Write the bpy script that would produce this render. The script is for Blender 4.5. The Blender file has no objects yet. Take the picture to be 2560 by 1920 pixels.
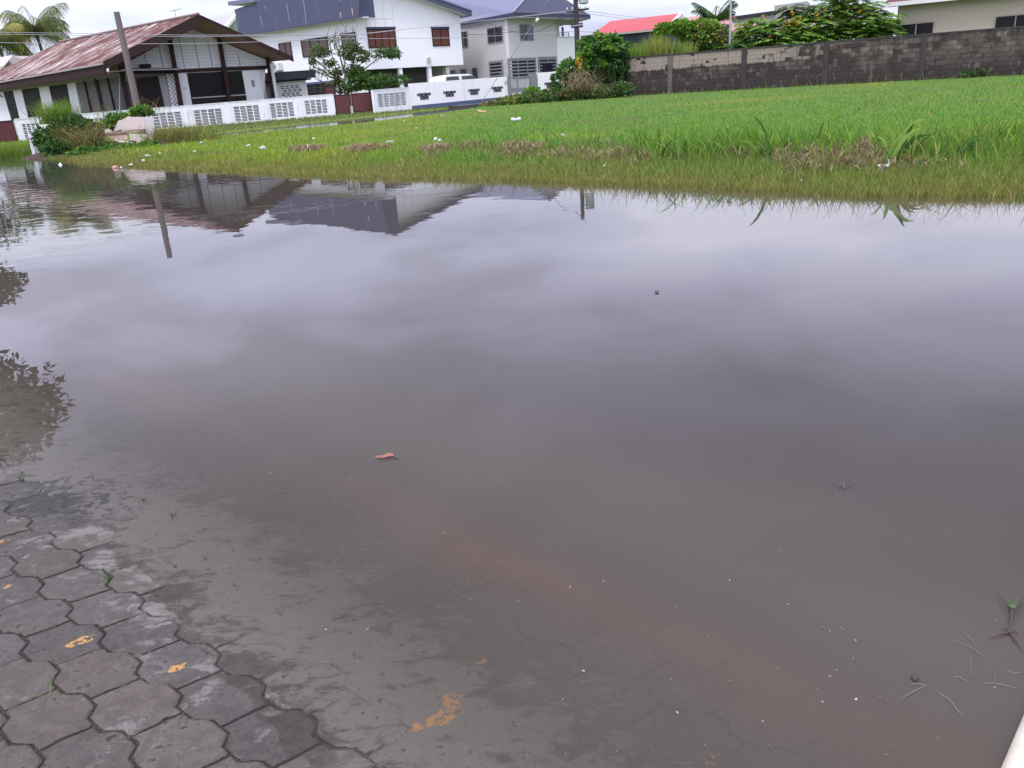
import bpy, bmesh, math, random
import numpy as np
from mathutils import Vector, Matrix
random.seed(7); rng = np.random.default_rng(11)
R = math.radians
SC = bpy.context.scene
COL = SC.collection

# ------------------------------------------------------------------ camera
FPX, ROLL, CH = 2000.0, R(4.0), 1.35
PITCH = math.atan(750.0 / FPX)
_f = Vector((0, math.cos(PITCH), -math.sin(PITCH)))
_u0 = Vector((1, 0, 0)).cross(_f)
_u = _u0 * math.cos(ROLL) + Vector((1, 0, 0)) * math.sin(ROLL)
_r = _f.cross(_u)
CAMP = Vector((0, 0, CH))
cam_d = bpy.data.cameras.new('camera')
cam = bpy.data.objects.new('camera', cam_d); COL.objects.link(cam)
cam_d.sensor_fit = 'HORIZONTAL'; cam_d.sensor_width = 36.0
cam_d.lens = 36.0 * FPX / 2560.0
cam_d.clip_start = 0.05; cam_d.clip_end = 4000
m3 = Matrix((_r, _u, -_f)).transposed()
cam.matrix_world = Matrix.Translation(CAMP) @ m3.to_4x4()
SC.camera = cam

# ------------------------------------------------------------------ sky, sun, exposure
SUN_EL, SUN_AZ = R(58), R(200)      # azimuth clockwise from +Y
SC.view_settings.view_transform = 'Standard'; SC.view_settings.look = 'None'
SC.view_settings.exposure = 0.28; SC.view_settings.gamma = 1.0
w = bpy.data.worlds.new("World"); SC.world = w; w.use_nodes = True
nt = w.node_tree; N = nt.nodes; L = nt.links; N.clear()
out = N.new('ShaderNodeOutputWorld'); bg = N.new('ShaderNodeBackground'); bg.inputs[1].default_value = 0.1
L.new(bg.outputs[0], out.inputs[0])
sky = N.new('ShaderNodeTexSky'); sky.sky_type = 'NISHITA'; sky.sun_disc = False
sky.sun_elevation = SUN_EL; sky.sun_rotation = SUN_AZ; sky.dust_density = 2.0
tc = N.new('ShaderNodeTexCoord')
sep = N.new('ShaderNodeSeparateXYZ'); L.new(tc.outputs['Generated'], sep.inputs[0])
def wm(op, a, b=None, c=None, clamp=False):
    n = N.new('ShaderNodeMath'); n.operation = op; n.use_clamp = clamp
    for i, v in enumerate((a, b, c)):
        if v is None: continue
        if isinstance(v, (int, float)): n.inputs[i].default_value = v
        else: L.new(v, n.inputs[i])
    return n.outputs[0]
den = wm('ADD', wm('MAXIMUM', sep.outputs[2], 0.0), 0.16)
cu = wm('MULTIPLY', wm('DIVIDE', sep.outputs[0], den), -1.0); cv = wm('DIVIDE', sep.outputs[1], den)
comb = N.new('ShaderNodeCombineXYZ'); L.new(cu, comb.inputs[0]); L.new(cv, comb.inputs[1]); comb.inputs[2].default_value = 12.6
def wnoise(vec, scale, detail, rough, dist=0.0):
    n = N.new('ShaderNodeTexNoise'); n.inputs['Scale'].default_value = scale; n.inputs['Detail'].default_value = detail
    n.inputs['Roughness'].default_value = rough; n.inputs['Distortion'].default_value = dist
    L.new(vec, n.inputs['Vector']); return n.outputs['Fac']
def wramp(fac, stops):
    n = N.new('ShaderNodeValToRGB'); n.color_ramp.interpolation = 'EASE'
    els = n.color_ramp.elements
    while len(els) < len(stops): els.new(0.5)
    for e, (p, c) in zip(els, stops): e.position = p; e.color = (*c, 1)
    L.new(fac, n.inputs[0]); return n.outputs[0]
n1 = wnoise(comb.outputs[0], 0.85, 7, 0.52, 0.25)
n2 = wnoise(comb.outputs[0], 0.33, 3, 0.5, 0.2)
cl = wm('ADD', wm('MULTIPLY', n1, 0.7), wm('MULTIPLY', n2, 0.3))
zf = wramp(wm('MULTIPLY', sep.outputs[2], 1.0, None, True), [(0.0, (0.66, 0.68, 0.69)), (0.09, (0.69, 0.71, 0.73)), (0.15, (0.98, 0.98, 1.03)), (0.21, (1.22, 1.22, 1.31)), (0.29, (1.08, 1.08, 1.17)), (0.37, (0.76, 0.76, 0.85)), (0.5, (0.52, 0.52, 0.57)), (0.75, (0.80,) * 3), (1.0, (1.2,) * 3)])
tint = wramp(cl, [(0.40, (0.70, 0.72, 0.87)), (0.465, (0.92, 0.94, 1.18)), (0.525, (1.06, 1.08, 1.28)), (0.60, (1.24, 1.26, 1.40))])
mxh = N.new('ShaderNodeMix'); mxh.data_type = 'RGBA'; mxh.blend_type = 'MULTIPLY'; mxh.inputs[0].default_value = 1.0
L.new(zf, mxh.inputs[6]); L.new(tint, mxh.inputs[7])
# the bright part of the overcast, where the sun stands behind it
sd = Vector((math.sin(SUN_AZ) * math.cos(SUN_EL), math.cos(SUN_AZ) * math.cos(SUN_EL), math.sin(SUN_EL)))
dp = N.new('ShaderNodeVectorMath'); dp.operation = 'DOT_PRODUCT'; L.new(tc.outputs['Generated'], dp.inputs[0]); dp.inputs[1].default_value = sd
gl = N.new('ShaderNodeMapRange'); gl.inputs[1].default_value = 0.1; gl.inputs[2].default_value = 1.0
gl.inputs[3].default_value = 1.0; gl.inputs[4].default_value = 2.3; gl.interpolation_type = 'SMOOTHSTEP'; L.new(dp.outputs['Value'], gl.inputs[0])
vs = N.new('ShaderNodeVectorMath'); vs.operation = 'SCALE'; L.new(mxh.outputs[2], vs.inputs[0])
L.new(wm('MULTIPLY', gl.outputs[0], 10.0), vs.inputs['Scale'])
mx = N.new('ShaderNodeMix'); mx.data_type = 'RGBA'; mx.inputs[0].default_value = 0.93
L.new(sky.outputs[0], mx.inputs[6]); L.new(vs.outputs[0], mx.inputs[7]); L.new(mx.outputs[2], bg.inputs[0])
sl = bpy.data.lights.new('sun', 'SUN'); sl.energy = 1.5; sl.angle = R(14); sl.color = (1.0, 0.95, 0.88)
so = bpy.data.objects.new('sun', sl); COL.objects.link(so)
so.rotation_euler = sd.to_track_quat('Z', 'Y').to_euler()

# ------------------------------------------------------------------ pixel helpers (photo pixels, 2560 x 1920)
def ray(px, py): return _r * ((px - 1280) / FPX) + _u * ((960 - py) / FPX) + _f
def P(px, py, Y):
    d = ray(px, py); return CAMP + d * (Y / d.y)
def G(px, py, z=0.0):
    d = ray(px, py); return CAMP + d * ((z - CH) / d.z)
def mpp(px, py, Y): return (P(px + 1, py, Y) - P(px, py, Y)).length
class Plane:
    """vertical plane through two plan points; s runs to the right, off towards the viewer"""
    def __init__(self, ax, ay, aY, bx, by, bY):
        A, B = P(ax, ay, aY), P(bx, by, bY)
        self.o = Vector((A.x, A.y)); t = Vector((B.x - A.x, B.y - A.y)); self.len = t.length
        self.t = t.normalized(); self.n = Vector((self.t.y, -self.t.x))
        self.ang = math.atan2(self.t.y, self.t.x)
    def sz(self, px, py, off=0.0):
        d = ray(px, py); o = self.o + self.n * off
        k = ((o.x - CAMP.x) * self.n.x + (o.y - CAMP.y) * self.n.y) / (d.x * self.n.x + d.y * self.n.y)
        q = CAMP + d * k
        return (q.x - o.x) * self.t.x + (q.y - o.y) * self.t.y, q.z
    def w(self, s, z, off=0.0):
        return Vector((self.o.x + self.t.x * s + self.n.x * off, self.o.y + self.t.y * s + self.n.y * off, z))
    def rect(self, pts, off=0.0):
        """pts: four corners tl, tr, br, bl in pixels -> s0, s1, z0, z1"""
        q = [self.sz(x, y, off) for x, y in pts]
        return (q[0][0] + q[3][0]) / 2, (q[1][0] + q[2][0]) / 2, (q[2][1] + q[3][1]) / 2, (q[0][1] + q[1][1]) / 2

# ------------------------------------------------------------------ objects
ROOTM = {}
def tag(o, label=None, cat=None, group=None, kind=None):
    if label: o['label'] = label
    if cat: o['category'] = cat
    if group: o['group'] = group
    if kind: o['kind'] = kind
    return o
def thing(name, label, cat, loc, rotz=0.0, group=None):
    o = bpy.data.objects.new(name, None); COL.objects.link(o); o.empty_display_size = 0.2
    o.location = Vector(loc); o.rotation_euler = (0, 0, rotz)
    tag(o, label, cat, group)
    ROOTM[o.name] = (Matrix.Translation(Vector(loc)) @ Matrix.Rotation(rotz, 4, 'Z')).inverted()
    return o
def link_mesh(me, name, mat, parent, label=None):
    o = bpy.data.objects.new(name, me); COL.objects.link(o)
    if mat: me.materials.append(mat)
    if parent: o.parent = parent; ROOTM[o.name] = ROOTM[parent.name]
    if label: o['label'] = label
    return o
class MB:
    """collects polygons in world coordinates, then links them as one mesh object"""
    def __init__(s): s.v = []; s.f = []; s.sm = False
    def add(s, V, F):
        b = len(s.v); s.v += [Vector(p) for p in V]; s.f += [[b + i for i in f] for f in F]; return s
    def prism(s, A, B):
        n = len(A); s.add(list(A) + list(B), [list(range(n)), list(range(2 * n - 1, n - 1, -1))] + [[(i + 1) % n, i, n + i, n + (i + 1) % n] for i in range(n)]); return s
    def pbox(s, pl, s0, s1, z0, z1, o0, o1):
        A = [pl.w(*q, o1) for q in ((s0, z0), (s1, z0), (s1, z1), (s0, z1))]
        B = [pl.w(*q, o0) for q in ((s0, z0), (s1, z0), (s1, z1), (s0, z1))]
        return s.prism(A, B)
    def ppoly(s, pl, pts, o0, o1):
        return s.prism([pl.w(a, b, o1) for a, b in pts], [pl.w(a, b, o0) for a, b in pts])
    def px(s, pl, pts, o0, o1):
        return s.ppoly(pl, [pl.sz(x, y, o1) for x, y in pts], o0, o1)
    def box(s, c, d, rz=0.0):
        c = Vector(c); M_ = Matrix.Rotation(rz, 3, 'Z'); h = Vector(d) / 2
        q = [(-1, -1), (1, -1), (1, 1), (-1, 1)]
        return s.prism([c + M_ @ Vector((a * h.x, b * h.y, h.z)) for a, b in q], [c + M_ @ Vector((a * h.x, b * h.y, -h.z)) for a, b in q])
    def bar(s, a, b, w_, d_=None):
        a, b = Vector(a), Vector(b); d_ = d_ or w_; ax = (b - a).normalized()
        u = ax.cross(Vector((0, 0, 1)));
        if u.length < 1e-3: u = Vector((1, 0, 0))
        u.normalize(); v = ax.cross(u)
        q = [(-1, -1), (1, -1), (1, 1), (-1, 1)]
        return s.prism([a + u * i * w_ / 2 + v * j * d_ / 2 for i, j in q], [b + u * i * w_ / 2 + v * j * d_ / 2 for i, j in q])
    def tube(s, pts, rad, n=6):
        pts = [Vector(p) for p in pts]; k = len(pts); rad = rad if isinstance(rad, (list, tuple)) else [rad] * k
        V = []; F = []
        for i, p in enumerate(pts):
            ax = (pts[min(i + 1, k - 1)] - pts[max(i - 1, 0)]).normalized()
            u = ax.cross(Vector((0.13, 0.31, 0.94)));
            if u.length < 1e-3: u = ax.cross(Vector((1, 0, 0)))
            u.normalize(); v = ax.cross(u)
            V += [p + (u * math.cos(2 * math.pi * j / n) + v * math.sin(2 * math.pi * j / n)) * rad[i] for j in range(n)]
        for i in range(k - 1):
            F += [[i * n + j, i * n + (j + 1) % n, (i + 1) * n + (j + 1) % n, (i + 1) * n + j] for j in range(n)]
        F += [list(range(n))[::-1], [(k - 1) * n + j for j in range(n)]]
        s.sm = True
        return s.add(V, F)
    def lathe(s, c, prof, n=14, ax=Vector((0, 0, 1))):
        c = Vector(c); ax = Vector(ax).normalized(); u = ax.orthogonal().normalized(); v = ax.cross(u); V = []; F = []
        for r_, h in prof: V += [c + ax * h + (u * math.cos(2 * math.pi * j / n) + v * math.sin(2 * math.pi * j / n)) * r_ for j in range(n)]
        for i in range(len(prof) - 1):
            F += [[i * n + j, i * n + (j + 1) % n, (i + 1) * n + (j + 1) % n, (i + 1) * n + j] for j in range(n)]
        F += [list(range(n))[::-1], [(len(prof) - 1) * n + j for j in range(n)]]
        s.sm = True
        return s.add(V, F)
    def build(s, name, mat, parent=None, label=None):
        me = bpy.data.meshes.new(name)
        if parent is not None:
            iM = ROOTM[parent.name]; V = [iM @ p for p in s.v]; o0 = None
        else:
            xs = [p.x for p in s.v]; ys = [p.y for p in s.v]; zs = [p.z for p in s.v]
            o0 = Vector(((min(xs) + max(xs)) / 2, (min(ys) + max(ys)) / 2, min(zs))); V = [p - o0 for p in s.v]
        me.from_pydata([tuple(p) for p in V], [], s.f); me.update()
        bm = bmesh.new(); bm.from_mesh(me); bmesh.ops.recalc_face_normals(bm, faces=bm.faces); bm.to_mesh(me); bm.free()
        if s.sm: me.shade_smooth(); me.set_sharp_from_angle(angle=R(45))
        o = link_mesh(me, name, mat, parent, label)
        if o0: o.location = o0; ROOTM[o.name] = Matrix.Translation(o0).inverted()
        return o
def npmesh(name, V, F, mat, parent=None, col=None, fl=None, smooth=False, origin=None):
    """fast mesh: V (n,3) world, F (m,k) ints; col (n,3) colour attribute; fl {name: (n,)}"""
    V = np.asarray(V, np.float32).copy(); F = np.asarray(F, np.int32)
    if parent is not None:
        iM = np.array(ROOTM[parent.name]); V = V @ iM[:3, :3].T.astype(np.float32) + iM[:3, 3].astype(np.float32)
    elif origin is not None: V = V - np.asarray(origin, np.float32)
    me = bpy.data.meshes.new(name); n, k = F.shape
    me.vertices.add(len(V)); me.vertices.foreach_set('co', V.ravel())
    me.loops.add(n * k); me.loops.foreach_set('vertex_index', F.ravel())
    me.polygons.add(n); me.polygons.foreach_set('loop_start', np.arange(0, n * k, k, dtype=np.int32))
    if smooth: me.polygons.foreach_set('use_smooth', np.ones(n, bool))
    me.update(calc_edges=True)
    if col is not None:
        a = me.attributes.new('Col', 'FLOAT_COLOR', 'POINT'); a.data.foreach_set('color', np.concatenate([col, np.ones((len(col), 1))], 1).astype(np.float32).ravel())
    for kx, val in (fl or {}).items():
        a = me.attributes.new(kx, 'FLOAT', 'POINT'); a.data.foreach_set('value', np.asarray(val, np.float32))
    o = link_mesh(me, name, mat, parent)
    if parent is None and origin is not None: o.location = Vector(origin)
    return o

# ------------------------------------------------------------------ materials
class NT:
    def __init__(s, name):
        s.m = bpy.data.materials.new(name); s.m.use_nodes = True; s.t = s.m.node_tree; s.t.nodes.clear()
        s.out = s.n('ShaderNodeOutputMaterial'); s.obj = None
    def n(s, typ, **kw):
        x = s.t.nodes.new(typ)
        for k, v in kw.items(): setattr(x, k, v)
        return x
    def l(s, a, b): s.t.links.new(a, b)
    def put(s, sock, v):
        if isinstance(v, (int, float)): sock.default_value = v
        elif isinstance(v, tuple): sock.default_value = (*v, 1) if len(v) == 3 and sock.type == 'RGBA' else v
        else: s.l(v, sock)
    def math(s, op, a, b=None, c=None, clamp=False):
        x = s.n('ShaderNodeMath', operation=op, use_clamp=clamp)
        for i, v in enumerate((a, b, c)):
            if v is not None: s.put(x.inputs[i], v)
        return x.outputs[0]
    def mix(s, f, a, b, blend='MIX'):
        x = s.n('ShaderNodeMix', data_type='RGBA', blend_type=blend); s.put(x.inputs[0], f); s.put(x.inputs[6], a); s.put(x.inputs[7], b); return x.outputs[2]
    def coord(s, scale=(1, 1, 1), kind='Object', rot=(0, 0, 0)):
        t_ = s.n('ShaderNodeTexCoord'); mp = s.n('ShaderNodeMapping'); s.l(t_.outputs[kind], mp.inputs[0]); mp.inputs['Scale'].default_value = scale; mp.inputs['Rotation'].default_value = rot; return mp.outputs[0]
    def noise(s, vec, scale, detail=4, rough=0.55, dist=0.0):
        x = s.n('ShaderNodeTexNoise'); s.l(vec, x.inputs['Vector']); x.inputs['Scale'].default_value = scale; x.inputs['Detail'].default_value = detail; x.inputs['Roughness'].default_value = rough; x.inputs['Distortion'].default_value = dist; return x.outputs['Fac']
    def ramp(s, f, a, b):
        x = s.n('ShaderNodeMapRange', interpolation_type='SMOOTHSTEP'); s.put(x.inputs[0], f); x.inputs[1].default_value = a; x.inputs[2].default_value = b; return x.outputs[0]
    def attr(s, name, out='Fac'):
        x = s.n('ShaderNodeAttribute', attribute_name=name); return x.outputs[out]
    def sepz(s, vec):
        x = s.n('ShaderNodeSeparateXYZ'); s.l(vec, x.inputs[0]); return x.outputs
    def bump(s, h, dist=0.02, strength=1.0):
        b = s.n('ShaderNodeBump'); s.put(b.inputs['Height'], h); b.inputs['Distance'].default_value = dist; b.inputs['Strength'].default_value = strength; return b.outputs[0]
    def bsdf(s, color, rough=0.8, spec=0.3, normal=None, metallic=0.0, coat=0.0):
        b = s.n('ShaderNodeBsdfPrincipled'); s.put(b.inputs['Base Color'], color); s.put(b.inputs['Roughness'], rough); b.inputs['Specular IOR Level'].default_value = spec
        b.inputs['Metallic'].default_value = metallic; b.inputs['Coat Weight'].default_value = coat
        if normal is not None: s.l(normal, b.inputs['Normal'])
        s.l(b.outputs[0], s.out.inputs[0]); return b
def c3(c, k): return tuple(max(0.0, x * k) for x in c)
MC = {}
def paint(name, c, rough=0.7, var=0.12, scale=3.0, stain=None, stain_amt=0.5, spec=0.3, bump=0.0, stretch=(1, 1, 1), metallic=0.0):
    """plain surface with small uneven tone and, if asked, weather stains with a shape of their own"""
    if name in MC: return MC[name]
    t = NT(name); v = t.coord(stretch)
    n1 = t.noise(v, scale, 6, 0.6); col = t.mix(n1, c3(c, 1 - var), c3(c, 1 + var))
    if stain:
        n2 = t.noise(t.coord((stretch[0] * 2.5, stretch[1] * 2.5, 0.5 * stretch[2])), scale * 0.8, 8, 0.65, 0.4)
        col = t.mix(t.math('MULTIPLY', t.ramp(n2, 0.52, 0.72), stain_amt), col, stain)
    nb = None
    if bump: nb = t.bump(t.noise(v, scale * 8, 4, 0.6), bump)
    t.bsdf(col, rough, spec, nb, metallic); MC[name] = t.m; return t.m
def foliage_mat(name, trans=0.35, rough=0.55):
    if name in MC: return MC[name]
    t = NT(name); c = t.attr('Col', 'Color')
    b = t.n('ShaderNodeBsdfPrincipled'); t.l(c, b.inputs['Base Color']); b.inputs['Roughness'].default_value = rough; b.inputs['Specular IOR Level'].default_value = 0.25
    tr = t.n('ShaderNodeBsdfTranslucent'); t.l(t.mix(0.5, c, (0.35, 0.5, 0.05), 'MULTIPLY') if False else c, tr.inputs[0])
    mx_ = t.n('ShaderNodeMixShader'); mx_.inputs[0].default_value = trans; t.l(b.outputs[0], mx_.inputs[1]); t.l(tr.outputs[0], mx_.inputs[2]); t.l(mx_.outputs[0], t.out.inputs[0])
    MC[name] = t.m; return t.m

WHITE = paint('white_paint', (0.82, 0.82, 0.84), 0.6, 0.02, 0.7, (0.62, 0.62, 0.62), 0.16)
WHITEF = paint('weathered_white_paint', (0.74, 0.75, 0.79), 0.75, 0.05, 1.6, (0.30, 0.31, 0.31), 0.6, bump=0.004)
BEIGE = paint('beige_render', (0.50, 0.475, 0.475), 0.75, 0.04, 0.8, (0.48, 0.46, 0.46), 0.3)
CREAM = paint('cream_render', (0.50, 0.44, 0.35), 0.8, 0.05, 0.9)
SIDING = paint('white_plank_siding', (0.62, 0.62, 0.64), 0.7, 0.06, 2.0, (0.40, 0.40, 0.42), 0.3, stretch=(0.4, 0.4, 6))
DBROWN = paint('dark_brown_wood', (0.032, 0.016, 0.016), 0.7, 0.25, 4.0, (0.075, 0.042, 0.038), 0.4, spec=0.15)
DARKW = paint('dark_louvre_glass', (0.012, 0.010, 0.012), 0.5, 0.3, 2.0, spec=0.2)
BLUEG = paint('blue_grey_paint', (0.078, 0.086, 0.138), 0.6, 0.06, 1.0, (0.16, 0.17, 0.23), 0.25, spec=0.2)
BLUED = paint('dark_slate_blue_paint', (0.045, 0.048, 0.085), 0.5, 0.08, 1.0)
BLUER = paint('blue_metal_roof', (0.13, 0.14, 0.22), 0.35, 0.05, 0.6, spec=0.6)
BLUEB = paint('blue_painted_plinth', (0.085, 0.105, 0.20), 0.6, 0.12, 2.0, (0.04, 0.05, 0.08), 0.4)
BLACKB = paint('charcoal_fascia', (0.020, 0.021, 0.027), 0.5, 0.15, 2.0)
MAROON = paint('maroon_metal', (0.095, 0.030, 0.034), 0.5, 0.2, 3.0, (0.14, 0.06, 0.05), 0.5)
CURTAIN = paint('rust_curtain_behind_glass', (0.105, 0.026, 0.014), 0.35, 0.55, 6.0, stretch=(3, 3, 0.15), spec=0.5)
BROWNP = paint('brown_tinted_glass', (0.085, 0.052, 0.048), 0.2, 0.25, 2.0, stretch=(2, 2, 0.2), spec=0.6)
GREYP = paint('grey_paint', (0.20, 0.20, 0.22), 0.55, 0.08, 2.0)
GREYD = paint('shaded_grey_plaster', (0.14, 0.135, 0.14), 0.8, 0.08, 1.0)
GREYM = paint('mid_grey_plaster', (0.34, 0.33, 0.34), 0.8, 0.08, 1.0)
METAL = paint('galvanised_metal', (0.36, 0.37, 0.39), 0.4, 0.1, 3.0, metallic=0.4)
WOODG = paint('weathered_pole_timber', (0.17, 0.145, 0.135), 0.9, 0.35, 6.0, (0.07, 0.06, 0.06), 0.6, stretch=(3, 3, 0.3), bump=0.01)
POLEB = paint('creosoted_pole_timber', (0.055, 0.042, 0.042), 0.85, 0.35, 5.0, (0.25, 0.22, 0.20), 0.5, stretch=(3, 3, 0.4))
CABLE = paint('weathered_cable', (0.30, 0.30, 0.32), 0.6, 0.1, 1.0)
CABLED = paint('dark_cable', (0.05, 0.05, 0.06), 0.6, 0.1, 1.0)
PLASTIC = paint('white_litter_plastic', (0.66, 0.66, 0.67), 0.4, 0.06, 8.0, (0.55, 0.52, 0.48), 0.4)
BARK = paint('grey_bark', (0.13, 0.11, 0.09), 0.9, 0.3, 8.0)
GLASSD = paint('dark_window_glass', (0.014, 0.015, 0.022), 0.08, 0.2, 1.0, spec=0.6)
CARP = paint('white_car_paint', (0.80, 0.80, 0.81), 0.2, 0.02, 1.0, spec=0.6)
RUBBER = paint('black_rubber', (0.02, 0.02, 0.02), 0.8, 0.1, 3.0)
LEAF = foliage_mat('leaf_foliage'); GRASSM = foliage_mat('grass_blades', 0.4, 0.6); STRAW = foliage_mat('dry_straw', 0.15, 0.8)

# ------------------------------------------------------------------ terrain: one ground sheet, one water sheet
def fbm2(x, y, seed, octs=4, f0=1.0):
    r_ = np.random.default_rng(seed); tot = 0; amp = 1.0; s_ = 0
    for o in range(octs):
        for k in range(3):
            a = r_.uniform(0, 2 * np.pi); p = r_.uniform(0, 6.28); fr = f0 * 2 ** o * r_.uniform(0.75, 1.3)
            tot = tot + amp * np.sin((x * np.cos(a) + y * np.sin(a)) * fr + p + 1.3 * np.sin((x * np.sin(a) - y * np.cos(a)) * fr * 0.7 + p * 2)) / 3
        s_ += amp; amp *= 0.55
    return tot / s_
BX = np.array([-60, -30, -20.5, -15.3, -12.0, -9.9, -8.1, -6.05, -3.86, -2.2, 0.19, 2.55, 3.75, 4.9, 9, 20, 60.])
BY = np.array([70, 46, 35.5, 28.4, 24.2, 21.9, 19.9, 17.8, 15.6, 14.0, 12.1, 9.7, 8.35, 7.7, 6.4, 5.2, 4.3])
FX = np.array([-60, -30, -16, -13.8, -11.6, -9.1, -5.6, -3.2, -0.7, 0.5, 2.0, 60.])   # far edge of the lawn: the flooded street
FYe = np.array([33, 33, 33, 33.2, 33.3, 36.0, 38.6, 44, 51.5, 58, 90, 90.])
VX = np.array([-60, -30, -13.5, -11.0, -7.1, -2.9, -0.5, 60.])
VY = np.array([39.2, 39.6, 41.2, 46.6, 52.3, 60.5, 66., 66.])
SLOPE = 0.088
def pave_d(x, y): return (x + y) * 0.7071 - 0.63 + 0.07 * fbm2(x, y, 5, 4, 2.2)
def sm(t): t = np.clip(t, 0, 1); return t * t * (3 - 2 * t)
def ground_z(x, y):
    x = np.asarray(x, float); y = np.asarray(y, float)
    db = (y - np.interp(x, BX, BY) + 0.18 * fbm2(x, y, 3, 4, 1.1)) * 0.72       # >0 on the lawn side
    lawn = -0.30 + 0.30 * sm((db + 1.6) / 1.6) + 0.15 * sm(db / 2.2) + 0.09 * sm((y - 30) / 14) * sm((x + 2) / 6)
    ridge = 0.07 * np.exp(-((db - 2.6) / 0.6) ** 2) * (0.6 + 0.6 * fbm2(x, y, 8, 3, 1.5)) * (db > 0)
    lawn = lawn + ridge * sm((x + 6) / 4) + 0.02 * fbm2(x, y, 9, 4, 2.0) * sm(db / 1.0)
    fe = np.interp(x, FX, FYe) + 0.5 * fbm2(x, y, 21, 3, 0.9); ve = np.interp(x, VX, VY) + 0.5 * fbm2(x, y, 22, 3, 0.9)
    pud = sm((y - fe + 1.2) / 1.6) * (1 - sm((y - ve + 0.6) / 1.4))
    lawn = lawn * (1 - pud) + pud * (-0.10)
    verge = sm((y - ve + 0.6) / 1.4) * (y > 36)
    lawn = lawn * (1 - verge) + verge * (0.05 + 0.09 * sm((y - ve) / 5))
    d = pave_d(x, y)
    pave = np.where(d < 0.25, -0.050 * d, -0.0125 - 0.095 * (d - 0.25)); pave = np.maximum(pave, -0.068 - 0.20 * sm((d - 0.85) / 1.2))
    pave = np.minimum(pave, 0.016 + 0.004 * np.sin(3 * x))
    k = sm((d - 0.9) / 2.5)
    chan = -0.28
    base = pave * (1 - k) + chan * k
    return np.where(db > -1.6, np.maximum(lawn, base - 0.5 * (base > -0.2)), np.where(d < 3.5, base, chan))
def grid(xs, ys):
    X, Y = np.meshgrid(xs, ys); n, m = X.shape
    i = np.arange(n * m).reshape(n, m)
    F = np.stack([i[:-1, :-1], i[:-1, 1:], i[1:, 1:], i[1:, :-1]], -1).reshape(-1, 4)
    return X.ravel(), Y.ravel(), F
def lawn_colour(x, y):
    """true soil and turf colour by place: yellower at the left, dead straw along the ridge, wet brown at the water"""
    db = (y - np.interp(x, BX, BY)) * 0.72
    n1 = fbm2(x, y, 31, 5, 0.5); n2 = fbm2(x, y, 32, 5, 1.6)
    g = np.stack([0.100 + 0 * x, 0.245 + 0 * x, 0.022 + 0 * x], -1)
    yel = np.array([0.225, 0.290, 0.028]); dk = np.array([0.070, 0.195, 0.040]); br = np.array([0.200, 0.145, 0.075]); wet = np.array([0.170, 0.170, 0.045])
    def mixc(c, k): 
        nonlocal g; k = np.clip(k, 0, 1)[:, None]; g = g * (1 - k) + np.asarray(c) * k
    mixc(yel, 0.9 * sm((0.5 - x) / 5) * (0.7 + 0.6 * n1)); mixc(dk, 0.6 * sm(n2 * 1.3)); mixc(yel, 0.6 * sm(n1 * 1.8 - 0.1)); mixc(np.array([0.17, 0.16, 0.06]), 0.5 * sm(fbm2(x, y, 39, 5, 1.1) * 2.2 - 0.7))
    mixc(br, 0.75 * sm(fbm2(x, y, 37, 4, 0.8) * 2.6 - 0.9) * sm((x + 1) / 4))
    rid = np.exp(-((db - 2.7 - 0.5 * n1) / (0.35 + 0.18 * np.clip(x + 1, 0, 4))) ** 2) * sm((x + 7) / 5)
    mixc(br, rid * (0.75 + 0.8 * n2)); mixc(wet, (1 - sm(db / 1.9)) * 0.9); mixc(np.array([0.21, 0.20, 0.065]), 0.55 * sm(n2 * 1.5 + 0.3) * (1 - sm((db - 1.5) / 1.5)))
    return g
# ground sheet
xs = np.unique(np.concatenate([np.linspace(-600, -80, 14), np.arange(-80, -32, 3.0), np.arange(-32, 34, 0.22), np.arange(34, 80, 3.0), np.linspace(80, 600, 14)]))
ys = np.unique(np.concatenate([np.linspace(-60, -4, 8), np.arange(-4, 5, 0.3), np.arange(5, 30, 0.2), np.arange(30, 72, 0.3), np.arange(72, 120, 4.0), np.linspace(120, 1500, 24)]))
gx, gy, gF = grid(xs, ys); gz = ground_z(gx, gy)
near = (gx > -4.7) & (gx < 1.8) & (gy > 0.6) & (gy < 6.5)
gz = np.where(near, gz - 0.09, gz)                     # the paving lies on it there
gz = np.where(gy > 75, 0.15, gz)
t = NT('soil'); cc = t.attr('Col', 'Color'); nn = t.noise(t.coord((1, 1, 1)), 9, 6, 0.65)
t.bsdf(t.mix(0.45, t.mix(nn, (0.045, 0.036, 0.024), (0.13, 0.105, 0.07)), cc), 0.95, 0.1, t.bump(nn, 0.04))
tag(npmesh('ground', np.stack([gx, gy, gz], 1), gF, t.m, col=lawn_colour(gx, gy), smooth=True), 'flat muddy ground under the lawn and the flooded yard', 'ground', kind='structure')

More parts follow.
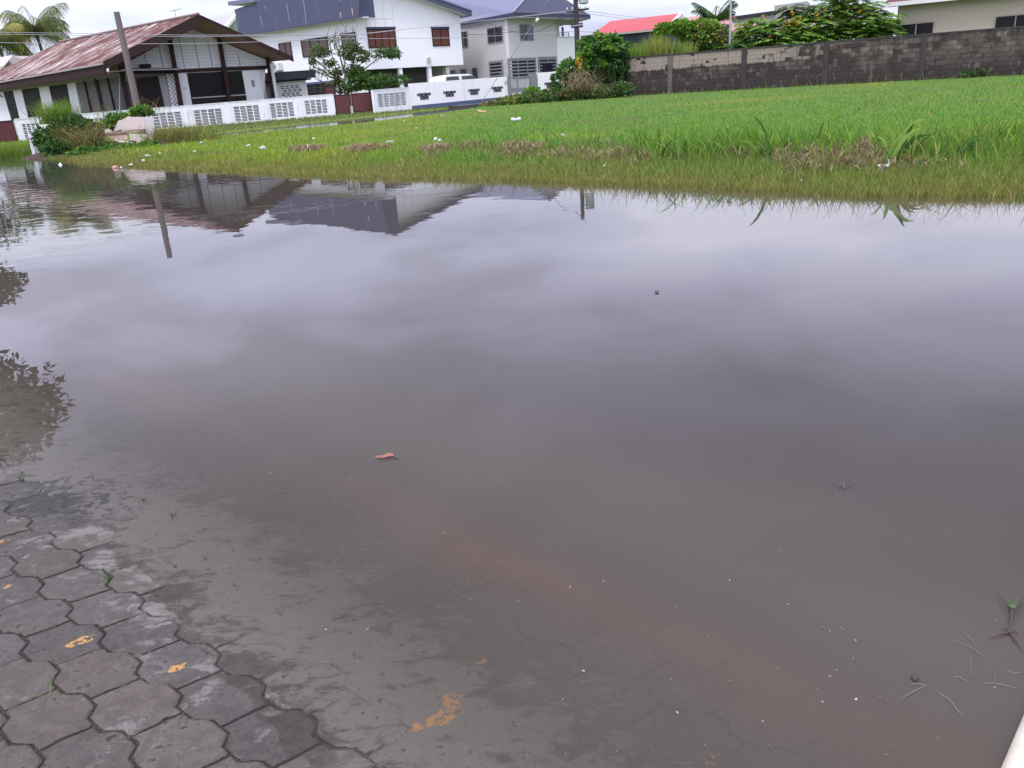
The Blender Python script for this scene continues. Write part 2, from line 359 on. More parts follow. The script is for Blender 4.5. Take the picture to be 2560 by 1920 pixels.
# paving: worn interlocking concrete blocks, elongated hexagons with wavy ends
st = 0.0042
X, Y, pF = grid(np.concatenate([np.arange(-4.4, -2.45, 0.015), np.arange(-2.45, 1.5, st)]), np.concatenate([np.arange(0.85, 3.3, st), np.arange(3.3, 6.2, 0.013)]))
PA = G(73.6, 1296.8, 0)      # one corner of the block pattern
ang = math.radians(37.5); BW, BH, WA = 0.151, 0.200, 0.0155     # column pitch along the straight sides, block pitch along the wavy joint, depth of the wave
Vv = -(X - PA.x) * math.sin(ang) + (Y - PA.y) * math.cos(ang); U = (X - PA.x) * math.cos(ang) + (Y - PA.y) * math.sin(ang) + WA + 0.205 * Vv
jit = 0.004 * fbm2(X, Y, 51, 4, 18)
def hexcell(U, Vv):
    """blocks in columns between wavy joints; the straight joints of neighbouring columns are staggered by half a block"""
    wv = WA * np.clip(2.0 * np.cos(2 * np.pi * Vv / BH), -1, 1)
    jp = lambda c: c * BW + wv * np.where(c % 2 == 0, 1, -1)
    c = np.floor(U / BW); c = np.where(U < jp(c), c - 1, np.where(U >= jp(c + 1), c + 1, c))
    slope = 1.0 / np.sqrt(1 + (WA * 1.5 * 2 * np.pi / BH * np.sin(2 * np.pi * Vv / BH) * (np.abs(np.cos(2 * np.pi * Vv / BH)) < 0.67)) ** 2)
    du = np.minimum(U - jp(c), jp(c + 1) - U) * slope
    v2 = Vv / BH + 0.5 * (c % 2); r_ = np.floor(v2); fv = v2 - r_
    dv = np.minimum(fv, 1 - fv) * BH
    return c, r_, du, dv
c_, r_, du, dv = hexcell(U + jit, Vv + jit * 1.3)
dj = np.minimum(du + 0.0012, dv)
hsh = np.modf(np.abs(np.sin(c_ * 12.9898 + r_ * 78.233) * 43758.5453))[0]; hs2 = np.modf(np.abs(np.sin(c_ * 39.34 + r_ * 11.13) * 24634.63))[0]
d = pave_d(X, Y)
nz = fbm2(X, Y, 61, 5, 9.0); nz2 = fbm2(X, Y, 62, 5, 3.2); nz3 = fbm2(X, Y, 63, 4, 40.0)
joint = 1 - sm((dj - 0.0024 - 0.0020 * nz - 0.0012 * nz3) / 0.0042)
filled = sm((0.8 * nz2 + 0.25 * nz + 1.0 - np.abs(d - 0.36) * 2.9) / 0.5)       # silt fills the joints in the shallow strip
joint = joint * (1 - 0.86 * filled)
z = ground_z(X, Y) - 0.008 * joint + (hsh - 0.5) * 0.005 + 0.0035 * nz2 + 0.0015 * nz + 0.0012 * nz3 * 0.6
orange = np.zeros(X.shape)
for (ox, oy, rx, ry, seed) in [(1095, 1780, 0.062, 0.022, 1), (1128, 1730, 0.022, 0.03, 2), (196, 1612, 0.032, 0.022, 3), (440, 1672, 0.022, 0.012, 4), (553, 1412, 0.014, 0.008, 5), (27, 1474, 0.016, 0.010, 6), (11, 1360, 0.018, 0.012, 7), (1290, 1500, 0.0, 0.0, 8), (1790, 1855, 0.03, 0.022, 9), (1200, 1628, 0.012, 0.008, 10), (1040, 1812, 0.02, 0.010, 11)]:
    if rx == 0: continue
    q = G(ox, oy, 0.0); du_ = ((X - q.x) * 0.85 + (Y - q.y) * 0.53) / rx; dv_ = (-(X - q.x) * 0.53 + (Y - q.y) * 0.85) / ry
    rr = du_ ** 2 + dv_ ** 2
    orange = np.maximum(orange, sm((1.35 - rr + 1.5 * fbm2(X, Y, 70 + seed, 4, 55)) / 0.5) * (rr < 3.2) * (0.45 if seed == 9 else 1))
blk = np.stack([0.088 + 0.018 * (hsh - 0.35), 0.080 + 0.011 * (hsh - 0.4) , 0.074 + 0.009 * (hsh - 0.5)], -1) * (0.78 + 0.30 * hs2)[:, None]
def mc(base, c, k): k = np.clip(k, 0, 1)[:, None]; return base * (1 - k) + np.asarray(c) * k
pc = mc(blk, np.array([0.100, 0.077, 0.068]), 0.25 * (hsh > 0.55) + 0.35 * sm(nz2))
pc = mc(pc, np.array([0.14, 0.085, 0.068]), 0.45 * np.exp(-((d - 0.82) / 0.13) ** 2) * (0.8 + 0.3 * nz))      # red laterite along the sunken edge
pc = mc(pc, np.array([0.115, 0.100, 0.075]), 0.5 * sm((d - 0.2) / 0.3) * (d < 0.75))
mud = np.exp(-((X + 1.72) ** 2 / 0.10 + (Y - 2.70) ** 2 / 0.03)) * (d < 0.3)
siltb = np.exp(-((d - 0.24) / 0.25) ** 2) + 0.22 * sm(nz2 + 0.3) * (d < 0)
t = NT('wet_concrete_blocks'); cc = t.attr('Col', 'Color'); v = t.coord(); nf = t.noise(v, 160, 5, 0.7); ng = t.noise(v, 26, 8, 0.7); nb_ = t.noise(v, 6.5, 10, 0.72, 0.4); nd = t.noise(t.coord((1.0, 2.4, 1.0), rot=(0, 0, R(-37))), 11, 10, 0.75, 0.6)
col = t.mix(t.math('MULTIPLY', t.ramp(nf, 0.35, 0.75), 0.55), cc, t.mix(1.0, cc, (1.5, 1.45, 1.42), 'MULTIPLY'))
col = t.mix(t.ramp(ng, 0.40, 0.62), t.mix(1.0, col, (0.72, 0.70, 0.70), 'MULTIPLY'), col)
sil = t.ramp(t.math('ADD', t.math('MULTIPLY', t.math('ADD', nb_, nd), 0.5), t.math('MULTIPLY', t.attr('silt'), 0.158)), 0.555, 0.635)
col = t.mix(t.math('MULTIPLY', sil, 0.72), col, t.mix(nf, (0.150, 0.137, 0.126), (0.225, 0.210, 0.196)))
jt = t.ramp(t.math('ADD', t.attr('joint'), t.math('MULTIPLY', t.math('SUBTRACT', ng, 0.5), 2.1)), 0.40, 0.85)
col = t.mix(t.math('MULTIPLY', jt, 0.74), col, t.mix(nf, (0.016, 0.013, 0.011), (0.050, 0.042, 0.034)))
fl_ = t.ramp(t.math('ADD', t.noise(v, 34, 9, 0.78, 0.3), t.math('MULTIPLY', t.math('SUBTRACT', nb_, 0.5), 0.5)), 0.60, 0.67)
col = t.mix(t.math('MULTIPLY', fl_, 0.5), col, t.mix(nf, (0.135, 0.122, 0.112), (0.215, 0.200, 0.188)))
gr_ = t.ramp(t.noise(v, 85, 6, 0.8), 0.62, 0.68)
col = t.mix(t.math('MULTIPLY', gr_, 0.65), col, (0.028, 0.023, 0.020))
md = t.ramp(t.math('ADD', t.math('MULTIPLY', t.attr('mud'), 0.16), ng), 0.60, 0.66)
col = t.mix(md, col, (0.035, 0.034, 0.028))
orr = t.ramp(t.math('ADD', t.attr('orange'), t.math('MULTIPLY', t.math('SUBTRACT', t.noise(v, 64, 7, 0.65), 0.54), 6.0)), 0.55, 0.72)
col = t.mix(t.math('MULTIPLY', orr, t.ramp(t.attr('orange'), 0.02, 0.2)), col, t.mix(nf, (0.30, 0.155, 0.055), (0.48, 0.265, 0.095)))
rough = t.math('ADD', t.math('MULTIPLY', t.ramp(ng, 0.3, 0.7), 0.3), 0.42)
t.bsdf(col, rough, 0.22, t.bump(t.math('ADD', t.math('ADD', t.math('MULTIPLY', nf, 0.6), ng), t.math('MULTIPLY', jt, -1.2)), 0.004))
tag(npmesh('pavement', np.stack([X, Y, z], 1), pF, t.m, col=np.clip(pc, 0.004, 1), fl={'joint': joint, 'silt': siltb, 'orange': orange, 'mud': mud}, smooth=True), 'worn interlocking concrete block paving sloping under the water', 'pavement', kind='structure')

# water
wx = np.unique(np.concatenate([np.arange(-90, -30, 4.0), np.arange(-30, -4.6, 0.3), np.arange(-4.6, 3.2, 0.03), np.arange(3.2, 30, 0.4), np.arange(30, 60, 3.0)]))
wy = np.unique(np.concatenate([np.arange(-8, 0.3, 1.0), np.arange(0.3, 6.4, 0.03), np.arange(6.4, 30, 0.3), np.arange(30, 70, 0.6)]))
X, Y, wF = grid(wx, wy)
gzw = ground_z(X, Y); depth = np.clip(-gzw, 0, 1)
depth = depth * (1 + 0.25 * fbm2(X, Y, 81, 3, 3.0) * (depth > 0.01))
dd = pave_d(X, Y); red = np.exp(-((dd - 0.80 - 0.05 * fbm2(X, Y, 83, 3, 4)) / 0.12) ** 2) * np.clip(0.5 + 0.9 * fbm2(X, Y, 82, 4, 2.2), 0, 1) * (Y < 4.2)
rip = 0.10 + 1.0 * sm((-X - 2.4) / 5) * sm((Y - 5) / 5) + 0.25 * sm((Y - 6) / 5)
t = NT('brown_flood_water'); wcd = t.coord(kind='Object')
T = t.math('POWER', 2.71828, t.math('MULTIPLY', t.attr('depth'), -19.0))
murk = t.mix(t.math('MULTIPLY', t.attr('red'), 0.62), (0.084, 0.071, 0.059), (0.125, 0.074, 0.059))
murk = t.mix(t.ramp(t.attr('depth'), 0.07, 0.26), murk, (0.054, 0.046, 0.041))
dif = t.n('ShaderNodeBsdfDiffuse'); t.put(dif.inputs[0], murk)
trp = t.n('ShaderNodeBsdfTransparent'); trp.inputs[0].default_value = (0.95, 0.93, 0.91, 1)
h1 = t.noise(t.coord((0.75, 1.15, 1), rot=(0, 0, R(18))), 2.7, 2, 0.42, 0.2); h2 = t.noise(t.coord((0.8, 1.6, 1), rot=(0, 0, R(-14))), 9.0, 3, 0.5)
hh = t.math('MULTIPLY', t.math('ADD', t.math('MULTIPLY', h1, 0.0026), t.math('MULTIPLY', h2, 0.00012)), t.attr('rip'))
bn = t.bump(hh, 1.0)
b1 = t.n('ShaderNodeMixShader'); t.l(T, b1.inputs[0]); t.l(dif.outputs[0], b1.inputs[1]); t.l(trp.outputs[0], b1.inputs[2])
fr = t.n('ShaderNodeFresnel'); fr.inputs[0].default_value = 1.333; t.l(bn, fr.inputs['Normal'])
gl_ = t.n('ShaderNodeBsdfGlossy'); gl_.inputs['Roughness'].default_value = 0.004; gl_.inputs[0].default_value = (0.97, 0.97, 0.98, 1); t.l(bn, gl_.inputs['Normal'])
ms = t.n('ShaderNodeMixShader'); t.l(fr.outputs[0], ms.inputs[0]); t.l(b1.outputs[0], ms.inputs[1]); t.l(gl_.outputs[0], ms.inputs[2]); t.l(ms.outputs[0], t.out.inputs[0])
tag(npmesh('water', np.stack([X, Y, 0 * X], 1), wF, t.m, fl={'depth': depth, 'red': np.clip(red, 0, 1), 'rip': rip}, smooth=True), 'still brown flood water covering the yard and street', 'water', kind='structure')

# ------------------------------------------------------------------ rusty roofed bungalow
RUST = None
def rust_mat():
    t = NT('rusty_flaking_red_roof'); v = t.coord(); n1 = t.noise(v, 2.0, 8, 0.7); 
    ns = t.noise(t.coord((0.22, 1.7, 0.22)), 1.9, 9, 0.80); n3 = t.noise(v, 0.5, 3, 0.5)
    red = t.mix(n1, (0.078, 0.029, 0.023), (0.165, 0.062, 0.049))
    m_ = t.ramp(t.math('ADD', ns, t.math('MULTIPLY', n3, 0.25)), 0.650, 0.672)
    wv = t.n('ShaderNodeTexWave', wave_type='BANDS', bands_direction='X'); t.l(v, wv.inputs[0]); wv.inputs['Scale'].default_value = 3.2
    t.bsdf(t.mix(m_, red, (0.54, 0.47, 0.455)), 0.85, 0.2, t.bump(wv.outputs['Fac'], 0.03)); return t.m
RUST = rust_mat()
def lattice(mb, pl, s0, s1, z0, z1, off, step, wd=0.02):
    """diamond mesh of thin flat bars clipped to a rectangle"""
    H_, W_ = z1 - z0, s1 - s0; k = -H_
    while k < W_:
        for sgn in (1, -1):
            a0 = k if sgn > 0 else k + H_
            pts = []
            for u_ in (0.0, 1.0):
                pts.append((a0 + sgn * u_ * H_, u_ * H_))
            (xa, ya), (xb, yb) = pts
            def clip(xa, ya, xb, yb):
                o = []
                for (x_, y_, x2, y2) in ((xa, ya, xb, yb), (xb, yb, xa, ya)):
                    if x_ < 0: f = (0 - x_) / (x2 - x_) if x2 != x_ else 0; x_, y_ = 0, y_ + f * (y2 - y_)
                    elif x_ > W_: f = (W_ - x_) / (x2 - x_) if x2 != x_ else 0; x_, y_ = W_, y_ + f * (y2 - y_)
                    o.append((x_, y_))
                return o
            if max(xa, xb) <= 0 or min(xa, xb) >= W_: continue
            (xa, ya), (xb, yb) = clip(xa, ya, xb, yb)
            if abs(xb - xa) < 0.03: continue
            o_ = off + (0.012 if sgn > 0 else 0)
            mb.add([pl.w(s0 + xa - wd / 2, z0 + ya, o_), pl.w(s0 + xa + wd / 2, z0 + ya, o_), pl.w(s0 + xb + wd / 2, z0 + yb, o_), pl.w(s0 + xb - wd / 2, z0 + yb, o_)], [[0, 1, 2, 3]])
        k += step
    return mb
def window(root, pl, pts, frame_m, pane_m, n=1, fw=0.05, off=0.0, name='window', sill=False, rows=1, hood=None):
    s0, s1, z0, z1 = pl.rect(pts, off)
    f = MB(); d0, d1 = off + 0.003, off + 0.07
    f.pbox(pl, s0, s1, z1 - fw, z1, d0, d1); f.pbox(pl, s0, s1, z0, z0 + fw, d0, d1)
    f.pbox(pl, s0, s0 + fw, z0 + fw, z1 - fw, d0, d1); f.pbox(pl, s1 - fw, s1, z0 + fw, z1 - fw, d0, d1)
    for i in range(1, n):
        x_ = s0 + (s1 - s0) * i / n; f.pbox(pl, x_ - fw * 0.4, x_ + fw * 0.4, z0 + fw, z1 - fw, d0, d1 - 0.01)
    for i in range(1, rows):
        y_ = z0 + (z1 - z0) * i / rows; f.pbox(pl, s0 + fw, s1 - fw, y_ - fw * 0.3, y_ + fw * 0.3, d0, d1 - 0.02)
    fo = f.build(name, frame_m, root)
    MB().pbox(pl, s0 + fw * 0.7, s1 - fw * 0.7, z0 + fw * 0.7, z1 - fw * 0.7, d0, off + 0.025).build('pane', pane_m, fo)
    if hood is not None: MB().pbox(pl, s0 - 0.03, s1 + 0.03, z1 - 0.02, z1 + 0.13, d0, off + 0.12).build('hood', hood, fo)
    return fo
def slats(mb, pl, s0, s1, z0, z1, off, pitch, th, tilt=0.03):
    k = z0 + pitch / 2
    while k < z1: mb.pbox(pl, s0, s1, k - th / 2, k + th / 2, off, off + tilt); k += pitch
    return mb

t = NT('horizontal_plank_siding'); v = t.coord(); xyz = t.sepz(v); fr_ = t.math('FRACT', t.math('MULTIPLY', xyz[2], 5.6))
ln = t.ramp(fr_, 0.86, 0.97); nn = t.noise(t.coord((0.5, 0.5, 6)), 2.2, 6, 0.65)
t.bsdf(t.mix(t.math('MULTIPLY', ln, 0.55), t.mix(nn, (0.50, 0.50, 0.53), (0.70, 0.70, 0.72)), (0.16, 0.16, 0.17)), 0.7, 0.25, t.bump(t.math('MULTIPLY', fr_, -1.0), 0.02)); SIDING = t.m
gpl = Plane(304, 183, 51.0, 667, 174, 56.0)
spl = Plane(-60, 180, 65.5, 300, 170, 51.2)
hb = thing('bungalow', 'single storey bungalow with rusty red flaking gable roof behind the white vented fence', 'house', (gpl.w(3.5, 0).x, gpl.w(3.5, 0).y, 0.1), gpl.ang)
OV = 1.35
# walls
sG0 = gpl.sz(304, 183)[0]; sG1 = gpl.sz(660, 174)[0]; zb = gpl.sz(480, 178)[1]
wl = MB().px(gpl, [(300, 290), (300, 176), (330, 150), (478, 70), (600, 124), (688, 158), (664, 166), (660, 262)], -0.2, 0.0)
wl.build('gable_wall', SIDING, hb)
MB().px(spl, [(284, 300), (270, 150), (312, 146), (318, 300)], -0.22, -0.02).build('corner_wall', GREYM, hb)
cnr = gpl.w(sG0 - 0.15, 0, -0.1)
dep = 15.0
sL = Vector((spl.w(0, 0).x - spl.w(10, 0).x, spl.w(0, 0).y - spl.w(10, 0).y, 0)).normalized()
mbw = MB().pbox(spl, 0.0, spl.len - 0.3, 0.1, spl.sz(150, 200)[1], -0.2, 0.0)
q1 = gpl.w(sG1, 0, -0.2); q2 = q1 + sL * 17
mbw.prism([q1 + Vector((0, 0, 0.1)), q2 + Vector((0, 0, 0.1)), q2 + Vector((0, 0, 3.1)), q1 + Vector((0, 0, 3.1))], [p + Vector((gpl.t.x, gpl.t.y, 0)) * -0.2 for p in (q1 + Vector((0, 0, 0.1)), q2 + Vector((0, 0, 0.1)), q2 + Vector((0, 0, 3.1)), q1 + Vector((0, 0, 3.1)))])
mbw.build('side_wall', GREYM, hb)
# siding seams
for x in (369, 409, 462, 499, 532, 601, 645):
    s_, z_ = gpl.sz(x, 178 - (x - 304) * 0.03)
    top = {369: 131, 409: 110, 462: 82, 499: 82, 532: 96, 601: 128, 645: 150}[x]
    zt = gpl.sz(x - 10, top)[1] - 0.1
    MB().pbox(gpl, s_ - 0.025, s_ + 0.025, z_ + 0.02, zt, 0.0, 0.012).build('siding_seam', paint('seam_grey', (0.22, 0.22, 0.23), 0.8), hb)
# beam
MB().px(gpl, [(304, 176), (436, 174), (556, 168), (667, 164), (667, 173), (556, 177), (436, 182), (304, 185)], 0.004, 0.14).build('beam', DBROWN, hb)
# dark posts
for (xt, yt, xb, yb, w_) in [(301, 165, 322, 268, 9), (425, 96, 453, 266, 9), (548, 92, 574, 256, 9), (669, 142, 684, 246, 8)]:
    s0, z0 = gpl.sz(xb, yb, 0.35); s1, z1 = gpl.sz(xt, yt, 0.35); hw = w_ * 0.5 * mpp(xt, yt, 53)
    MB().ppoly(gpl, [(s0 - hw, 0.12), (s0 + hw, 0.12), (s1 + hw, z1), (s1 - hw, z1)], 0.18, 0.4).build('post', DBROWN, hb)
# lower storey of the gable
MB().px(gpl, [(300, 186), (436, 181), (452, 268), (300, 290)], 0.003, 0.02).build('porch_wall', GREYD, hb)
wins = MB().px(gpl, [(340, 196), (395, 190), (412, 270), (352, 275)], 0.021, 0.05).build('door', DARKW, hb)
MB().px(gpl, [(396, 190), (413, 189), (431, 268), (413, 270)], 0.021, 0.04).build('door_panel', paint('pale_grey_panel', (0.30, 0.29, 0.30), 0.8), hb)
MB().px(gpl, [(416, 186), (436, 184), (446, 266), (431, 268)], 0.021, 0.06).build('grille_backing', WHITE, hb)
lm = MB()
for pts in ([(416, 186), (436, 184), (446, 264), (431, 266)], [(352, 196), (395, 191), (410, 268), (360, 272)], [(306, 187), (338, 186), (345, 268), (318, 270)]):
    a = gpl.rect(pts, 0.1); lattice(lm, gpl, a[0], a[1], a[2], a[3], 0.1, 0.24, 0.03)
lm.build('lattice_grille', DBROWN, hb)
for pts in ([(441, 183), (466, 183), (481, 264), (455, 266)], [(605, 177), (647, 175), (660, 248), (618, 253)]):
    MB().px(gpl, pts, 0.003, 0.06).build('wall_pier', paint('pier_white', (0.66, 0.67, 0.69), 0.75, 0.05, 1.5), hb)
MB().px(gpl, [(467, 183), (605, 177), (618, 252), (481, 263)], 0.003, 0.03).build('window', DARKW, hb)
a = gpl.rect([(467, 183), (605, 177), (618, 252), (481, 263)], 0.05); mb = MB()
slats(mb, gpl, a[0] + 0.05, a[1] - 0.05, a[3] - 1.4, a[3] - 0.05, 0.05, 0.11, 0.035)
for k in range(1, 6): x_ = a[0] + (a[1] - a[0]) * k / 6; mb.pbox(gpl, x_ - 0.02, x_ + 0.02, a[2], a[3] - 1.4, 0.035, 0.07)
mb.build('louvre_slats', paint('dark_louvre_slat', (0.018, 0.015, 0.016), 0.8, spec=0.1), hb)
MB().pbox(gpl, a[0] + 0.05, a[1] - 0.02, a[3] - 1.47, a[3] - 1.40, 0.05, 0.09).build('window_rail', GREYM, hb)
s_, z_ = gpl.sz(632, 208, 0.06); MB().pbox(gpl, s_ - 0.07, s_ + 0.07, z_ - 0.2, z_ + 0.2, 0.062, 0.16).build('wall_lamp', GREYP, hb)
s_, z_ = gpl.sz(462, 221, 0.06); MB().pbox(gpl, s_ - 0.15, s_ + 0.15, z_ - 0.07, z_ + 0.07, 0.062, 0.08).build('nameplate', paint('plate_grey', (0.5, 0.5, 0.52), 0.6), hb)
# small awning over the porch door
MB().prism([Vector(p) for p in (P(303, 174, 49.2), P(450, 172, 51.4), P(446, 169, 52.6), P(303, 170, 50.8))], [Vector(p) - Vector((0, 0, 0.06)) for p in (P(303, 174, 49.2), P(450, 172, 51.4), P(446, 169, 52.6), P(303, 170, 50.8))]).build('awning', paint('grey_roof_sheet', (0.20, 0.20, 0.22), 0.5), hb)
# downpipe
p0 = P(679, 163, 55.6); p1 = P(686, 246, 55.6); MB().tube([p0 + Vector((0, 0, 0.1)), Vector((p0.x, p0.y, 0.2))], 0.10, 8).build('downpipe', paint('pale_pvc', (0.62, 0.62, 0.64), 0.5), hb)
# long side: white piers, dark louvre windows, lattice screens
for pts in ([(-40, 236), (7, 228), (28, 300), (-20, 305)], [(32, 226), (53, 223), (71, 297), (50, 299)], [(96, 217), (121, 215), (139, 290), (112, 293)], [(167, 208), (187, 205), (203, 283), (181, 286)]):
    MB().px(spl, pts, 0.004, 0.07).build('wall_pier', MC['pier_white'], hb)
for pts in ([(7, 229), (33, 226), (49, 299), (25, 301)], [(54, 224), (96, 217), (112, 292), (72, 297)], [(121, 215), (167, 208), (181, 286), (138, 291)]):
    w_ = MB().px(spl, pts, 0.003, 0.03).build('window', DARKW, hb); a = spl.rect(pts, 0.05)
    mb = slats(MB(), spl, a[0], a[1], a[2], a[3], 0.032, 0.14, 0.04); mb.build('louvre_slats', MC['dark_louvre_slat'], w_)
pts = [(187, 206), (297, 191), (318, 272), (203, 284)]
sc = MB().px(spl, pts, 0.003, 0.025).build('lattice_screen', paint('shaded_screen', (0.105, 0.10, 0.10), 0.8), hb)
a = spl.rect(pts, 0.05); lattice(MB(), spl, a[0] + 0.1, a[1] - 0.1, a[2], a[3], 0.05, 0.22, 0.028).build('lattice_bars', paint('lattice_grey', (0.34, 0.33, 0.33), 0.7), sc)
for (xt, xb, w_) in ((213, 226, 0.06), (242, 256, 0.16), (272, 286, 0.06)):
    s0, _z = spl.sz(xb, 278, 0.07); s1, _z = spl.sz(xt, 198, 0.07); sm_ = (s0 + s1) / 2
    MB().pbox(spl, sm_ - w_, sm_ + w_, a[2], a[3] + 0.05, 0.026, 0.13).build('screen_post', DBROWN, sc)
MB().px(spl, [(-40, 222), (300, 181), (300, 192), (-40, 236)], 0.08, 0.11).build('wall_plate', paint('dull_plate', (0.26, 0.255, 0.25), 0.8), hb)
# roof: left slope, right slope, ridge, barge boards, soffit, fascia, gutter
A0 = P(496, 37, 51.2); L0 = P(258, 155, 48.4); R0 = P(732, 143, 55.0)
ridv = P(150, 106, 64.6) - A0; 
A1 = A0 + ridv; L1 = P(-70, 214, 64.5); 
R1 = R0 + Vector((ridv.x, ridv.y, ridv.z))
HIP = P(-70, 208, 66.5)
up = Vector((0, 0, 0.09))
def slab(pts, th): return MB().prism(list(pts), [p - Vector((0, 0, th)) for p in pts])
slab([A0, L0, L1, A1], 0.05).build('roof', RUST, hb)
slab([A0, A1, R1, R0], 0.05).build('roof', RUST, hb)
slab([A1, L1, HIP + (A1 - L1) * 0.0 + sL * 0.5], 0.05).build('roof_hip', RUST, hb)
SOFF = paint('brown_soffit_boards', (0.26, 0.155, 0.14), 0.7, 0.2, 3.0, (0.36, 0.25, 0.22), 0.4, stretch=(0.5, 6, 0.5))
dn = Vector((0, 0, -0.07)); inn = sL * 0.06
slab([A0 + dn + inn, A0 + dn + sL * 6, R0 + dn + sL * 6, R0 + dn + inn], 0.05).build('soffit', SOFF, hb)
fw_ = -sL * 0.05
def board(a, b, ha, hb_, name, m_):
    MB().prism([a + fw_, b + fw_, b + fw_ - Vector((0, 0, hb_)), a + fw_ - Vector((0, 0, ha))], [p + sL * 0.06 for p in (a + fw_, b + fw_, b + fw_ - Vector((0, 0, hb_)), a + fw_ - Vector((0, 0, ha)))]).build(name, m_, hb)
board(L0 + Vector((0, 0, 0.03)), A0 + Vector((0, 0, 0.03)), 0.42, 0.62, 'bargeboard', DBROWN)
board(A0 + Vector((0, 0, 0.03)), R0 + Vector((0, 0, 0.03)), 0.15, 0.30, 'bargeboard', DBROWN)
ed = (L1 - L0).normalized(); 
nrm = Vector((spl.n.x, spl.n.y, 0))
MB().prism([L0 + nrm * 0.02 + Vector((0, 0, 0.0)), L1 + nrm * 0.02, L1 + nrm * 0.02 - Vector((0, 0, 0.55)), L0 + nrm * 0.02 - Vector((0, 0, 0.62))], [p - nrm * 0.1 for p in (L0 + nrm * 0.02, L1 + nrm * 0.02, L1 + nrm * 0.02 - Vector((0, 0, 0.55)), L0 + nrm * 0.02 - Vector((0, 0, 0.62)))]).build('fascia', DBROWN, hb)
MB().prism([L0 + Vector((0, 0, -0.02)), L1 + Vector((0, 0, -0.06)), L1 + Vector((0, 0, -0.16)), L0 + Vector((0, 0, -0.14))], [p + nrm * 0.12 for p in (L0 + Vector((0, 0, -0.02)), L1 + Vector((0, 0, -0.06)), L1 + Vector((0, 0, -0.16)), L0 + Vector((0, 0, -0.14)))]).build('gutter', paint('peeling_gutter', (0.34, 0.29, 0.28), 0.7, 0.3, 2.0, (0.10, 0.04, 0.04), 0.9, stretch=(0.6, 0.6, 1)), hb)
slab([L0 + nrm * -0.1 - Vector((0, 0, 0.5)), L1 - nrm * 0.1 - Vector((0, 0, 0.5)), L1 - nrm * 1.2 - Vector((0, 0, 0.45)), L0 - nrm * 1.2 - Vector((0, 0, 0.45))], 0.04).build('eave_soffit', SOFF, hb)
MB().tube([A0 + Vector((0, 0, 0.04)), A1 + Vector((0, 0, 0.04))], 0.09, 8).build('ridge_cap', paint('old_ridge', (0.22, 0.15, 0.15), 0.8, 0.3), hb)
# things on the bungalow
b_ = P(364, 170, 51.6)
mb = MB().lathe(b_, [(0.22, 0.0), (0.32, 0.05), (0.34, 0.12), (0.30, 0.2), (0.16, 0.22), (0.14, 0.12)], 16)
tag(mb.build('tyre', RUBBER), 'old black tyre lying on the grey awning over the bungalow porch', 'tyre')
an = P(440, 44, 56)
at_ = thing('television_antenna', 'thin television antenna standing on the ridge of the rusty roof', 'antenna', an)
MB().tube([an - Vector((0, 0, 0.3)), an + Vector((0, 0, 0.45))], 0.02, 5).build('mast', CABLE, at_)
mb = MB()
for k in range(5): mb.bar(an + Vector((-0.35 + k * 0.16, 0, 0.40 + 0.02 * k)), an + Vector((-0.35 + k * 0.16 + 0.1, 0.5 - 0.05 * k, 0.42 + 0.02 * k)), 0.015)
mb.bar(an + Vector((-0.4, 0.2, 0.42)), an + Vector((0.4, 0.2, 0.50)), 0.02); mb.build('aerial', CABLE, at_)

# ------------------------------------------------------------------ white fence with breeze block panels, gates
fpl = Plane(35, 299.5, 46.5, 832, 236.5, 54.5)
BRZ = WHITEF
def vent_fence(root, pl, sA, sB, zt, zbo, vents, cols, rows, mat, vm, th=0.14):
    """wall with openings; vents: list of (s0, s1, z0, z1)"""
    sA_ = sA
    mb = MB(); x_ = sA
    for (s0, s1, z0, z1) in vents:
        mb.ppoly(pl, [(x_, zbo), (s0, zbo), (s0, zt(s0)), (x_, zt(x_))], -th, 0.0)
        mb.ppoly(pl, [(s0, zbo), (s1, zbo), (s1, z0), (s0, z0)], -th, 0.0)
        mb.ppoly(pl, [(s0, z1), (s1, z1), (s1, zt(s1)), (s0, zt(s0))], -th, 0.0); x_ = s1
    mb.ppoly(pl, [(x_, zbo), (sB, zbo), (sB, zt(sB)), (x_, zt(x_))], -th, 0.0)
    mb.build('wall', mat, root)
    for (s0, s1, z0, z1) in vents:
        v = MB(); nc, nr = cols, rows; cw = (s1 - s0) / nc; rh = (z1 - z0) / nr
        for i in range(nc + 1): v.pbox(pl, max(s0, s0 + i * cw - 0.028), min(s1, s0 + i * cw + 0.028), z0, z1, -th + 0.02, -0.012)
        for j in range(nr + 1):
            hgt = 0.011 if j % 2 else 0.020
            v.pbox(pl, s0, s1, max(z0, z0 + j * rh - hgt), min(z1, z0 + j * rh + hgt), -th + 0.025, -0.015)
        bp_o = v.build('breeze_block_panel', vm, root)
        MB().pbox(pl, s0 - 0.05, s1 + 0.05, z0 - 0.04, z1 + 0.04, -th - 0.09, -th - 0.05).build('shade_panel', paint('olive_shade_backing', (0.085, 0.085, 0.065), 0.95, 0.5, 5.0, (0.20, 0.20, 0.15), 0.5), bp_o)  # dark olive sheet added behind the slots, standing in for the shade there
fo = fpl.w(fpl.len * 0.55, 0.05)
fn = thing('garden_fence', 'long weathered white masonry fence with seven breeze block panels before the bungalow', 'fence', (fo.x, fo.y, 0.05), fpl.ang)
tl = [fpl.sz(35, 299.5), fpl.sz(832, 236.5)]
ztop = lambda s: tl[0][1] + (tl[1][1] - tl[0][1]) * (s - tl[0][0]) / (tl[1][0] - tl[0][0])
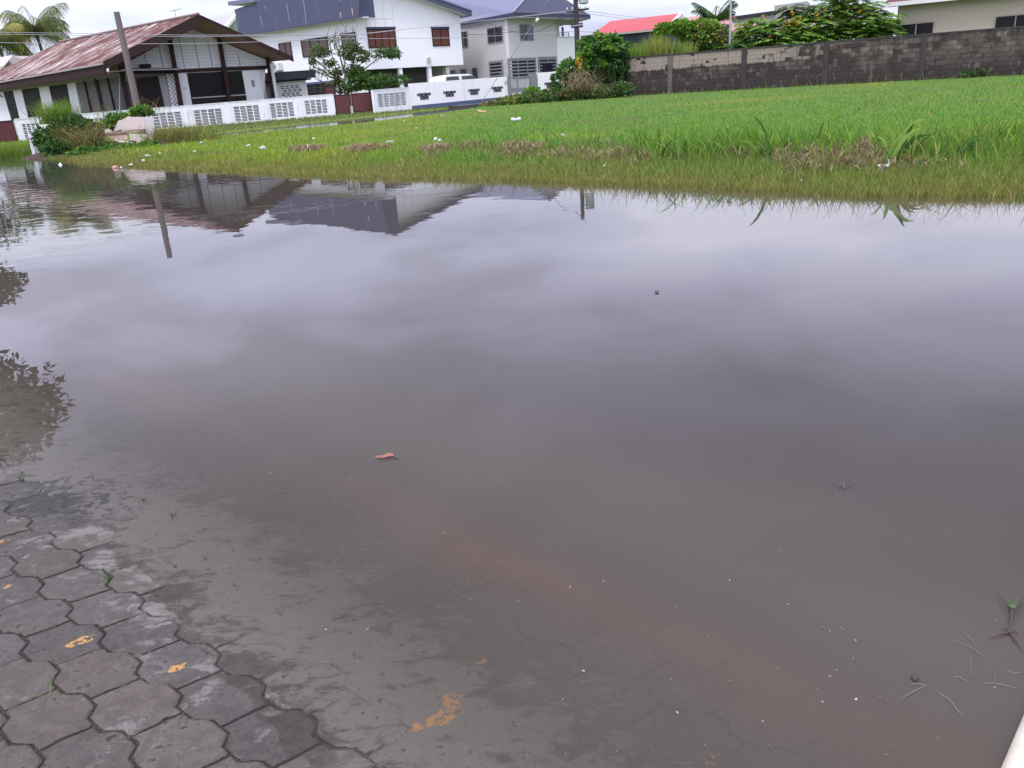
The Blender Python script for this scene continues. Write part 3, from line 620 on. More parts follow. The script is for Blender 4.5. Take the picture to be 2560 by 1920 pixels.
vp = [[(55, 310), (100, 307), (107, 350), (63, 354)], [(133, 305), (178, 301), (186, 344), (141, 348)], [(213, 298), (258, 294), (266, 335), (221, 339)], [(296, 291), (340, 287), (347, 326), (303, 331)], [(378, 284), (452, 279), (459, 316), (386, 322)], [(483, 276), (552, 271), (560, 309), (490, 315)], [(582, 267), (647, 262), (653, 300), (589, 305)], [(673, 259), (733, 255), (738, 291), (679, 295)], [(760, 252), (817, 248), (821, 282), (765, 287)]]
vents = [fpl.rect(q) for q in vp]
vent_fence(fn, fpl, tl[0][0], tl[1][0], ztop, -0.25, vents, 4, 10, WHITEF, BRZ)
for x in (116, 196, 279, 360, 468, 567, 660, 746):
    s_, z_ = fpl.sz(x, 299.5 - (x - 35) * 0.079); MB().ppoly(fpl, [(s_ - 0.13, -0.2), (s_ + 0.13, -0.2), (s_ + 0.13, ztop(s_) - 0.03), (s_ - 0.13, ztop(s_) - 0.03)], 0.002, 0.05).build('pier', WHITEF, fn)
MB().ppoly(fpl, [(tl[0][0], ztop(tl[0][0])), (tl[1][0], ztop(tl[1][0])), (tl[1][0], ztop(tl[1][0]) + 0.05), (tl[0][0], ztop(tl[0][0]) + 0.05)], -0.16, 0.025).build('coping', paint('stained_coping', (0.66, 0.66, 0.68), 0.8, 0.1, 2.0, (0.16, 0.16, 0.15), 0.8), fn)
f2 = Plane(931, 228, 54.9, 1022, 219, 57.6)
q = f2.w(1.5, 0.1); fn2 = thing('garden_fence', 'short white fence section with one wide breeze block panel right of the brown double gate', 'fence', (q.x, q.y, 0.1), f2.ang)
t2 = [f2.sz(931, 227), f2.sz(1023, 219)]; zt2 = lambda s: t2[0][1] + (t2[1][1] - t2[0][1]) * (s - t2[0][0]) / (t2[1][0] - t2[0][0])
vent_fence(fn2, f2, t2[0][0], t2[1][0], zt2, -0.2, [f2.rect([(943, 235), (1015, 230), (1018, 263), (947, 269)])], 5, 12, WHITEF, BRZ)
MB().ppoly(f2, [(t2[0][0], zt2(t2[0][0])), (t2[1][0], zt2(t2[1][0])), (t2[1][0], zt2(t2[1][0]) + 0.05), (t2[0][0], zt2(t2[0][0]) + 0.05)], -0.16, 0.03).build('coping', MC['stained_coping'], fn2)
# brown double gate
def gate_leaf(root, pl, pts, m_, off=0.0):
    s0, s1, z0, z1 = pl.rect(pts, off)
    lf = MB().pbox(pl, s0 + 0.05, s1 - 0.05, z0 + 0.05, z1 - 0.05, off - 0.02, off).build('gate_leaf', m_, root)
    f = MB().pbox(pl, s0, s1, z1 - 0.05, z1, off - 0.035, off + 0.02).pbox(pl, s0, s1, z0, z0 + 0.05, off - 0.035, off + 0.02).pbox(pl, s0, s0 + 0.05, z0 + 0.05, z1 - 0.05, off - 0.035, off + 0.02).pbox(pl, s1 - 0.05, s1, z0 + 0.05, z1 - 0.05, off - 0.035, off + 0.02)
    f.build('frame', DBROWN, lf)
q = fpl.w(fpl.sz(880, 280)[0], 0.2, 0)
gt = thing('double_gate', 'brown sheet metal double gate between the two white fence sections', 'gate', q, fpl.ang)
gate_leaf(gt, fpl, [(834, 238), (876, 234), (881, 283), (841, 286)], MAROON, -0.05)
gate_leaf(gt, fpl, [(877, 234), (926, 230), (933, 277), (882, 281)], MAROON, -0.05)
s_, z_ = fpl.sz(880, 279, 0.03); MB().pbox(fpl, s_ - 0.07, s_ + 0.07, -0.1, z_ + 0.35, -0.02, 0.10).build('stop_post', paint('worn_post', (0.45, 0.44, 0.43), 0.8, 0.2), gt)
q = fpl.w(fpl.sz(10, 350)[0], 0.05)
gt = thing('metal_gate', 'brown sheet metal gate at the left edge beside the white fence', 'gate', q, fpl.ang)
gate_leaf(gt, fpl, [(-35, 306), (33, 301), (46, 356), (-22, 362)], MAROON, 0.0)

# ------------------------------------------------------------------ annexe with charcoal fascia
apl = Plane(651, 200, 57.0, 790, 190, 59.2)
q = apl.w(3, 0.1); ax_ = thing('outbuilding', 'low white outbuilding with charcoal flat roof beside the bungalow', 'outbuilding', (q.x, q.y, 0.1), apl.ang)
zr = apl.sz(700, 205)[1]
MB().px(apl, [(686, 204), (764, 200), (771, 262), (694, 268)], -2.5, 0.0).build('wall', paint('outbuilding_white', (0.60, 0.60, 0.61), 0.8, 0.05, 1.5), ax_)
MB().px(apl, [(651, 183), (788, 174), (790, 193), (654, 205)], -3.0, 0.7).build('roof', BLACKB, ax_)
MB().px(apl, [(654, 204), (778, 195), (778, 199), (654, 208)], -2.6, 0.35).build('roof_edge', paint('roof_edge_black', (0.012, 0.012, 0.014), 0.6), ax_)
mb = MB()
for j, (xa, xb, ya, yb) in enumerate([(701, 750, 217, 213), (702, 751, 222, 217.5), (708, 757, 226, 222), (709, 757, 230, 226), (704, 752, 235, 231), (705, 752, 239, 235), (711, 758, 243, 238)]):
    for k in range(4):
        f0, f1 = k / 4, (k + 0.72) / 4
        a = apl.sz(xa + (xb - xa) * f0, ya + (yb - ya) * f0, 0.0); b = apl.sz(xa + (xb - xa) * f1, ya + (yb - ya) * f1, 0.0)
        mb.pbox(apl, a[0], b[0], (a[1] + b[1]) / 2 - 0.03, (a[1] + b[1]) / 2 + 0.03, -0.05, 0.006)
mb.build('vent_slots', paint('slot_black', (0.03, 0.03, 0.033), 0.9), ax_)
tm = MB().px(apl, [(655, 208), (680, 206), (686, 247), (661, 249)], -0.3, -0.2).build('timber_door', paint('grey_boards', (0.17, 0.155, 0.16), 0.85, 0.25, 3.0, stretch=(8, 8, 0.3)), ax_)

# ------------------------------------------------------------------ white two storey house
W_C = (893, 45, 66.5)
wl_ = Plane(560, 100, 78.5, *W_C); wf_ = Plane(*W_C, 1154, 60, 72.5)
q = wf_.w(3, 0.2); wh = thing('two_storey_house', 'white two storey house with blue grey parapet and rust curtains', 'house', (q.x, q.y, 0.2), wf_.ang)
sx = wl_.len; zu = wf_.sz(1000, 168)[1]
zt_l = wl_.sz(893, 44)[1]
MB().pbox(wl_, 0, sx - 0.02, 0.1, zt_l, -0.25, 0.0).build('wing_wall', WHITE, wh)
fx1 = wf_.sz(1154, 100)[0]
roofline = lambda s: wf_.sz(1177, 33)[1]
top = [wf_.sz(897, 30), wf_.sz(897, -52), wf_.sz(920, -58), wf_.sz(1145, 40), wf_.sz(1154, 162)]
zfl = top[-1][1]
MB().ppoly(wf_, [(0.0, zfl), (0.0, top[1][1]), (top[2][0], top[2][1]), (fx1, top[3][1]), (fx1, zfl)], -0.25, 0.0).build('front_wall', WHITE, wh)
bd = 9.0
MB().pbox(wf_, fx1 - 0.25, fx1 - 0.003, zfl, top[3][1] - 0.2, -bd, -0.26).build('side_wall', WHITE, wh)
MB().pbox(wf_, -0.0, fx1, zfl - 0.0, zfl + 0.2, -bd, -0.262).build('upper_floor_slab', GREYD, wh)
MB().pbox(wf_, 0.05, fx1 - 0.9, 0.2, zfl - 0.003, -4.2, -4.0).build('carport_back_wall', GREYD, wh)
MB().pbox(wl_, 0, sx, 0.1, zt_l - 0.3, -bd, -bd + 0.2).build('rear_wall', WHITE, wh)
# parapet
par = [(586, 24), (640, -10), (897, -80), (897, 42), (617, 89), (596, 91)]
pz = [wl_.sz(x, y, 0.9) for x, y in par]
pzl = (pz[4][1] + pz[3][1]) / 2
ptop = wl_.sz(897, -62, 0.9)[1]; pt2 = wl_.sz(640, 5, 0.9)[1]
MB().ppoly(wl_, [(pz[0][0], pzl), (pz[0][0], wl_.sz(586, 24, 0.9)[1]), (pz[1][0], pt2), (pz[2][0], ptop), (pz[3][0], pzl)], 0.75, 0.9).build('parapet', BLUEG, wh)
ra = wl_.w(pz[3][0], 0, 0.9); wfx = wf_.sz(918, 38)[0]
so_ = -((ra.x - wf_.o.x) * wf_.n.x + (ra.y - wf_.o.y) * wf_.n.y)
rb = wf_.w(wfx, 0, 0.9)
MB().prism([Vector((ra.x, ra.y, pzl)), Vector((rb.x, rb.y, pzl)), Vector((rb.x, rb.y, ptop)), Vector((ra.x, ra.y, ptop))], [Vector((p[0] + wl_.n.x * -0.15, p[1] + 0.15, p[2])) for p in ((ra.x, ra.y, pzl), (rb.x, rb.y, pzl), (rb.x, rb.y, ptop), (ra.x, ra.y, ptop))]).build('parapet_return', BLUEG, wh)
MB().pbox(wl_, pz[0][0] + 0.05, pz[3][0] - 0.05, pzl - 0.04, pzl + 0.08, -0.1, 0.745).build('parapet_soffit', paint('soffit_white', (0.60, 0.60, 0.62), 0.8), wh)
MB().prism([wl_.w(pz[0][0] - 0.5, wl_.sz(573, 14, 1.0)[1], 1.1), wl_.w(pz[1][0], pt2 + 0.0, 1.1), wl_.w(pz[1][0], pt2 + 0.28, 1.1), wl_.w(pz[0][0] - 0.5, wl_.sz(573, 14, 1.0)[1] + 0.3, 1.1)], [wl_.w(pz[0][0] - 0.5, wl_.sz(573, 14, 1.0)[1], -5), wl_.w(pz[1][0], pt2, -5), wl_.w(pz[1][0], pt2 + 0.28, -5), wl_.w(pz[0][0] - 0.5, wl_.sz(573, 14, 1.0)[1] + 0.3, -5)]).build('roof_edge', BLUER, wh)
for (xa, ya, xb, yb, n_, m_) in ((716, 8, 724, 56, 'peeled_streak', 0), (758, 0, 766, 60, 'peeled_streak', 0), (650, 38, 656, 64, 'peeled_streak', 0), (661, 15, 664, 23, 'peeled_streak', 0), (850.5, 31, 852.5, 44, 'bare_patch', 1), (879, 20, 882, 38, 'bare_patch', 1), (850, -14, 851, 2, 'bare_patch', 1)):
    a = wl_.sz(xa, ya, 0.9); b = wl_.sz(xb, yb, 0.9); MB().ppoly(wl_, [(a[0] - 0.03, a[1]), (a[0] + 0.07, a[1]), (b[0] + 0.05, b[1]), (b[0] - 0.03, b[1])], 0.902, 0.906).build(n_, paint('bare_wood_patch', (0.50, 0.40, 0.33), 0.8) if m_ else paint('peeled_pale', (0.24, 0.24, 0.30), 0.8, 0.2), wh)
# front roof: slab falling to the right with deep fascia
e0 = wf_.sz(1177, 26, 0.9); slp = (wf_.sz(918, -66, 0.9)[1] - e0[1]) / (wf_.sz(918, -66, 0.9)[0] - e0[0])
s_l = wf_.sz(920, 0, 0.9)[0]; zl_ = e0[1] + slp * (s_l - e0[0])
MB().ppoly(wf_, [(s_l, zl_), (e0[0], e0[1]), (e0[0], e0[1] - 0.42), (s_l, zl_ - 0.42)], 0.82, 0.9).build('fascia', BLUEG, wh)
MB().ppoly(wf_, [(s_l, zl_ + 0.06), (e0[0] + 0.12, e0[1] + 0.02), (e0[0] + 0.12, e0[1] - 0.08), (s_l, zl_ - 0.06)], -9, 0.97).build('roof', BLUER, wh)
MB().ppoly(wf_, [(s_l, zl_ - 0.30), (e0[0] - 0.02, e0[1] - 0.30), (e0[0] - 0.02, e0[1] - 0.36), (s_l, zl_ - 0.36)], -8, 0.815).build('soffit', MC['soffit_white'], wh)
MB().ppoly(wf_, [(e0[0], e0[1] - 0.08), (e0[0] + 0.08, e0[1] - 0.08), (e0[0] + 0.08, e0[1] - 0.42), (e0[0], e0[1] - 0.42)], -9, 0.9).build('eave_board', BLUEG, wh)
window(wh, wf_, [(916, 73), (987, 71), (991, 119), (922, 121)], DBROWN, CURTAIN, 4, 0.07, hood=BLUED)
window(wh, wf_, [(1078, 72), (1121, 71), (1124, 115), (1082, 116)], DBROWN, CURTAIN, 2, 0.07, hood=BLUED)
window(wh, wl_, [(698, 109), (728, 104), (732, 146), (702, 150)], DBROWN, BROWNP, 2, 0.06)
window(wh, wl_, [(753, 101), (820, 90), (823, 136), (758, 143)], DBROWN, BROWNP, 3, 0.06)
window(wh, wl_, [(853, 84), (889, 80), (892, 117), (857, 123)], DBROWN, paint('grey_blind_behind_glass', (0.17, 0.15, 0.14), 0.3, 0.1, 4.0), 1, 0.06)
lw = window(wh, wl_, [(768, 211), (838, 205), (840, 236), (771, 240)], paint('window_iron', (0.09, 0.085, 0.085), 0.6), DARKW, 4, 0.05, rows=3, hood=BLUEB)
mb = MB()
for (xa, ya, xb, yb) in [((931), 0, 935, 47), (955, 5, 959, 47), (979, 5, 983, 47), (914, 49, 917, 70), (937, 49, 939, 70), (961, 49, 963, 70), (984, 49, 986, 70)]:
    a = wf_.sz(xa, ya); b = wf_.sz(xb, yb); mb.ppoly(wf_, [(a[0] - 0.015, a[1]), (a[0] + 0.015, a[1]), (b[0] + 0.015, b[1]), (b[0] - 0.015, b[1])], 0.001, 0.006)
a = wf_.sz(912, 48); b = wf_.sz(984, 48); mb.pbox(wf_, a[0], b[0], a[1] - 0.02, a[1] + 0.02, 0.001, 0.008)
mb.build('panel_joint', paint('joint_grey', (0.45, 0.45, 0.48), 0.8), wh)
for (xt, xb, wd, off, m_) in [(1001, 1006, 0.16, -0.08, WHITE), (1074, 1080, 0.17, -0.08, WHITE), (1119, 1123, 0.17, -0.5, WHITE)]:
    a = wf_.sz(xt, 168, off); MB().pbox(wf_, a[0] - wd, a[0] + wd, 0.15, zfl - 0.004, off - 0.3, off).build('column', m_, wh)
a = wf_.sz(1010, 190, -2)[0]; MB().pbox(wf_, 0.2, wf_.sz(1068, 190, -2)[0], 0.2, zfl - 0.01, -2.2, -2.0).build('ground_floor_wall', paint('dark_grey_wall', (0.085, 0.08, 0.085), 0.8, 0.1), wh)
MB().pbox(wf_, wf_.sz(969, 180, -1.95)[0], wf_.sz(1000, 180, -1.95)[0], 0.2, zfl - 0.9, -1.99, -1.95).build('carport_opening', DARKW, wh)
s_, z_ = wf_.sz(1070.5, 150); MB().pbox(wf_, s_ - 0.13, s_ + 0.13, z_ - 0.19, z_ + 0.19, 0.003, 0.2).build('wall_box', paint('meter_box_grey', (0.42, 0.42, 0.38), 0.6), wh)
acu = wl_.sz(698, 167); ac = thing('air_conditioner', 'white air conditioner box on the white house wall above the charcoal roof', 'air conditioner', wl_.w(acu[0], acu[1] - 0.3, 0.2), wl_.ang)
MB().pbox(wl_, acu[0] - 0.48, acu[0] + 0.48, acu[1] - 0.28, acu[1] + 0.28, 0.05, 0.4).build('casing', paint('ac_white', (0.66, 0.66, 0.67), 0.5), ac)
mb = MB().lathe(wl_.w(acu[0] - 0.12, acu[1], 0.40), [(0.02, 0.015), (0.20, 0.015), (0.215, 0.0)], 18, Vector((wl_.n.x, wl_.n.y, 0))); mb.build('fan_grille', GREYP, ac)
MB().pbox(wl_, acu[0] - 0.5, acu[0] + 0.5, acu[1] - 0.33, acu[1] - 0.285, 0.004, 0.42).build('bracket', GREYP, ac)

# ------------------------------------------------------------------ beige two storey house with blue hip roof
bl_ = Plane(1100, 60, 79.5, 1266, 40, 71.0); br_ = Plane(1266, 40, 71.0, 1392, 60, 77.0)
q = br_.w(2, 0.2); bh = thing('two_storey_house', 'beige two storey house with slate blue hip roof behind the utility pole', 'house', (q.x, q.y, 0.2), br_.ang)
zeL = bl_.sz(1262, 36)[1]
MB().pbox(bl_, 0, bl_.len - 0.01, 0.1, zeL + 0.2, -0.25, 0.0).build('wall', BEIGE, bh)
MB().pbox(br_, 0, br_.len, 0.1, zeL + 0.2, -0.25, 0.0).build('wall', paint('light_beige_render', (0.57, 0.55, 0.555), 0.75, 0.04, 0.8, (0.50, 0.48, 0.48), 0.3), bh)
MB().pbox(br_, br_.len - 0.22, br_.len - 0.0, 0.1, zeL, -8, -0.255).build('wall', BEIGE, bh)
MB().pbox(br_, 0.0, 0.28, zeL - 5.5, zeL + 0.1, 0.002, 0.05).build('corner_pilaster', MC['light_beige_render'], bh)
# hip roof
ev = br_.sz(1282, 31, 1.0)[1]
C0 = P(1282, 32, 69.6); EL = P(1100, 62, 79.5); ER = P(1476, 31, 78.0); ER.z = C0.z; EL.z = C0.z
apx = P(1350, -42, 78.5); ap2 = P(1105, 2, 86.0); 
bk = ER + Vector((-3, 10, 0)); bk2 = EL + Vector((1.5, 12, 0))
ap2.z = apx.z
slab([C0, apx, ap2, EL], 0.06).build('roof', BLUER, bh)  # sky reflection is put into this slope's lighter blue; the hip stays dark
slab([ER, apx, C0], 0.06).build('roof_hip', BLUED, bh)
slab([apx, ER, bk, bk2, ap2], 0.06).build('roof_rear', BLUER, bh)
for a, b in ((EL, C0), (C0, ER)):
    MB().prism([a + Vector((0, 0, 0.02)), b + Vector((0, 0, 0.02)), b - Vector((0, 0, 0.30)), a - Vector((0, 0, 0.30))], [p + (bl_.w(0, 0, -0.08) - bl_.w(0, 0, 0) if a is EL else br_.w(0, 0, -0.08) - br_.w(0, 0, 0)) for p in (a + Vector((0, 0, 0.02)), b + Vector((0, 0, 0.02)), b - Vector((0, 0, 0.30)), a - Vector((0, 0, 0.30)))]).build('fascia', BLUED, bh)
d3 = Vector((0, 0, 0.27))
slab([EL - d3, C0 - d3, ER - d3, bk - d3, bk2 - d3], 0.05).build('soffit', paint('shaded_soffit', (0.42, 0.40, 0.40), 0.8), bh)
MB().tube([C0 + Vector((0, 0, 0.04)), apx + Vector((0, 0, 0.05))], 0.08, 6).build('hip_cap', paint('pale_blue_cap', (0.24, 0.25, 0.33), 0.5), bh)
window(bh, bl_, [(1148, 80), (1169, 78), (1171, 117), (1151, 119)], GREYP, GLASSD, 2, 0.05)
window(bh, bl_, [(1218, 70), (1257, 66), (1258, 106), (1221, 109)], GREYP, GLASSD, 2, 0.06)
wv = window(bh, br_, [(1298, 62), (1331, 61), (1333, 101), (1301, 102)], GREYP, GLASSD, 2, 0.06)
s0, s1, z0, z1 = br_.rect([(1316, 62), (1331, 61), (1333, 101), (1318, 102)]); MB().pbox(br_, s0, s1 - 0.06, z0 + 0.06, z1 - 0.06, 0.03, 0.045).build('pane', paint('reflective_pane', (0.07, 0.075, 0.10), 0.12, spec=0.7), wv)
def grille(pl, pts, name='louvred_opening'):
    s0, s1, z0, z1 = pl.rect(pts)
    g = MB().pbox(pl, s0, s1, z0, z1, 0.003, 0.02).build(name, DARKW, bh)
    m_ = MB(); slats(m_, pl, s0, s1, z0, z1, 0.03, 0.26, 0.10, 0.05); m_.pbox(pl, s0, s0 + 0.12, z0, z1, 0.022, 0.10); m_.pbox(pl, s1 - 0.12, s1, z0, z1, 0.022, 0.10); m_.pbox(pl, s0 + 0.12, s1 - 0.12, z1 - 0.12, z1, 0.022, 0.10)
    n_ = max(1, int((s1 - s0) / 1.1))
    for i in range(1, n_): x_ = s0 + (s1 - s0) * i / n_; m_.pbox(pl, x_ - 0.04, x_ + 0.04, z0, z1 - 0.12, 0.082, 0.11)
    m_.build('slats', paint('slat_grey', (0.24, 0.24, 0.27), 0.6), g); return s0, s1, z0, z1
grille(bl_, [(1223, 153), (1257, 150), (1260, 200), (1227, 203)]); grille(br_, [(1268, 146), (1338, 143), (1340, 195), (1271, 197)]); a = grille(br_, [(1344, 142), (1390, 141), (1391, 190), (1347, 193)])
s0, s1, z0, z1 = br_.rect([(1354, 159), (1379, 158), (1380, 190), (1355, 192)]); MB().pbox(br_, s0, s1, z0, z1, 0.112, 0.13).build('window_opening', GLASSD, bh)
for pts in ([(1127, 175), (1139, 174), (1139, 196), (1128, 197)], [(1152, 173), (1166, 172), (1167, 196), (1153, 197)]): window(bh, bl_, pts, GREYP, GLASSD, 1, 0.06, rows=3)
dr = window(bh, bl_, [(1181, 170), (1194, 169), (1196, 205), (1183, 207)], GREYP, GLASSD, 1, 0.05, name='door')
# terrace
tp0 = br_.sz(1392, 92)[0]; tz = br_.sz(1392, 91)[1]; tp1 = br_.sz(1442, 90, 0.0)[0]
MB().pbox(br_, tp0, tp1, 0.1, tz - 0.12, -0.2, 0.02).build('terrace_wall', WHITE, bh)
MB().pbox(br_, tp0 - 0.2, tp1 + 0.1, tz - 0.12, tz, -0.25, 0.07).build('terrace_coping', MC['outbuilding_white'], bh)
MB().pbox(br_, tp1 - 0.2, tp1, 0.1, tz - 0.12, -6, -0.21).build('terrace_wall', WHITE, bh)
a = br_.sz(1389, 60)[0]; b = br_.sz(1397, 60)[0]; MB().pbox(br_, a, b, tz, C0.z - 0.33, -0.3, 0.03).build('terrace_column', paint('column_grey', (0.40, 0.40, 0.41), 0.8), bh)
MB().pbox(br_, b, tp1 + 0.3, C0.z - 0.62, C0.z - 0.33, -0.3, 0.0).build('terrace_beam', MC['column_grey'], bh)
mb = MB()
for xx in (1401, 1417, 1433): s_ = br_.sz(xx, 88)[0]; mb.pbox(br_, s_ - 0.03, s_ + 0.03, tz, tz + 0.38, -0.5, -0.44)
for hh in (0.18, 0.35): mb.pbox(br_, br_.sz(1401, 88)[0], br_.sz(1433, 88)[0], tz + hh, tz + hh + 0.04, -0.49, -0.45)
mb.build('terrace_railing', GREYP, bh)
s_ = br_.sz(1424, 88)[0]; MB().pbox(br_, s_ - 0.08, s_ + 0.08, tz, tz + 0.85, -0.8, -0.64).build('terrace_vent_pipe', GREYP, bh)

# ------------------------------------------------------------------ white street wall with blue plinth and T shaped vents
sp_ = Plane(1022, 209, 58.3, 1270, 191, 65.0)
q = sp_.w(4, 0.15); sw = thing('street_wall', 'low white street wall with blue plinth and four dark T shaped vents', 'wall', (q.x, q.y, 0.15), sp_.ang)
ta, tb = sp_.sz(1024, 209), sp_.sz(1269, 191); zt_ = lambda s: ta[1] + (tb[1] - ta[1]) * (s - ta[0]) / (tb[0] - ta[0])
MB().ppoly(sp_, [(ta[0], -0.1), (tb[0], -0.1), (tb[0], tb[1]), (ta[0], ta[1])], -0.18, 0.0).build('wall', paint('street_white', (0.80, 0.80, 0.81), 0.7, 0.03, 0.8, (0.55, 0.54, 0.50), 0.3), sw)
pa, pb = sp_.sz(1031, 264.5)[1], sp_.sz(1270, 241)[1]
MB().ppoly(sp_, [(ta[0], -0.1), (tb[0], -0.1), (tb[0], pb), (ta[0], pa)], 0.003, 0.03).build('plinth', BLUEB, sw)
def tvent(pl, par_, up_, lo_):
    s0, s1, z0, z1 = pl.rect(up_); a0, a1, b0, b1 = pl.rect(lo_); md = (a0 + a1) / 2; hw = (a1 - a0) / 2
    v = MB().pbox(pl, s0, s1, z0, z1, 0.003, 0.012).pbox(pl, md - hw, md + hw, b0, z0 - 0.001, 0.003, 0.012).build('vent', paint('vent_dark', (0.040, 0.042, 0.06), 0.8, 0.4, 9.0), par_)
    g = MB()
    for j in range(4):
        zz = b0 + (z1 - b0) * (j + 0.5) / 4; A_, B_ = (s0, s1) if zz > z0 else (md - hw, md + hw); n_ = 3 if zz > z0 else 2
        for k in range(n_): g.pbox(pl, A_ + (B_ - A_) * (k + 0.25) / n_, A_ + (B_ - A_) * (k + 0.55) / n_, zz - 0.02, zz + 0.02, 0.0125, 0.03)
    g.build('vent_grille', paint('vent_grid', (0.26, 0.26, 0.28), 0.8), v)
for u_, l_ in ([[(1042, 234), (1076, 231), (1077, 238), (1043, 241)], [(1050, 241), (1071, 239), (1072, 248), (1051, 250)]], [[(1108, 229), (1139, 226), (1139, 232), (1108, 235)], [(1114, 235), (1134, 233), (1135, 241), (1114, 243)]], [[(1170, 224), (1199, 221), (1199, 227), (1171, 229)], [(1175, 229), (1195, 227), (1195, 236), (1176, 238)]], [[(1229, 218), (1257, 215), (1257, 221), (1229, 224)], [(1234, 224), (1253, 222), (1253, 229), (1234, 231)]]): tvent(sp_, sw, u_, l_)
s_, z_ = sp_.sz(1264, 205); MB().lathe(sp_.w(s_, z_, 0.0), [(0.15, 0.004), (0.15, 0.02), (0.12, 0.035)], 18, Vector((sp_.n.x, sp_.n.y, 0))).build('number_plaque', paint('plaque_grey', (0.50, 0.50, 0.53), 0.6, 0.3, 12), sw)
q = sp_.w(sp_.sz(1300, 225)[0], 0.15)
sg = thing('metal_gate', 'grey barred metal gate between two grey posts right of the street wall', 'gate', q, sp_.ang)
for (x0, x1, yt, yb) in ((1270, 1278, 189, 241), (1329, 1343, 184, 227)):
    a = sp_.rect([(x0, yt), (x1, yt), (x1 + 1, yb), (x0 + 1, yb)], 0.1); MB().pbox(sp_, a[0] + 0.02, a[1], 0.0, a[3], -0.2, 0.1).build('gate_post', GREYP, sg)
a = sp_.rect([(1279, 194), (1328, 191), (1328, 225), (1280, 236)]); zmid = a[2] + (a[3] - a[2]) * 0.30
lf = MB().pbox(sp_, a[0], a[1], a[2], zmid, -0.03, 0.0).pbox(sp_, a[0] + 0.55, a[0] + 0.75, zmid, a[3], -0.03, 0.0).pbox(sp_, a[0], a[1], a[3] - 0.06, a[3], -0.035, 0.005).build('gate_leaf', GREYP, sg)
mb = MB()
for k in range(16): x_ = a[0] + (a[1] - a[0]) * (k + 0.5) / 16; mb.pbox(sp_, x_ - 0.014, x_ + 0.014, zmid, a[3] - 0.06, -0.025, -0.005)
mb.build('bars', GREYP, lf)
q = sp_.w(sp_.sz(1370, 205)[0], 0.15)
s2w = thing('street_wall', 'white street wall piece right of the grey gate, half hidden by creepers', 'wall', q, sp_.ang)
MB().px(sp_, [(1344, 182), (1440, 175), (1440, 240), (1346, 240)], -0.18, 0.0).build('wall', MC['street_white'], s2w)
tvent(sp_, s2w, [(1361, 207), (1390, 204), (1390, 210), (1361, 213)], [(1366, 213), (1385, 211), (1385, 219), (1367, 221)])
# drive strip in front of the street wall
p = [sp_.w(2.2, 0, 2.6), sp_.w(14, 0, 2.6), sp_.w(14, 0, 0.6), sp_.w(2.8, 0, 0.7)]
tag(MB().prism([Vector((a.x, a.y, 0.155)) for a in p], [Vector((a.x, a.y, -0.1)) for a in p]).build('road', paint('wet_asphalt', (0.055, 0.052, 0.056), 0.45, 0.25, 5.0)), 'wet grey asphalt strip before the white street wall', 'road', kind='structure')

# ------------------------------------------------------------------ white car behind the street wall
cpl = Plane(1120, 195, 64.5, 1196, 190, 67.0)
cs = lambda x, y: cpl.sz(x, y, 0.0)
q = cpl.w(*[cs(1160, 200)[0], 0.2], -0.8); car = thing('parked_car', 'white sport utility car parked behind the white street wall', 'car', (q.x, q.y, 0.2), cpl.ang)
rz = cs(1165, 184)[1]; sA_ = cs(1112, 190)[0]; sB_ = cs(1197, 190)[0]; base = rz - 1.75
prof = [(sA_ - 0.15, base + 0.35), (sA_ - 0.22, base + 0.8), (sA_ - 0.1, base + 1.08), (sA_ + 0.10, base + 1.55), (sA_ + 0.35, base + 1.68), (sA_ + 1.2, base + 1.75), (sB_ - 0.9, base + 1.73), (sB_ - 0.55, base + 1.63), (sB_ + 0.1, base + 1.08), (sB_ + 1.05, base + 0.95), (sB_ + 1.2, base + 0.75), (sB_ + 1.2, base + 0.35)]
V = []; F = []; n_ = len(prof)
for o_, tuck in ((-1.75, 1), (-1.6, 0.5), (-0.15, 0.5), (0.0, 1)):
    for s_, z_ in prof:
        k = max(0, z_ - base - 1.08); ins = 0.16 * k * (1 if o_ > -0.8 else -1)
        V.append(cpl.w(s_, z_ - (0.03 if tuck == 1 and k > 0.5 else 0), o_ - ins))
for r_i in range(3): F += [[r_i * n_ + i, r_i * n_ + (i + 1) % n_, (r_i + 1) * n_ + (i + 1) % n_, (r_i + 1) * n_ + i] for i in range(n_)]
F += [list(range(n_))[::-1], [3 * n_ + i for i in range(n_)]]
cb = MB().add(V, F); cb.sm = True; cb.build('body', CARP, car)
zs0, zs1 = base + 1.14, base + 1.60
for (sa, sb, ta_, tb_) in ((sA_ + 0.08, sA_ + 1.55, sA_ + 0.22, sA_ + 1.55), (sA_ + 1.9, sB_ + 0.0, sA_ + 1.9, sB_ - 0.55)):
    MB().prism([cpl.w(sa, zs0, 0.012), cpl.w(sb, zs0, 0.012), cpl.w(tb_, zs1, -0.06), cpl.w(ta_, zs1, -0.06)], [cpl.w(sa, zs0, -0.05), cpl.w(sb, zs0, -0.05), cpl.w(tb_, zs1, -0.13), cpl.w(ta_, zs1, -0.13)]).build('side_window', GLASSD, car)
for o_ in (-0.25, -1.45):
    MB().tube([cpl.w(sA_ + 0.5, base + 1.76, o_), cpl.w(sA_ + 0.6, base + 1.80, o_), cpl.w(sA_ + 1.7, base + 1.81, o_), cpl.w(sA_ + 1.8, base + 1.76, o_)], 0.018, 5).build('roof_rail', RUBBER, car)
for s_ in (sA_ + 0.6, sB_ + 0.35):
    for o_ in (-0.1, -1.65):
        wv_ = MB().lathe(cpl.w(s_, base + 0.34, o_ - 0.1), [(0.2, 0.0), (0.33, 0.02), (0.34, 0.1), (0.33, 0.2), (0.2, 0.22)], 18, Vector((cpl.n.x, cpl.n.y, 0))).build('wheel', RUBBER, car)

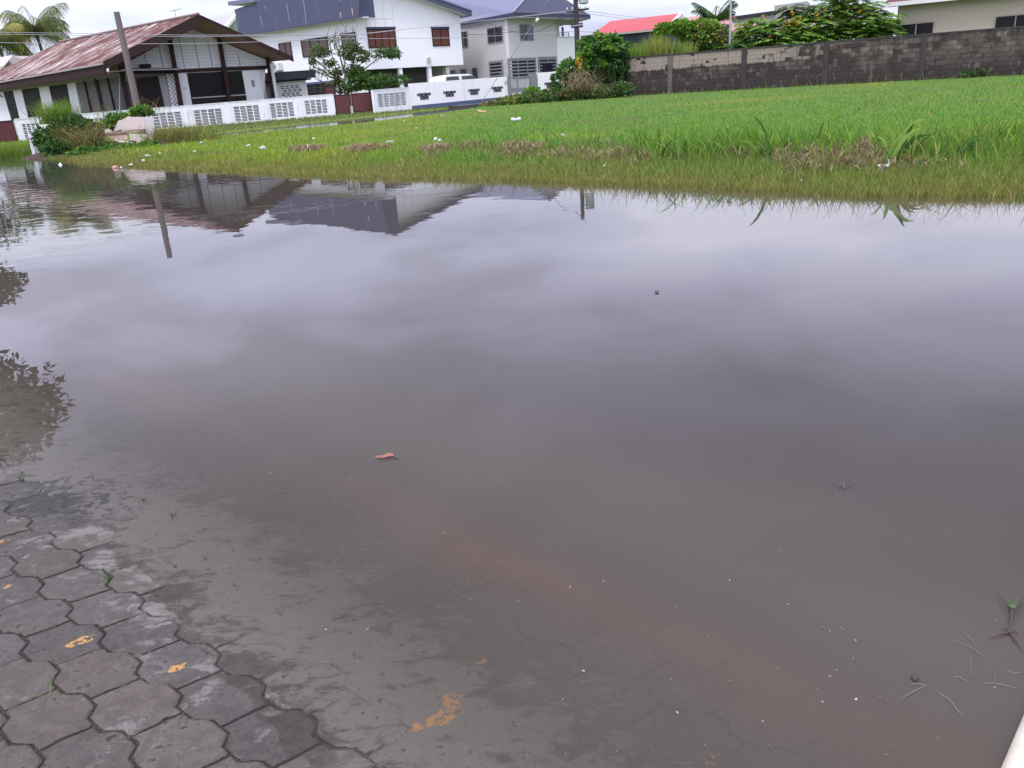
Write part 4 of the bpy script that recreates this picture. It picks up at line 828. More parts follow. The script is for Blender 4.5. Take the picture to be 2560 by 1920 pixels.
# ------------------------------------------------------------------ stained concrete block wall at the right
kpl = Plane(1560, 146, 48.6, 2560, 67, 38.0)
q = kpl.w(10, 0.2); kw = thing('boundary_wall', 'tall blackened concrete block wall along the back of the grass field', 'wall', (q.x, q.y, 0.2), kpl.ang)
def block_wall_mat():
    t = NT('mouldy_concrete_blocks'); v = t.coord(); xyz = t.sepz(v); 
    cb_ = t.n('ShaderNodeCombineXYZ'); t.l(xyz[0], cb_.inputs[0]); t.l(xyz[2], cb_.inputs[1])
    br = t.n('ShaderNodeTexBrick'); t.l(cb_.outputs[0], br.inputs['Vector']); br.inputs['Scale'].default_value = 1.0; br.inputs['Brick Width'].default_value = 0.42; br.inputs['Row Height'].default_value = 0.21; br.inputs['Mortar Size'].default_value = 0.010; br.inputs['Mortar Smooth'].default_value = 0.3
    br.inputs['Color1'].default_value = (0, 0, 0, 1); br.inputs['Color2'].default_value = (1, 1, 1, 1); br.inputs['Mortar'].default_value = (0.5, 0.5, 0.5, 1)
    n1 = t.noise(v, 1.3, 8, 0.68, 0.3); n2 = t.noise(t.coord((2.5, 2.5, 0.6)), 2.4, 7, 0.65); n3 = t.noise(v, 14, 5, 0.7)
    dark = t.mix(n3, (0.014, 0.011, 0.010), (0.072, 0.060, 0.053)); mid = t.mix(n3, (0.058, 0.048, 0.041), (0.135, 0.114, 0.100)); tan = t.mix(n3, (0.20, 0.165, 0.135), (0.33, 0.28, 0.235))
    blk_ = t.math('MULTIPLY', t.math('SUBTRACT', br.outputs['Color'], 0.5), 0.16)
    a = t.math('ADD', n1, blk_)
    # plaster still pale along the top of the left stretch, bare mouldy block below
    hgt = t.ramp(t.math('ADD', t.math('ADD', xyz[2], t.math('MULTIPLY', n2, 0.35)), t.math('MULTIPLY', br.outputs['Color'], 0.06)), 1.50, 1.60)
    left = t.math('SUBTRACT', 1.0, t.ramp(xyz[0], -4.5, 3.0))
    pl_ = t.math('MULTIPLY', t.math('MULTIPLY', hgt, t.ramp(t.math('ADD', a, t.math('MULTIPLY', left, 0.17)), 0.55, 0.61)), t.math('ADD', left, 0.25), clamp=True)
    mids = t.ramp(t.math('ADD', a, t.math('MULTIPLY', t.ramp(xyz[0], -2.0, 8.0), 0.07)), 0.44, 0.62)
    mids = t.math('MULTIPLY', mids, t.ramp(xyz[2], 0.15, 1.25))
    col = t.mix(mids, dark, mid); col = t.mix(t.math('MULTIPLY', t.ramp(t.math('ADD', n2, blk_), 0.57, 0.66), 0.5), col, (0.16, 0.145, 0.14))
    col = t.mix(t.math('MULTIPLY', br.outputs['Fac'], t.math('MULTIPLY', t.ramp(n1, 0.40, 0.6), 0.7)), col, (0.030, 0.027, 0.027))
    col = t.mix(pl_, col, tan)
    col = t.mix(t.math('MULTIPLY', t.ramp(t.noise(t.coord((3.5, 3.5, 0.25)), 1.6, 6, 0.7), 0.56, 0.70), 0.75), col, (0.030, 0.027, 0.028))
    bh_ = t.math('ADD', t.math('MULTIPLY', br.outputs['Fac'], -1.0), t.math('MULTIPLY', n3, 0.5))
    t.bsdf(col, 0.92, 0.15, t.bump(bh_, 0.018)); return t.m
KW = block_wall_mat()
ka, kb = kpl.sz(1564, 146), kpl.sz(2562, 67); kz = lambda s: ka[1] + (kb[1] - ka[1]) * (s - ka[0]) / (kb[0] - ka[0])
sE = kb[0] + 6
MB().ppoly(kpl, [(ka[0], -0.2), (sE, -0.2), (sE, kz(sE) - 0.03), (ka[0], kz(ka[0]) - 0.03)], -0.16, 0.0).build('wall', KW, kw)
PIL = paint('stained_pilaster', (0.115, 0.10, 0.092), 0.9, 0.4, 3.0, (0.022, 0.020, 0.022), 1.0, stretch=(1, 1, 0.4), bump=0.01)
for x, y in ((1676, 190), (1860, 175), (2064, 160), (2307, 140), (2572, 130)):
    s_ = kpl.sz(x, y)[0]; MB().pbox(kpl, s_ - 0.13, s_ + 0.13, -0.1, kz(s_) - 0.035, 0.002, 0.07).build('pilaster', PIL if x < 1700 else paint('mouldy_pilaster', (0.048, 0.042, 0.040), 0.92, 0.45, 3.0, (0.018, 0.017, 0.018), 1.0, stretch=(1, 1, 0.4), bump=0.01), kw)
MB().ppoly(kpl, [(ka[0], kz(ka[0]) - 0.03), (sE, kz(sE) - 0.03), (sE, kz(sE) + 0.05), (ka[0], kz(ka[0]) + 0.05)], -0.19, 0.03).build('coping', paint('black_mould_coping', (0.045, 0.042, 0.042), 0.95, 0.4, 4.0, (0.13, 0.12, 0.11), 0.5, bump=0.02), kw)

# ------------------------------------------------------------------ houses behind the wall
r3 = Plane(2225, 60, 50.5, 2600, 30, 46.5)
q = r3.w(6, 0.2); ch = thing('house', 'cream bungalow with maroon sheet roof behind the block wall at the right', 'house', (q.x, q.y, 0.2), r3.ang)
zg = r3.sz(2240, 22)[1]
MB().pbox(r3, 0.35, r3.len + 4, 0.2, zg + 0.6, -0.25, 0.0).build('wall', CREAM, ch)
MB().pbox(r3, 0.35, 0.6, 0.2, zg + 0.3, -8, -0.255).build('side_wall', CREAM, ch)
e0_, e1_ = r3.sz(2214, 10, 1.0), r3.sz(2480, 0, 1.0)
MB().ppoly(r3, [(e0_[0] - 0.1, e0_[1] - 0.16), (r3.len + 4, e0_[1] - 0.16), (r3.len + 4, e0_[1] + 0.06), (e0_[0] - 0.1, e0_[1] + 0.06)], 0.9, 1.05).build('gutter', paint('white_gutter', (0.60, 0.59, 0.58), 0.5, 0.1), ch)
t = NT('maroon_sheet_roof'); v = t.coord(); wv = t.n('ShaderNodeTexWave', wave_type='BANDS', bands_direction='X'); t.l(v, wv.inputs[0]); wv.inputs['Scale'].default_value = 4.0
t.bsdf(t.mix(t.noise(v, 2, 5, 0.6), (0.13, 0.035, 0.045), (0.24, 0.09, 0.10)), 0.6, 0.3, t.bump(wv.outputs['Fac'], 0.05)); MROOF = t.m
MB().prism([r3.w(e0_[0] - 0.1, e0_[1] + 0.07, 1.0), r3.w(r3.len + 4, e0_[1] + 0.07, 1.0), r3.w(r3.len + 4, e0_[1] + 2.2, -4), r3.w(e0_[0] + 2.0, e0_[1] + 2.2, -4)], [r3.w(e0_[0] - 0.1, e0_[1] + 0.01, 1.0), r3.w(r3.len + 4, e0_[1] + 0.01, 1.0), r3.w(r3.len + 4, e0_[1] + 2.14, -4), r3.w(e0_[0] + 2.0, e0_[1] + 2.14, -4)]).build('roof', MROOF, ch)
MB().pbox(r3, e0_[0], r3.len + 4, e0_[1] - 0.14, e0_[1] - 0.10, 0.003, 0.895).build('soffit', paint('cream_soffit', (0.30, 0.26, 0.21), 0.8), ch)
window(ch, r3, [(2243, 59), (2334, 54), (2336, 100), (2245, 106)], paint('cream_window_frame', (0.36, 0.32, 0.26), 0.7), DARKW, 2, 0.07, name='window')
window(ch, r3, [(2484, 40), (2590, 32), (2592, 80), (2486, 88)], MC['cream_window_frame'], DARKW, 2, 0.06, name='window')
# red roofed house beyond the creepers
REDR = paint('bright_red_sheet_roof', (0.42, 0.075, 0.085), 0.55, 0.12, 1.5, (0.50, 0.16, 0.16), 0.3, stretch=(4, 4, 0.6))
r1 = Plane(1483, 85, 88.0, 1690, 66, 92.0)
q = r1.w(4, 0.2); rh = thing('house', 'dark walled house with bright red roof beyond the creepers', 'house', (q.x, q.y, 0.2), r1.ang)
E0, E1, R0_, R1_ = P(1479, 87, 87), P(1668, 69, 91), P(1525, 53, 93), P(1703, 33, 95)
slab([E0, E1, R1_, R0_], 0.1).build('roof', REDR, rh)
slab([R0_, R1_, R1_ + (R1_ - E1) * Vector((1, 1, -1)) if False else Vector((2 * R1_.x - E1.x, 2 * R1_.y - E1.y, E1.z)), Vector((2 * R0_.x - E0.x, 2 * R0_.y - E0.y, E0.z))], 0.1).build('roof', REDR, rh)
gE = Vector((2 * R1_.x - E1.x, 2 * R1_.y - E1.y, E1.z))
MB().prism([E1 + Vector((-0.3, 0.1, -0.12)), R1_ + Vector((-0.2, 0, -0.14)), P(1724, 46, 95.6), P(1724, 62, 95.6)], [p + Vector((-0.3, 0.5, 0)) for p in (E1 + Vector((-0.3, 0.1, -0.12)), R1_ + Vector((-0.2, 0, -0.14)), P(1724, 46, 95.6), P(1724, 62, 95.6))]).build('gable_wall', CREAM, rh)
MB().bar(E1 + Vector((0.05, -0.1, 0.0)), R1_ + Vector((0.05, -0.1, 0.05)), 0.22, 0.25).build('bargeboard', WHITE, rh)
MB().bar(E0 + Vector((0, 0, -0.12)), E1 + Vector((0, 0, -0.12)), 0.12, 0.2).build('eave_board', MC['cream_window_frame'], rh)
NAVY = paint('navy_wall', (0.035, 0.038, 0.062), 0.6, 0.15, 0.7, (0.06, 0.065, 0.10), 0.4)
mb = MB().px(r1, [(1486, 86), (1668, 70), (1735, 66), (1738, 195), (1490, 215)], -0.2, -0.0); mb.px(r1, [(1449, 91), (1500, 87), (1500, 215), (1452, 220)], 1.0, 1.2); mb.build('wall', NAVY, rh)
MB().px(r1, [(1449, 89.5), (1500, 85.5), (1500, 88), (1449, 92)], 0.99, 1.3).build('wall_coping', BLUEB, rh)
# second red roofed house
r2 = Plane(1800, 80, 80.0, 1900, 74, 83.0)
q = r2.w(2, 0.2); r2h = thing('house', 'white house with pinkish red roofs and maroon louvres behind the thin lamp post', 'house', (q.x, q.y, 0.2), r2.ang)
MB().px(r2, [(1818, 78), (1880, 74), (1880, 165), (1819, 170)], -3, 0.0).build('wall', WHITE, r2h)
mv = MB().px(r2, [(1834, 80), (1878, 78), (1878, 104), (1834, 107)], 0.003, 0.05).build('louvre_window', MAROON, r2h)
a = r2.rect([(1834, 80), (1878, 78), (1878, 104), (1834, 107)], 0.06); slats(MB(), r2, a[0], a[1], a[2], a[3], 0.052, 0.22, 0.06).build('louvre_slats', paint('maroon_slat', (0.06, 0.015, 0.022), 0.5), mv)
MB().px(r2, [(1834, 117), (1880, 113), (1880, 121), (1834, 125)], 0.003, 0.05).build('window', DARKW, r2h)
PINKR = paint('faded_pink_roof', (0.40, 0.20, 0.20), 0.7, 0.2, 2.0, (0.30, 0.08, 0.09), 0.6)
slab([P(1818, 77, 79), P(1898, 72, 80), P(1890, 57, 86), P(1822, 59, 86)], 0.15).build('roof', PINKR, r2h)
slab([P(1716, 52, 92), P(1778, 48, 92), P(1776, 38, 97), P(1722, 42, 97)], 0.12).build('roof', PINKR, r2h)
MB().px(Plane(1718, 54, 92.5, 1776, 50, 92.5), [(1718, 55), (1790, 50), (1790, 170), (1718, 175)], -4, 0).build('wall', WHITE, r2h)
slab([P(1786, 58, 88), P(1824, 60, 88), P(1828, 36, 93), P(1812, 33, 93), P(1790, 44, 92)], 0.12).build('roof', PINKR, r2h)
slab([P(1822, 32, 92), P(1838, 41, 93), P(1834, 46, 90), P(1815, 38, 90)], 0.1).build('ridge_gable', REDR, r2h)
MB().px(r2, [(1795, 62), (1824, 61), (1824, 165), (1796, 170)], -6, -0.4).build('navy_block', NAVY, r2h)
# flat roofed building far behind
r4 = Plane(1832, 50, 118, 2020, 20, 114)
q = r4.w(4, 0.2); fb = thing('building', 'grey flat roofed building standing out above the flowering tree', 'building', (q.x, q.y, 0.2), r4.ang)
MB().px(r4, [(1830, 44), (1938, 29), (1944, 158), (1834, 165)], -6, 0.0).build('wall', paint('dull_grey_wall', (0.28, 0.27, 0.27), 0.8), fb)
MB().px(r4, [(1826, 42), (1940, 26), (1940, 33), (1826, 50)], -6.5, 0.4).build('roof_edge', BLACKB, fb)
MB().px(r4, [(1936, 14), (2017, 3), (2019, 152), (1938, 158)], -5, 0.1).build('tower_wall', paint('olive_grey_wall', (0.30, 0.29, 0.27), 0.8), fb)
# house between bungalow and white house
r5 = Plane(520, 50, 92, 600, 45, 94)
q = r5.w(2, 0.2); gh = thing('house', 'green walled house with grey corrugated roof half hidden behind the bungalow gable', 'house', (q.x, q.y, 0.2), r5.ang)
CORR = paint('corrugated_sheet', (0.36, 0.36, 0.40), 0.5, 0.2, 2.5, (0.22, 0.12, 0.09), 0.7, stretch=(5, 0.4, 0.4))
slab([P(500, 62, 93), P(566, 66, 91), P(586, 37, 95), P(526, 46, 99)], 0.1).build('roof', CORR, gh)
MB().px(r5, [(566, 67), (592, 46), (606, 96), (540, 100)], -0.2, 0).build('gable_wall', paint('pale_green_wall', (0.27, 0.36, 0.27), 0.8), gh)
MB().bar(P(566, 67, 90.6), P(590, 38, 94.6), 0.3, 0.3).build('bargeboard', WHITE, gh)
# house behind the coconut palm
r6 = Plane(-60, 150, 78, 62, 145, 76)
q = r6.w(3, 0.2); lh = thing('house', 'grey house with a pale gable at the left edge under the coconut palm', 'house', (q.x, q.y, 0.2), r6.ang)
slab([P(-60, 170, 77), P(8, 166, 75), P(34, 137, 78), P(-60, 154, 82)], 0.12).build('roof', paint('pale_sheet', (0.40, 0.38, 0.38), 0.7, 0.15), lh)
MB().px(r6, [(0, 175), (34, 140), (60, 150), (64, 200), (0, 210)], -3, 0.0).build('gable_wall', paint('pinkish_grey_wall', (0.34, 0.30, 0.29), 0.8), lh)

# ------------------------------------------------------------------ poles and cables
def pole_thing(name, label, cat, loc): return thing(name, label, cat, loc)
b0 = P(343, 268, 37.0); t0_ = P(291, 30, 37.0); 
b0 = t0_ + (b0 - t0_) * 1.16
wp = thing('timber_pole', 'bare weathered timber pole leaning before the bungalow', 'pole', (b0.x, b0.y, 0.0))
b0.z = 0.0
MB().tube([b0, b0.lerp(t0_, 0.3), b0.lerp(t0_, 0.62) + Vector((0.02, 0, 0)), t0_], [0.155, 0.145, 0.135, 0.12], 12).build('shaft', WOODG, wp)
UY = 50.5
ub = P(1450, 150, UY); ut = P(1438.5, 0, UY); up_ = Vector((ut.x, ut.y, 0))
upole = thing('utility_pole', 'dark utility pole with grey transformer rising from the creeper mound', 'utility pole', (up_.x, up_.y, 0.2))
MB().tube([(up_.x, up_.y, 0.0), (up_.x, up_.y, 3.5), (up_.x, up_.y, 6.9)], [0.15, 0.135, 0.115], 12).build('shaft', POLEB, upole)
MB().tube([(up_.x + 0.19, up_.y - 0.05, 0.2), (up_.x + 0.19, up_.y - 0.05, 4.0)], 0.055, 8).build('conduit', paint('conduit_white', (0.62, 0.61, 0.60), 0.6), upole)
tz_ = P(1460, 10, UY).z
MB().lathe((up_.x + 0.47, up_.y - 0.02, tz_), [(0.20, 0.0), (0.27, 0.04), (0.27, 0.85), (0.29, 0.87), (0.29, 0.92), (0.18, 0.99)], 18).build('transformer', paint('transformer_grey', (0.34, 0.40, 0.40), 0.5, 0.06), upole)
mb = MB().bar((up_.x + 0.1, up_.y, tz_ + 0.2), (up_.x + 0.3, up_.y, tz_ + 0.2), 0.06).bar((up_.x + 0.1, up_.y, tz_ + 0.7), (up_.x + 0.3, up_.y, tz_ + 0.7), 0.06); mb.build('bracket', METAL, upole)
zc = P(1440, 26, UY).z
MB().bar((up_.x - 0.55, up_.y - 0.1, zc - 0.05), (up_.x + 0.75, up_.y + 0.1, zc + 0.05), 0.12, 0.10).build('crossarm', POLEB, upole)
for k, dx in enumerate((-0.5, -0.2, 0.25, 0.55)): MB().lathe((up_.x + dx, up_.y - 0.14, zc + 0.04), [(0.03, 0), (0.055, 0.03), (0.035, 0.06), (0.055, 0.09), (0.02, 0.13)], 10).build('insulator', paint('porcelain_insulator', (0.55, 0.53, 0.50), 0.3), upole)
zb2 = P(1440, 64, UY).z
for dx, wd in ((-0.22, 0.17), (0.22, 0.30)): MB().box((up_.x + dx, up_.y - 0.08, zb2), (wd, 0.2, 0.24)).build('junction_box', paint('black_plastic_box', (0.035, 0.035, 0.06), 0.5), upole)
MB().bar((up_.x - 0.25, up_.y - 0.17, zb2 - 0.02), (up_.x + 0.36, up_.y - 0.17, zb2 + 0.02), 0.05).build('bracket', METAL, upole)
mb = MB()
for (dx, h0, h1, sg) in ((-0.30, zc - 0.1, zb2, -0.16), (-0.20, zc - 0.1, zb2 + 0.1, -0.05), (0.34, zc - 0.1, zb2 + 0.35, 0.10), (0.42, zc - 0.1, zb2 + 0.15, 0.12), (-0.02, 6.6, 0.9, -0.13), (0.06, 6.6, 2.2, 0.13)):
    mb.tube([(up_.x + dx, up_.y - 0.15, h0), (up_.x + dx + sg * 0.6, up_.y - 0.17, (h0 * 2 + h1) / 3), (up_.x + dx + sg * 0.5, up_.y - 0.17, (h0 + h1 * 2) / 3), (up_.x + dx * 0.6, up_.y - 0.16, h1)], 0.016, 5)
mb.build('cable_loops', CABLED, upole)
MB().tube([(up_.x - 0.0, up_.y, 6.6), (up_.x - 0.15, up_.y - 0.5, 6.85), (up_.x + 0.1, up_.y - 0.9, 6.9)], 0.03, 6).build('lamp_arm', METAL, upole)
tp = P(1829, -45, 49.0); lp = thing('lamp_post', 'thin grey lamp post rising behind the block wall', 'lamp post', (tp.x, tp.y, 0.2))
MB().tube([(tp.x, tp.y, 0.1), (tp.x, tp.y, 3.0), (tp.x, tp.y, tp.z)], [0.075, 0.065, 0.055], 10).build('shaft', METAL, lp)
MB().tube([(tp.x, tp.y, tp.z), (tp.x - 0.1, tp.y - 0.5, tp.z + 0.25), (tp.x - 0.15, tp.y - 1.1, tp.z + 0.3)], 0.035, 8).build('arm', METAL, lp)
MB().box((tp.x - 0.15, tp.y - 1.3, tp.z + 0.28), (0.16, 0.45, 0.1)).build('lamp_head', GREYP, lp)
def wire(name, pts, label, rad=0.014, m_=CABLE, sag=0.0):
    A_ = [P(*p) for p in pts]; out_ = []
    for a, b in zip(A_[:-1], A_[1:]):
        for k in range(8): 
            f = k / 8; q = a.lerp(b, f); q.z -= sag * 4 * f * (1 - f); out_.append(q)
    out_.append(A_[-1]); o = MB().tube(out_, rad, 5).build(name, m_); tag(o, label, 'cable', 'overhead cables along the street'); return o
wire('overhead_cable', [(-40, 80, 42), (480, 88, 44.5), (890, 87, 47), (1436, 26, 50.3)], 'upper overhead cable crossing in front of the rusty roof', 0.013)
wire('overhead_cable', [(-40, 85, 42.2), (480, 92, 44.7), (890, 86, 47.2), (1432, 28, 50.5)], 'second overhead cable just below the upper one across the rusty roof', 0.013)
wire('overhead_cable', [(-40, 106, 42), (240, 110.5, 43), (520, 108.5, 44.8), (880, 97, 47), (1160, 94.5, 48.6), (1434, 78, 50.2)], 'lowest overhead cable crossing the bungalow gable wall', 0.013)
wire('service_cable', [(1208, 49, 70), (1252, 72, 61), (1300, 84, 57), (1345, 79, 54), (1430, 36, 50.4)], 'dark service cable sagging from the beige house to the utility pole', 0.016, CABLED)
wire('service_cable', [(1160, 86, 60), (1230, 86, 58), (1300, 77, 56), (1390, 50, 52), (1436, 30, 50.4)], 'dark service cable dipping past the curtained window to the utility pole', 0.015, CABLED)
wire('overhead_cable', [(1446, 24, 50.6), (1478, 29, 55), (1560, 40, 66), (1640, 48, 80)], 'upper cable leaving the utility pole to the right over the red roof', 0.014)
wire('overhead_cable', [(1446, 30, 50.6), (1478, 35, 55), (1562, 47, 66), (1640, 56, 80)], 'lower cable leaving the utility pole to the right over the red roof', 0.014)
wire('service_cable', [(1444, 78, 50.6), (1500, 81, 60), (1560, 84, 70)], 'short service cable low on the utility pole towards the red roofed house', 0.012)
g0, g1, g2_ = P(1383, -20, 49.5), P(1341, 48, 51), P(1204, 255, 57)
gw = thing('stay_wire', 'slanting stay wire with a white strain insulator left of the utility pole', 'stay wire', (g2_.x, g2_.y, g2_.z))
MB().tube([up_ + Vector((0, 0, 6.7)), g0, g1], 0.02, 5).build('upper_wire', CABLE, gw)
MB().tube([g1, P(1305, 102, 52.5), g2_], 0.018, 5).build('lower_wire', CABLE, gw)
MB().lathe(g1 + Vector((0, 0, -0.12)), [(0.03, 0), (0.08, 0.03), (0.10, 0.12), (0.07, 0.2), (0.03, 0.24)], 10, (g0 - g1)).build('insulator', WHITE, gw)

# ------------------------------------------------------------------ vegetation helpers
def leaves(n, cen, rad, size, cols, shell=0.0, droop=0.3, aspect=0.45, jitter=0.25, rs=None, up=0.35, clump=0):
    """n folded leaf blades inside an ellipsoid (or near its shell); returns V (6n,3), F (4 quads-> 2n x4), C (6n,3)"""
    g = rs or rng
    dirs = g.normal(size=(n, 3)); dirs /= np.linalg.norm(dirs, axis=1)[:, None]
    r_ = (shell + (1 - shell) * g.random(n)) ** (1 / 2.2)
    if clump:
        cd = g.normal(size=(clump, 3)); cd /= np.linalg.norm(cd, axis=1)[:, None]; cr = (0.35 + 0.65 * g.random(clump)) ** 0.5
        k = g.integers(0, clump, n); pos = np.asarray(cen) + (cd[k] * cr[k][:, None] * 0.85 + dirs * r_[:, None] * 0.30) * np.asarray(rad)
    else: pos = np.asarray(cen) + dirs * r_[:, None] * np.asarray(rad)
    ax = dirs * 0.7 + g.normal(size=(n, 3)) * 0.8; ax[:, 2] = ax[:, 2] * 0.6 - droop + up * g.random(n); ax /= np.linalg.norm(ax, axis=1)[:, None]
    sd_ = np.cross(ax, g.normal(size=(n, 3))); sd_ /= np.linalg.norm(sd_, axis=1)[:, None] + 1e-9
    nr = np.cross(ax, sd_)
    ln = (size * (1 + jitter * g.normal(size=n)))[:, None]; wd = ln * aspect * 0.5
    b = pos; t_ = pos + ax * ln; m = pos + ax * ln * 0.5 + nr * ln * 0.07
    V = np.stack([b, m + sd_ * wd - nr * ln * 0.06, t_ - nr * ln * 0.05, m - sd_ * wd - nr * ln * 0.06], 1).reshape(-1, 3)
    i = np.arange(n)[:, None] * 4
    F = (i + np.array([[0, 1, 2, 3]])).astype(int)
    cols = np.asarray(cols); c = cols[g.integers(0, len(cols), n)] * (1 + 0.22 * g.normal(size=(n, 1)))
    return V, F, np.repeat(np.clip(c, 0.004, 1), 4, 0)
def merge(parts):
    V = []; F = []; C = []; b = 0
    for v, f, c in parts: V.append(v); F.append(f + b); C.append(c); b += len(v)
    return np.concatenate(V), np.concatenate(F), np.concatenate(C)
def blades(base, h, wdt, lean_dir, lean, cols, seg=3, g=None, curl=1.8):
    """curved tapering blades: base (n,3), h (n,), width (n,), lean dir (n,2), lean (n,)"""
    g = g or rng; n = len(base); V = []; C = []
    fa = g.random(n) * 2 * np.pi; side = np.stack([np.cos(fa), np.sin(fa), np.zeros(n)], 1)
    ld = np.concatenate([lean_dir, np.zeros((n, 1))], 1)
    for k in range(seg + 1):
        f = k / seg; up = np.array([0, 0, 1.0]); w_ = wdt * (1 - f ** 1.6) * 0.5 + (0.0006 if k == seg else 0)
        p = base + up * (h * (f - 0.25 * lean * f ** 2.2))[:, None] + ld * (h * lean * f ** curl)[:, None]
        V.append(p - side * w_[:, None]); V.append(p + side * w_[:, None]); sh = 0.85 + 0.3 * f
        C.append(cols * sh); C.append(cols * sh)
    V = np.stack(V, 1).reshape(-1, 3); C = np.stack(C, 1).reshape(-1, 3); m = 2 * (seg + 1)
    i = np.arange(n)[:, None, None] * m; q = np.array([[2 * k, 2 * k + 1, 2 * k + 3, 2 * k + 2] for k in range(seg)])[None]
    return V, (i + q).reshape(-1, 4), np.clip(C, 0.004, 1)
def randdir(n, g=None): a = (g or rng).random(n) * 2 * np.pi; return np.stack([np.cos(a), np.sin(a)], 1)
def pal(cols, n, g=None, v=0.15): g = g or rng; c = np.asarray(cols)[g.integers(0, len(cols), n)]; return c * (1 + v * g.normal(size=(n, 1)))
GR = [(0.055, 0.150, 0.024), (0.085, 0.205, 0.034), (0.036, 0.100, 0.024)]
GRB = [(0.150, 0.290, 0.030), (0.120, 0.250, 0.026), (0.095, 0.200, 0.026)]
DK = [(0.032, 0.080, 0.018), (0.045, 0.110, 0.024), (0.022, 0.055, 0.016)]
YG = [(0.250, 0.300, 0.045), (0.180, 0.250, 0.038), (0.300, 0.280, 0.080)]
BR = [(0.190, 0.130, 0.060), (0.130, 0.085, 0.040), (0.250, 0.190, 0.100)]
def cl(px, py, rx, ry, Y, depth=None):
    """centre and radii of a clump given in photo pixels at a depth"""
    c = P(px, py, Y); k = mpp(px, py, Y); return np.array(c), np.array([rx * k, (depth or rx) * k, ry * k])
def foliage(root, parts, name='foliage', m_=None): return npmesh(name, *merge(parts)[:2], m_ or LEAF, parent=root, col=merge(parts)[2])

# ---- the lawn: countless short blades, thinned with distance
def scatter_px(n, x0, x1, ytop, ybot, z=0.12):
    """points of the lawn, even over the view so the far field is not overloaded"""
    px = x0 + (x1 - x0) * rng.random(n); yt = np.interp(px, *ytop); yb = np.interp(px, *ybot); py = yt + (yb - yt) * rng.random(n)
    D = np.array(_r)[None] * ((px - 1280) / FPX)[:, None] + np.array(_u)[None] * ((960 - py) / FPX)[:, None] + np.array(_f)[None]
    k = (z - CH) / D[:, 2]; ok = (k > 0) & (k < 75); pts = np.array(CAMP)[None] + D * k[:, None]; return pts[ok]
def on_lawn(p, lo=0.0):
    x, y = p[:, 0], p[:, 1]; gz_ = ground_z(x, y); return gz_ > lo, gz_
def grass_layer(p, hmin, hmax, cols, wk=0.0011, wmin=0.006, lean=0.45, lo=-0.02, seg=2):
    ok, gz_ = on_lawn(p, lo); p = p[ok].copy(); p[:, 2] = gz_[ok] - 0.01; n = len(p)
    dist = np.linalg.norm(p[:, :2], axis=1)
    h = (hmin + (hmax - hmin) * rng.random(n)) * (1 + 0.0 * dist); wd = np.maximum(wmin, wk * dist) * (0.7 + 0.6 * rng.random(n))
    c = cols(p[:, 0], p[:, 1]) if callable(cols) else pal(cols, n)
    c = c * (0.66 + 0.74 * rng.random((n, 1))) ; tip = rng.random(n) < 0.13; c[tip] = c[tip] * np.array([1.5, 1.25, 1.3]) + np.array([0.03, 0.03, 0.01])
    return blades(p, h, wd, randdir(n), lean * (0.3 + rng.random(n)), c, seg)
ytop = ([-80, 420, 720, 940, 1206, 1400, 1600, 2000, 2640], [300, 345, 318, 300, 262, 250, 236, 208, 170])
ybot = ([-80, 150, 500, 900, 1280, 1800, 2200, 2640], [440, 430, 452, 476, 486, 506, 530, 528])
def lawn_c(x, y):
    g = lawn_colour(x, y); return g * 1.15
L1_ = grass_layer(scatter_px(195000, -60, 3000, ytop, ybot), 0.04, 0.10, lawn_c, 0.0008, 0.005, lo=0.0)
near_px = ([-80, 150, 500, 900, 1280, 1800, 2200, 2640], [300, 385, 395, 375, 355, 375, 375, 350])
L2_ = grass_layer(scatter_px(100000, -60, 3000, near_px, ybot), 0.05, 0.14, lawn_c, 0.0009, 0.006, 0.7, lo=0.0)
# waterlogged fringe: thin olive blades standing in the shallows
def fringe(n, w0, w1, h0, h1):
    x = -16 + 27 * rng.random(n) ** 0.7; t_ = w0 + (w1 - w0) * rng.random(n); y = np.interp(x, BX, BY) + t_ / 0.72
    p = np.stack([x, y, np.zeros(n)], 1); p[:, 2] = np.maximum(ground_z(x, y), -0.12); 
    d_ = np.linalg.norm(p[:, :2], axis=1); c = pal([(0.22, 0.23, 0.055), (0.16, 0.19, 0.045), (0.24, 0.20, 0.08), (0.13, 0.18, 0.04)], n)
    c = c * (0.5 + 1.0 * rng.random((n, 1))); h = (h0 + (h1 - h0) * rng.random(n)) * (0.55 + 0.45 * sm((x + 4) / 7)) + np.maximum(0, -p[:, 2])
    return blades(p, h, np.maximum(0.005, 0.0007 * d_) * (0.7 + 0.6 * rng.random(n)), randdir(n), 0.15 + 0.4 * rng.random(n), c, 3)
L3_ = fringe(14000, -0.15, 1.3, 0.05, 0.13); L4_ = fringe(6500, 0.0, 1.9, 0.10, 0.33)
L5_ = grass_layer(scatter_px(3200, -60, 2640, ytop, near_px), 0.08, 0.20, pal_y := (lambda x, y: pal(YG + GRB + [(0.30, 0.26, 0.12)], len(x))), 0.0009, 0.006, 0.5, lo=0.05, seg=3)
vt_ = ([440, 840, 930, 1030, 1130], [318, 284, 280, 270, 262]); vb_ = ([440, 725, 940, 1130], [347, 316, 294, 271])
L6_ = grass_layer(scatter_px(16000, 380, 1130, vt_, vb_, 0.08), 0.06, 0.20, lambda x, y: pal([(0.12, 0.20, 0.045), (0.17, 0.20, 0.06), (0.09, 0.16, 0.04), (0.20, 0.17, 0.08)], len(x)), 0.0008, 0.006, 0.5, lo=0.01)
v2_, f2_, c2_ = merge([L1_, L2_, L5_, L6_]); tag(npmesh('lawn_grass', v2_, f2_, GRASSM, col=c2_), 'short green grass of the field', 'grass', kind='stuff')
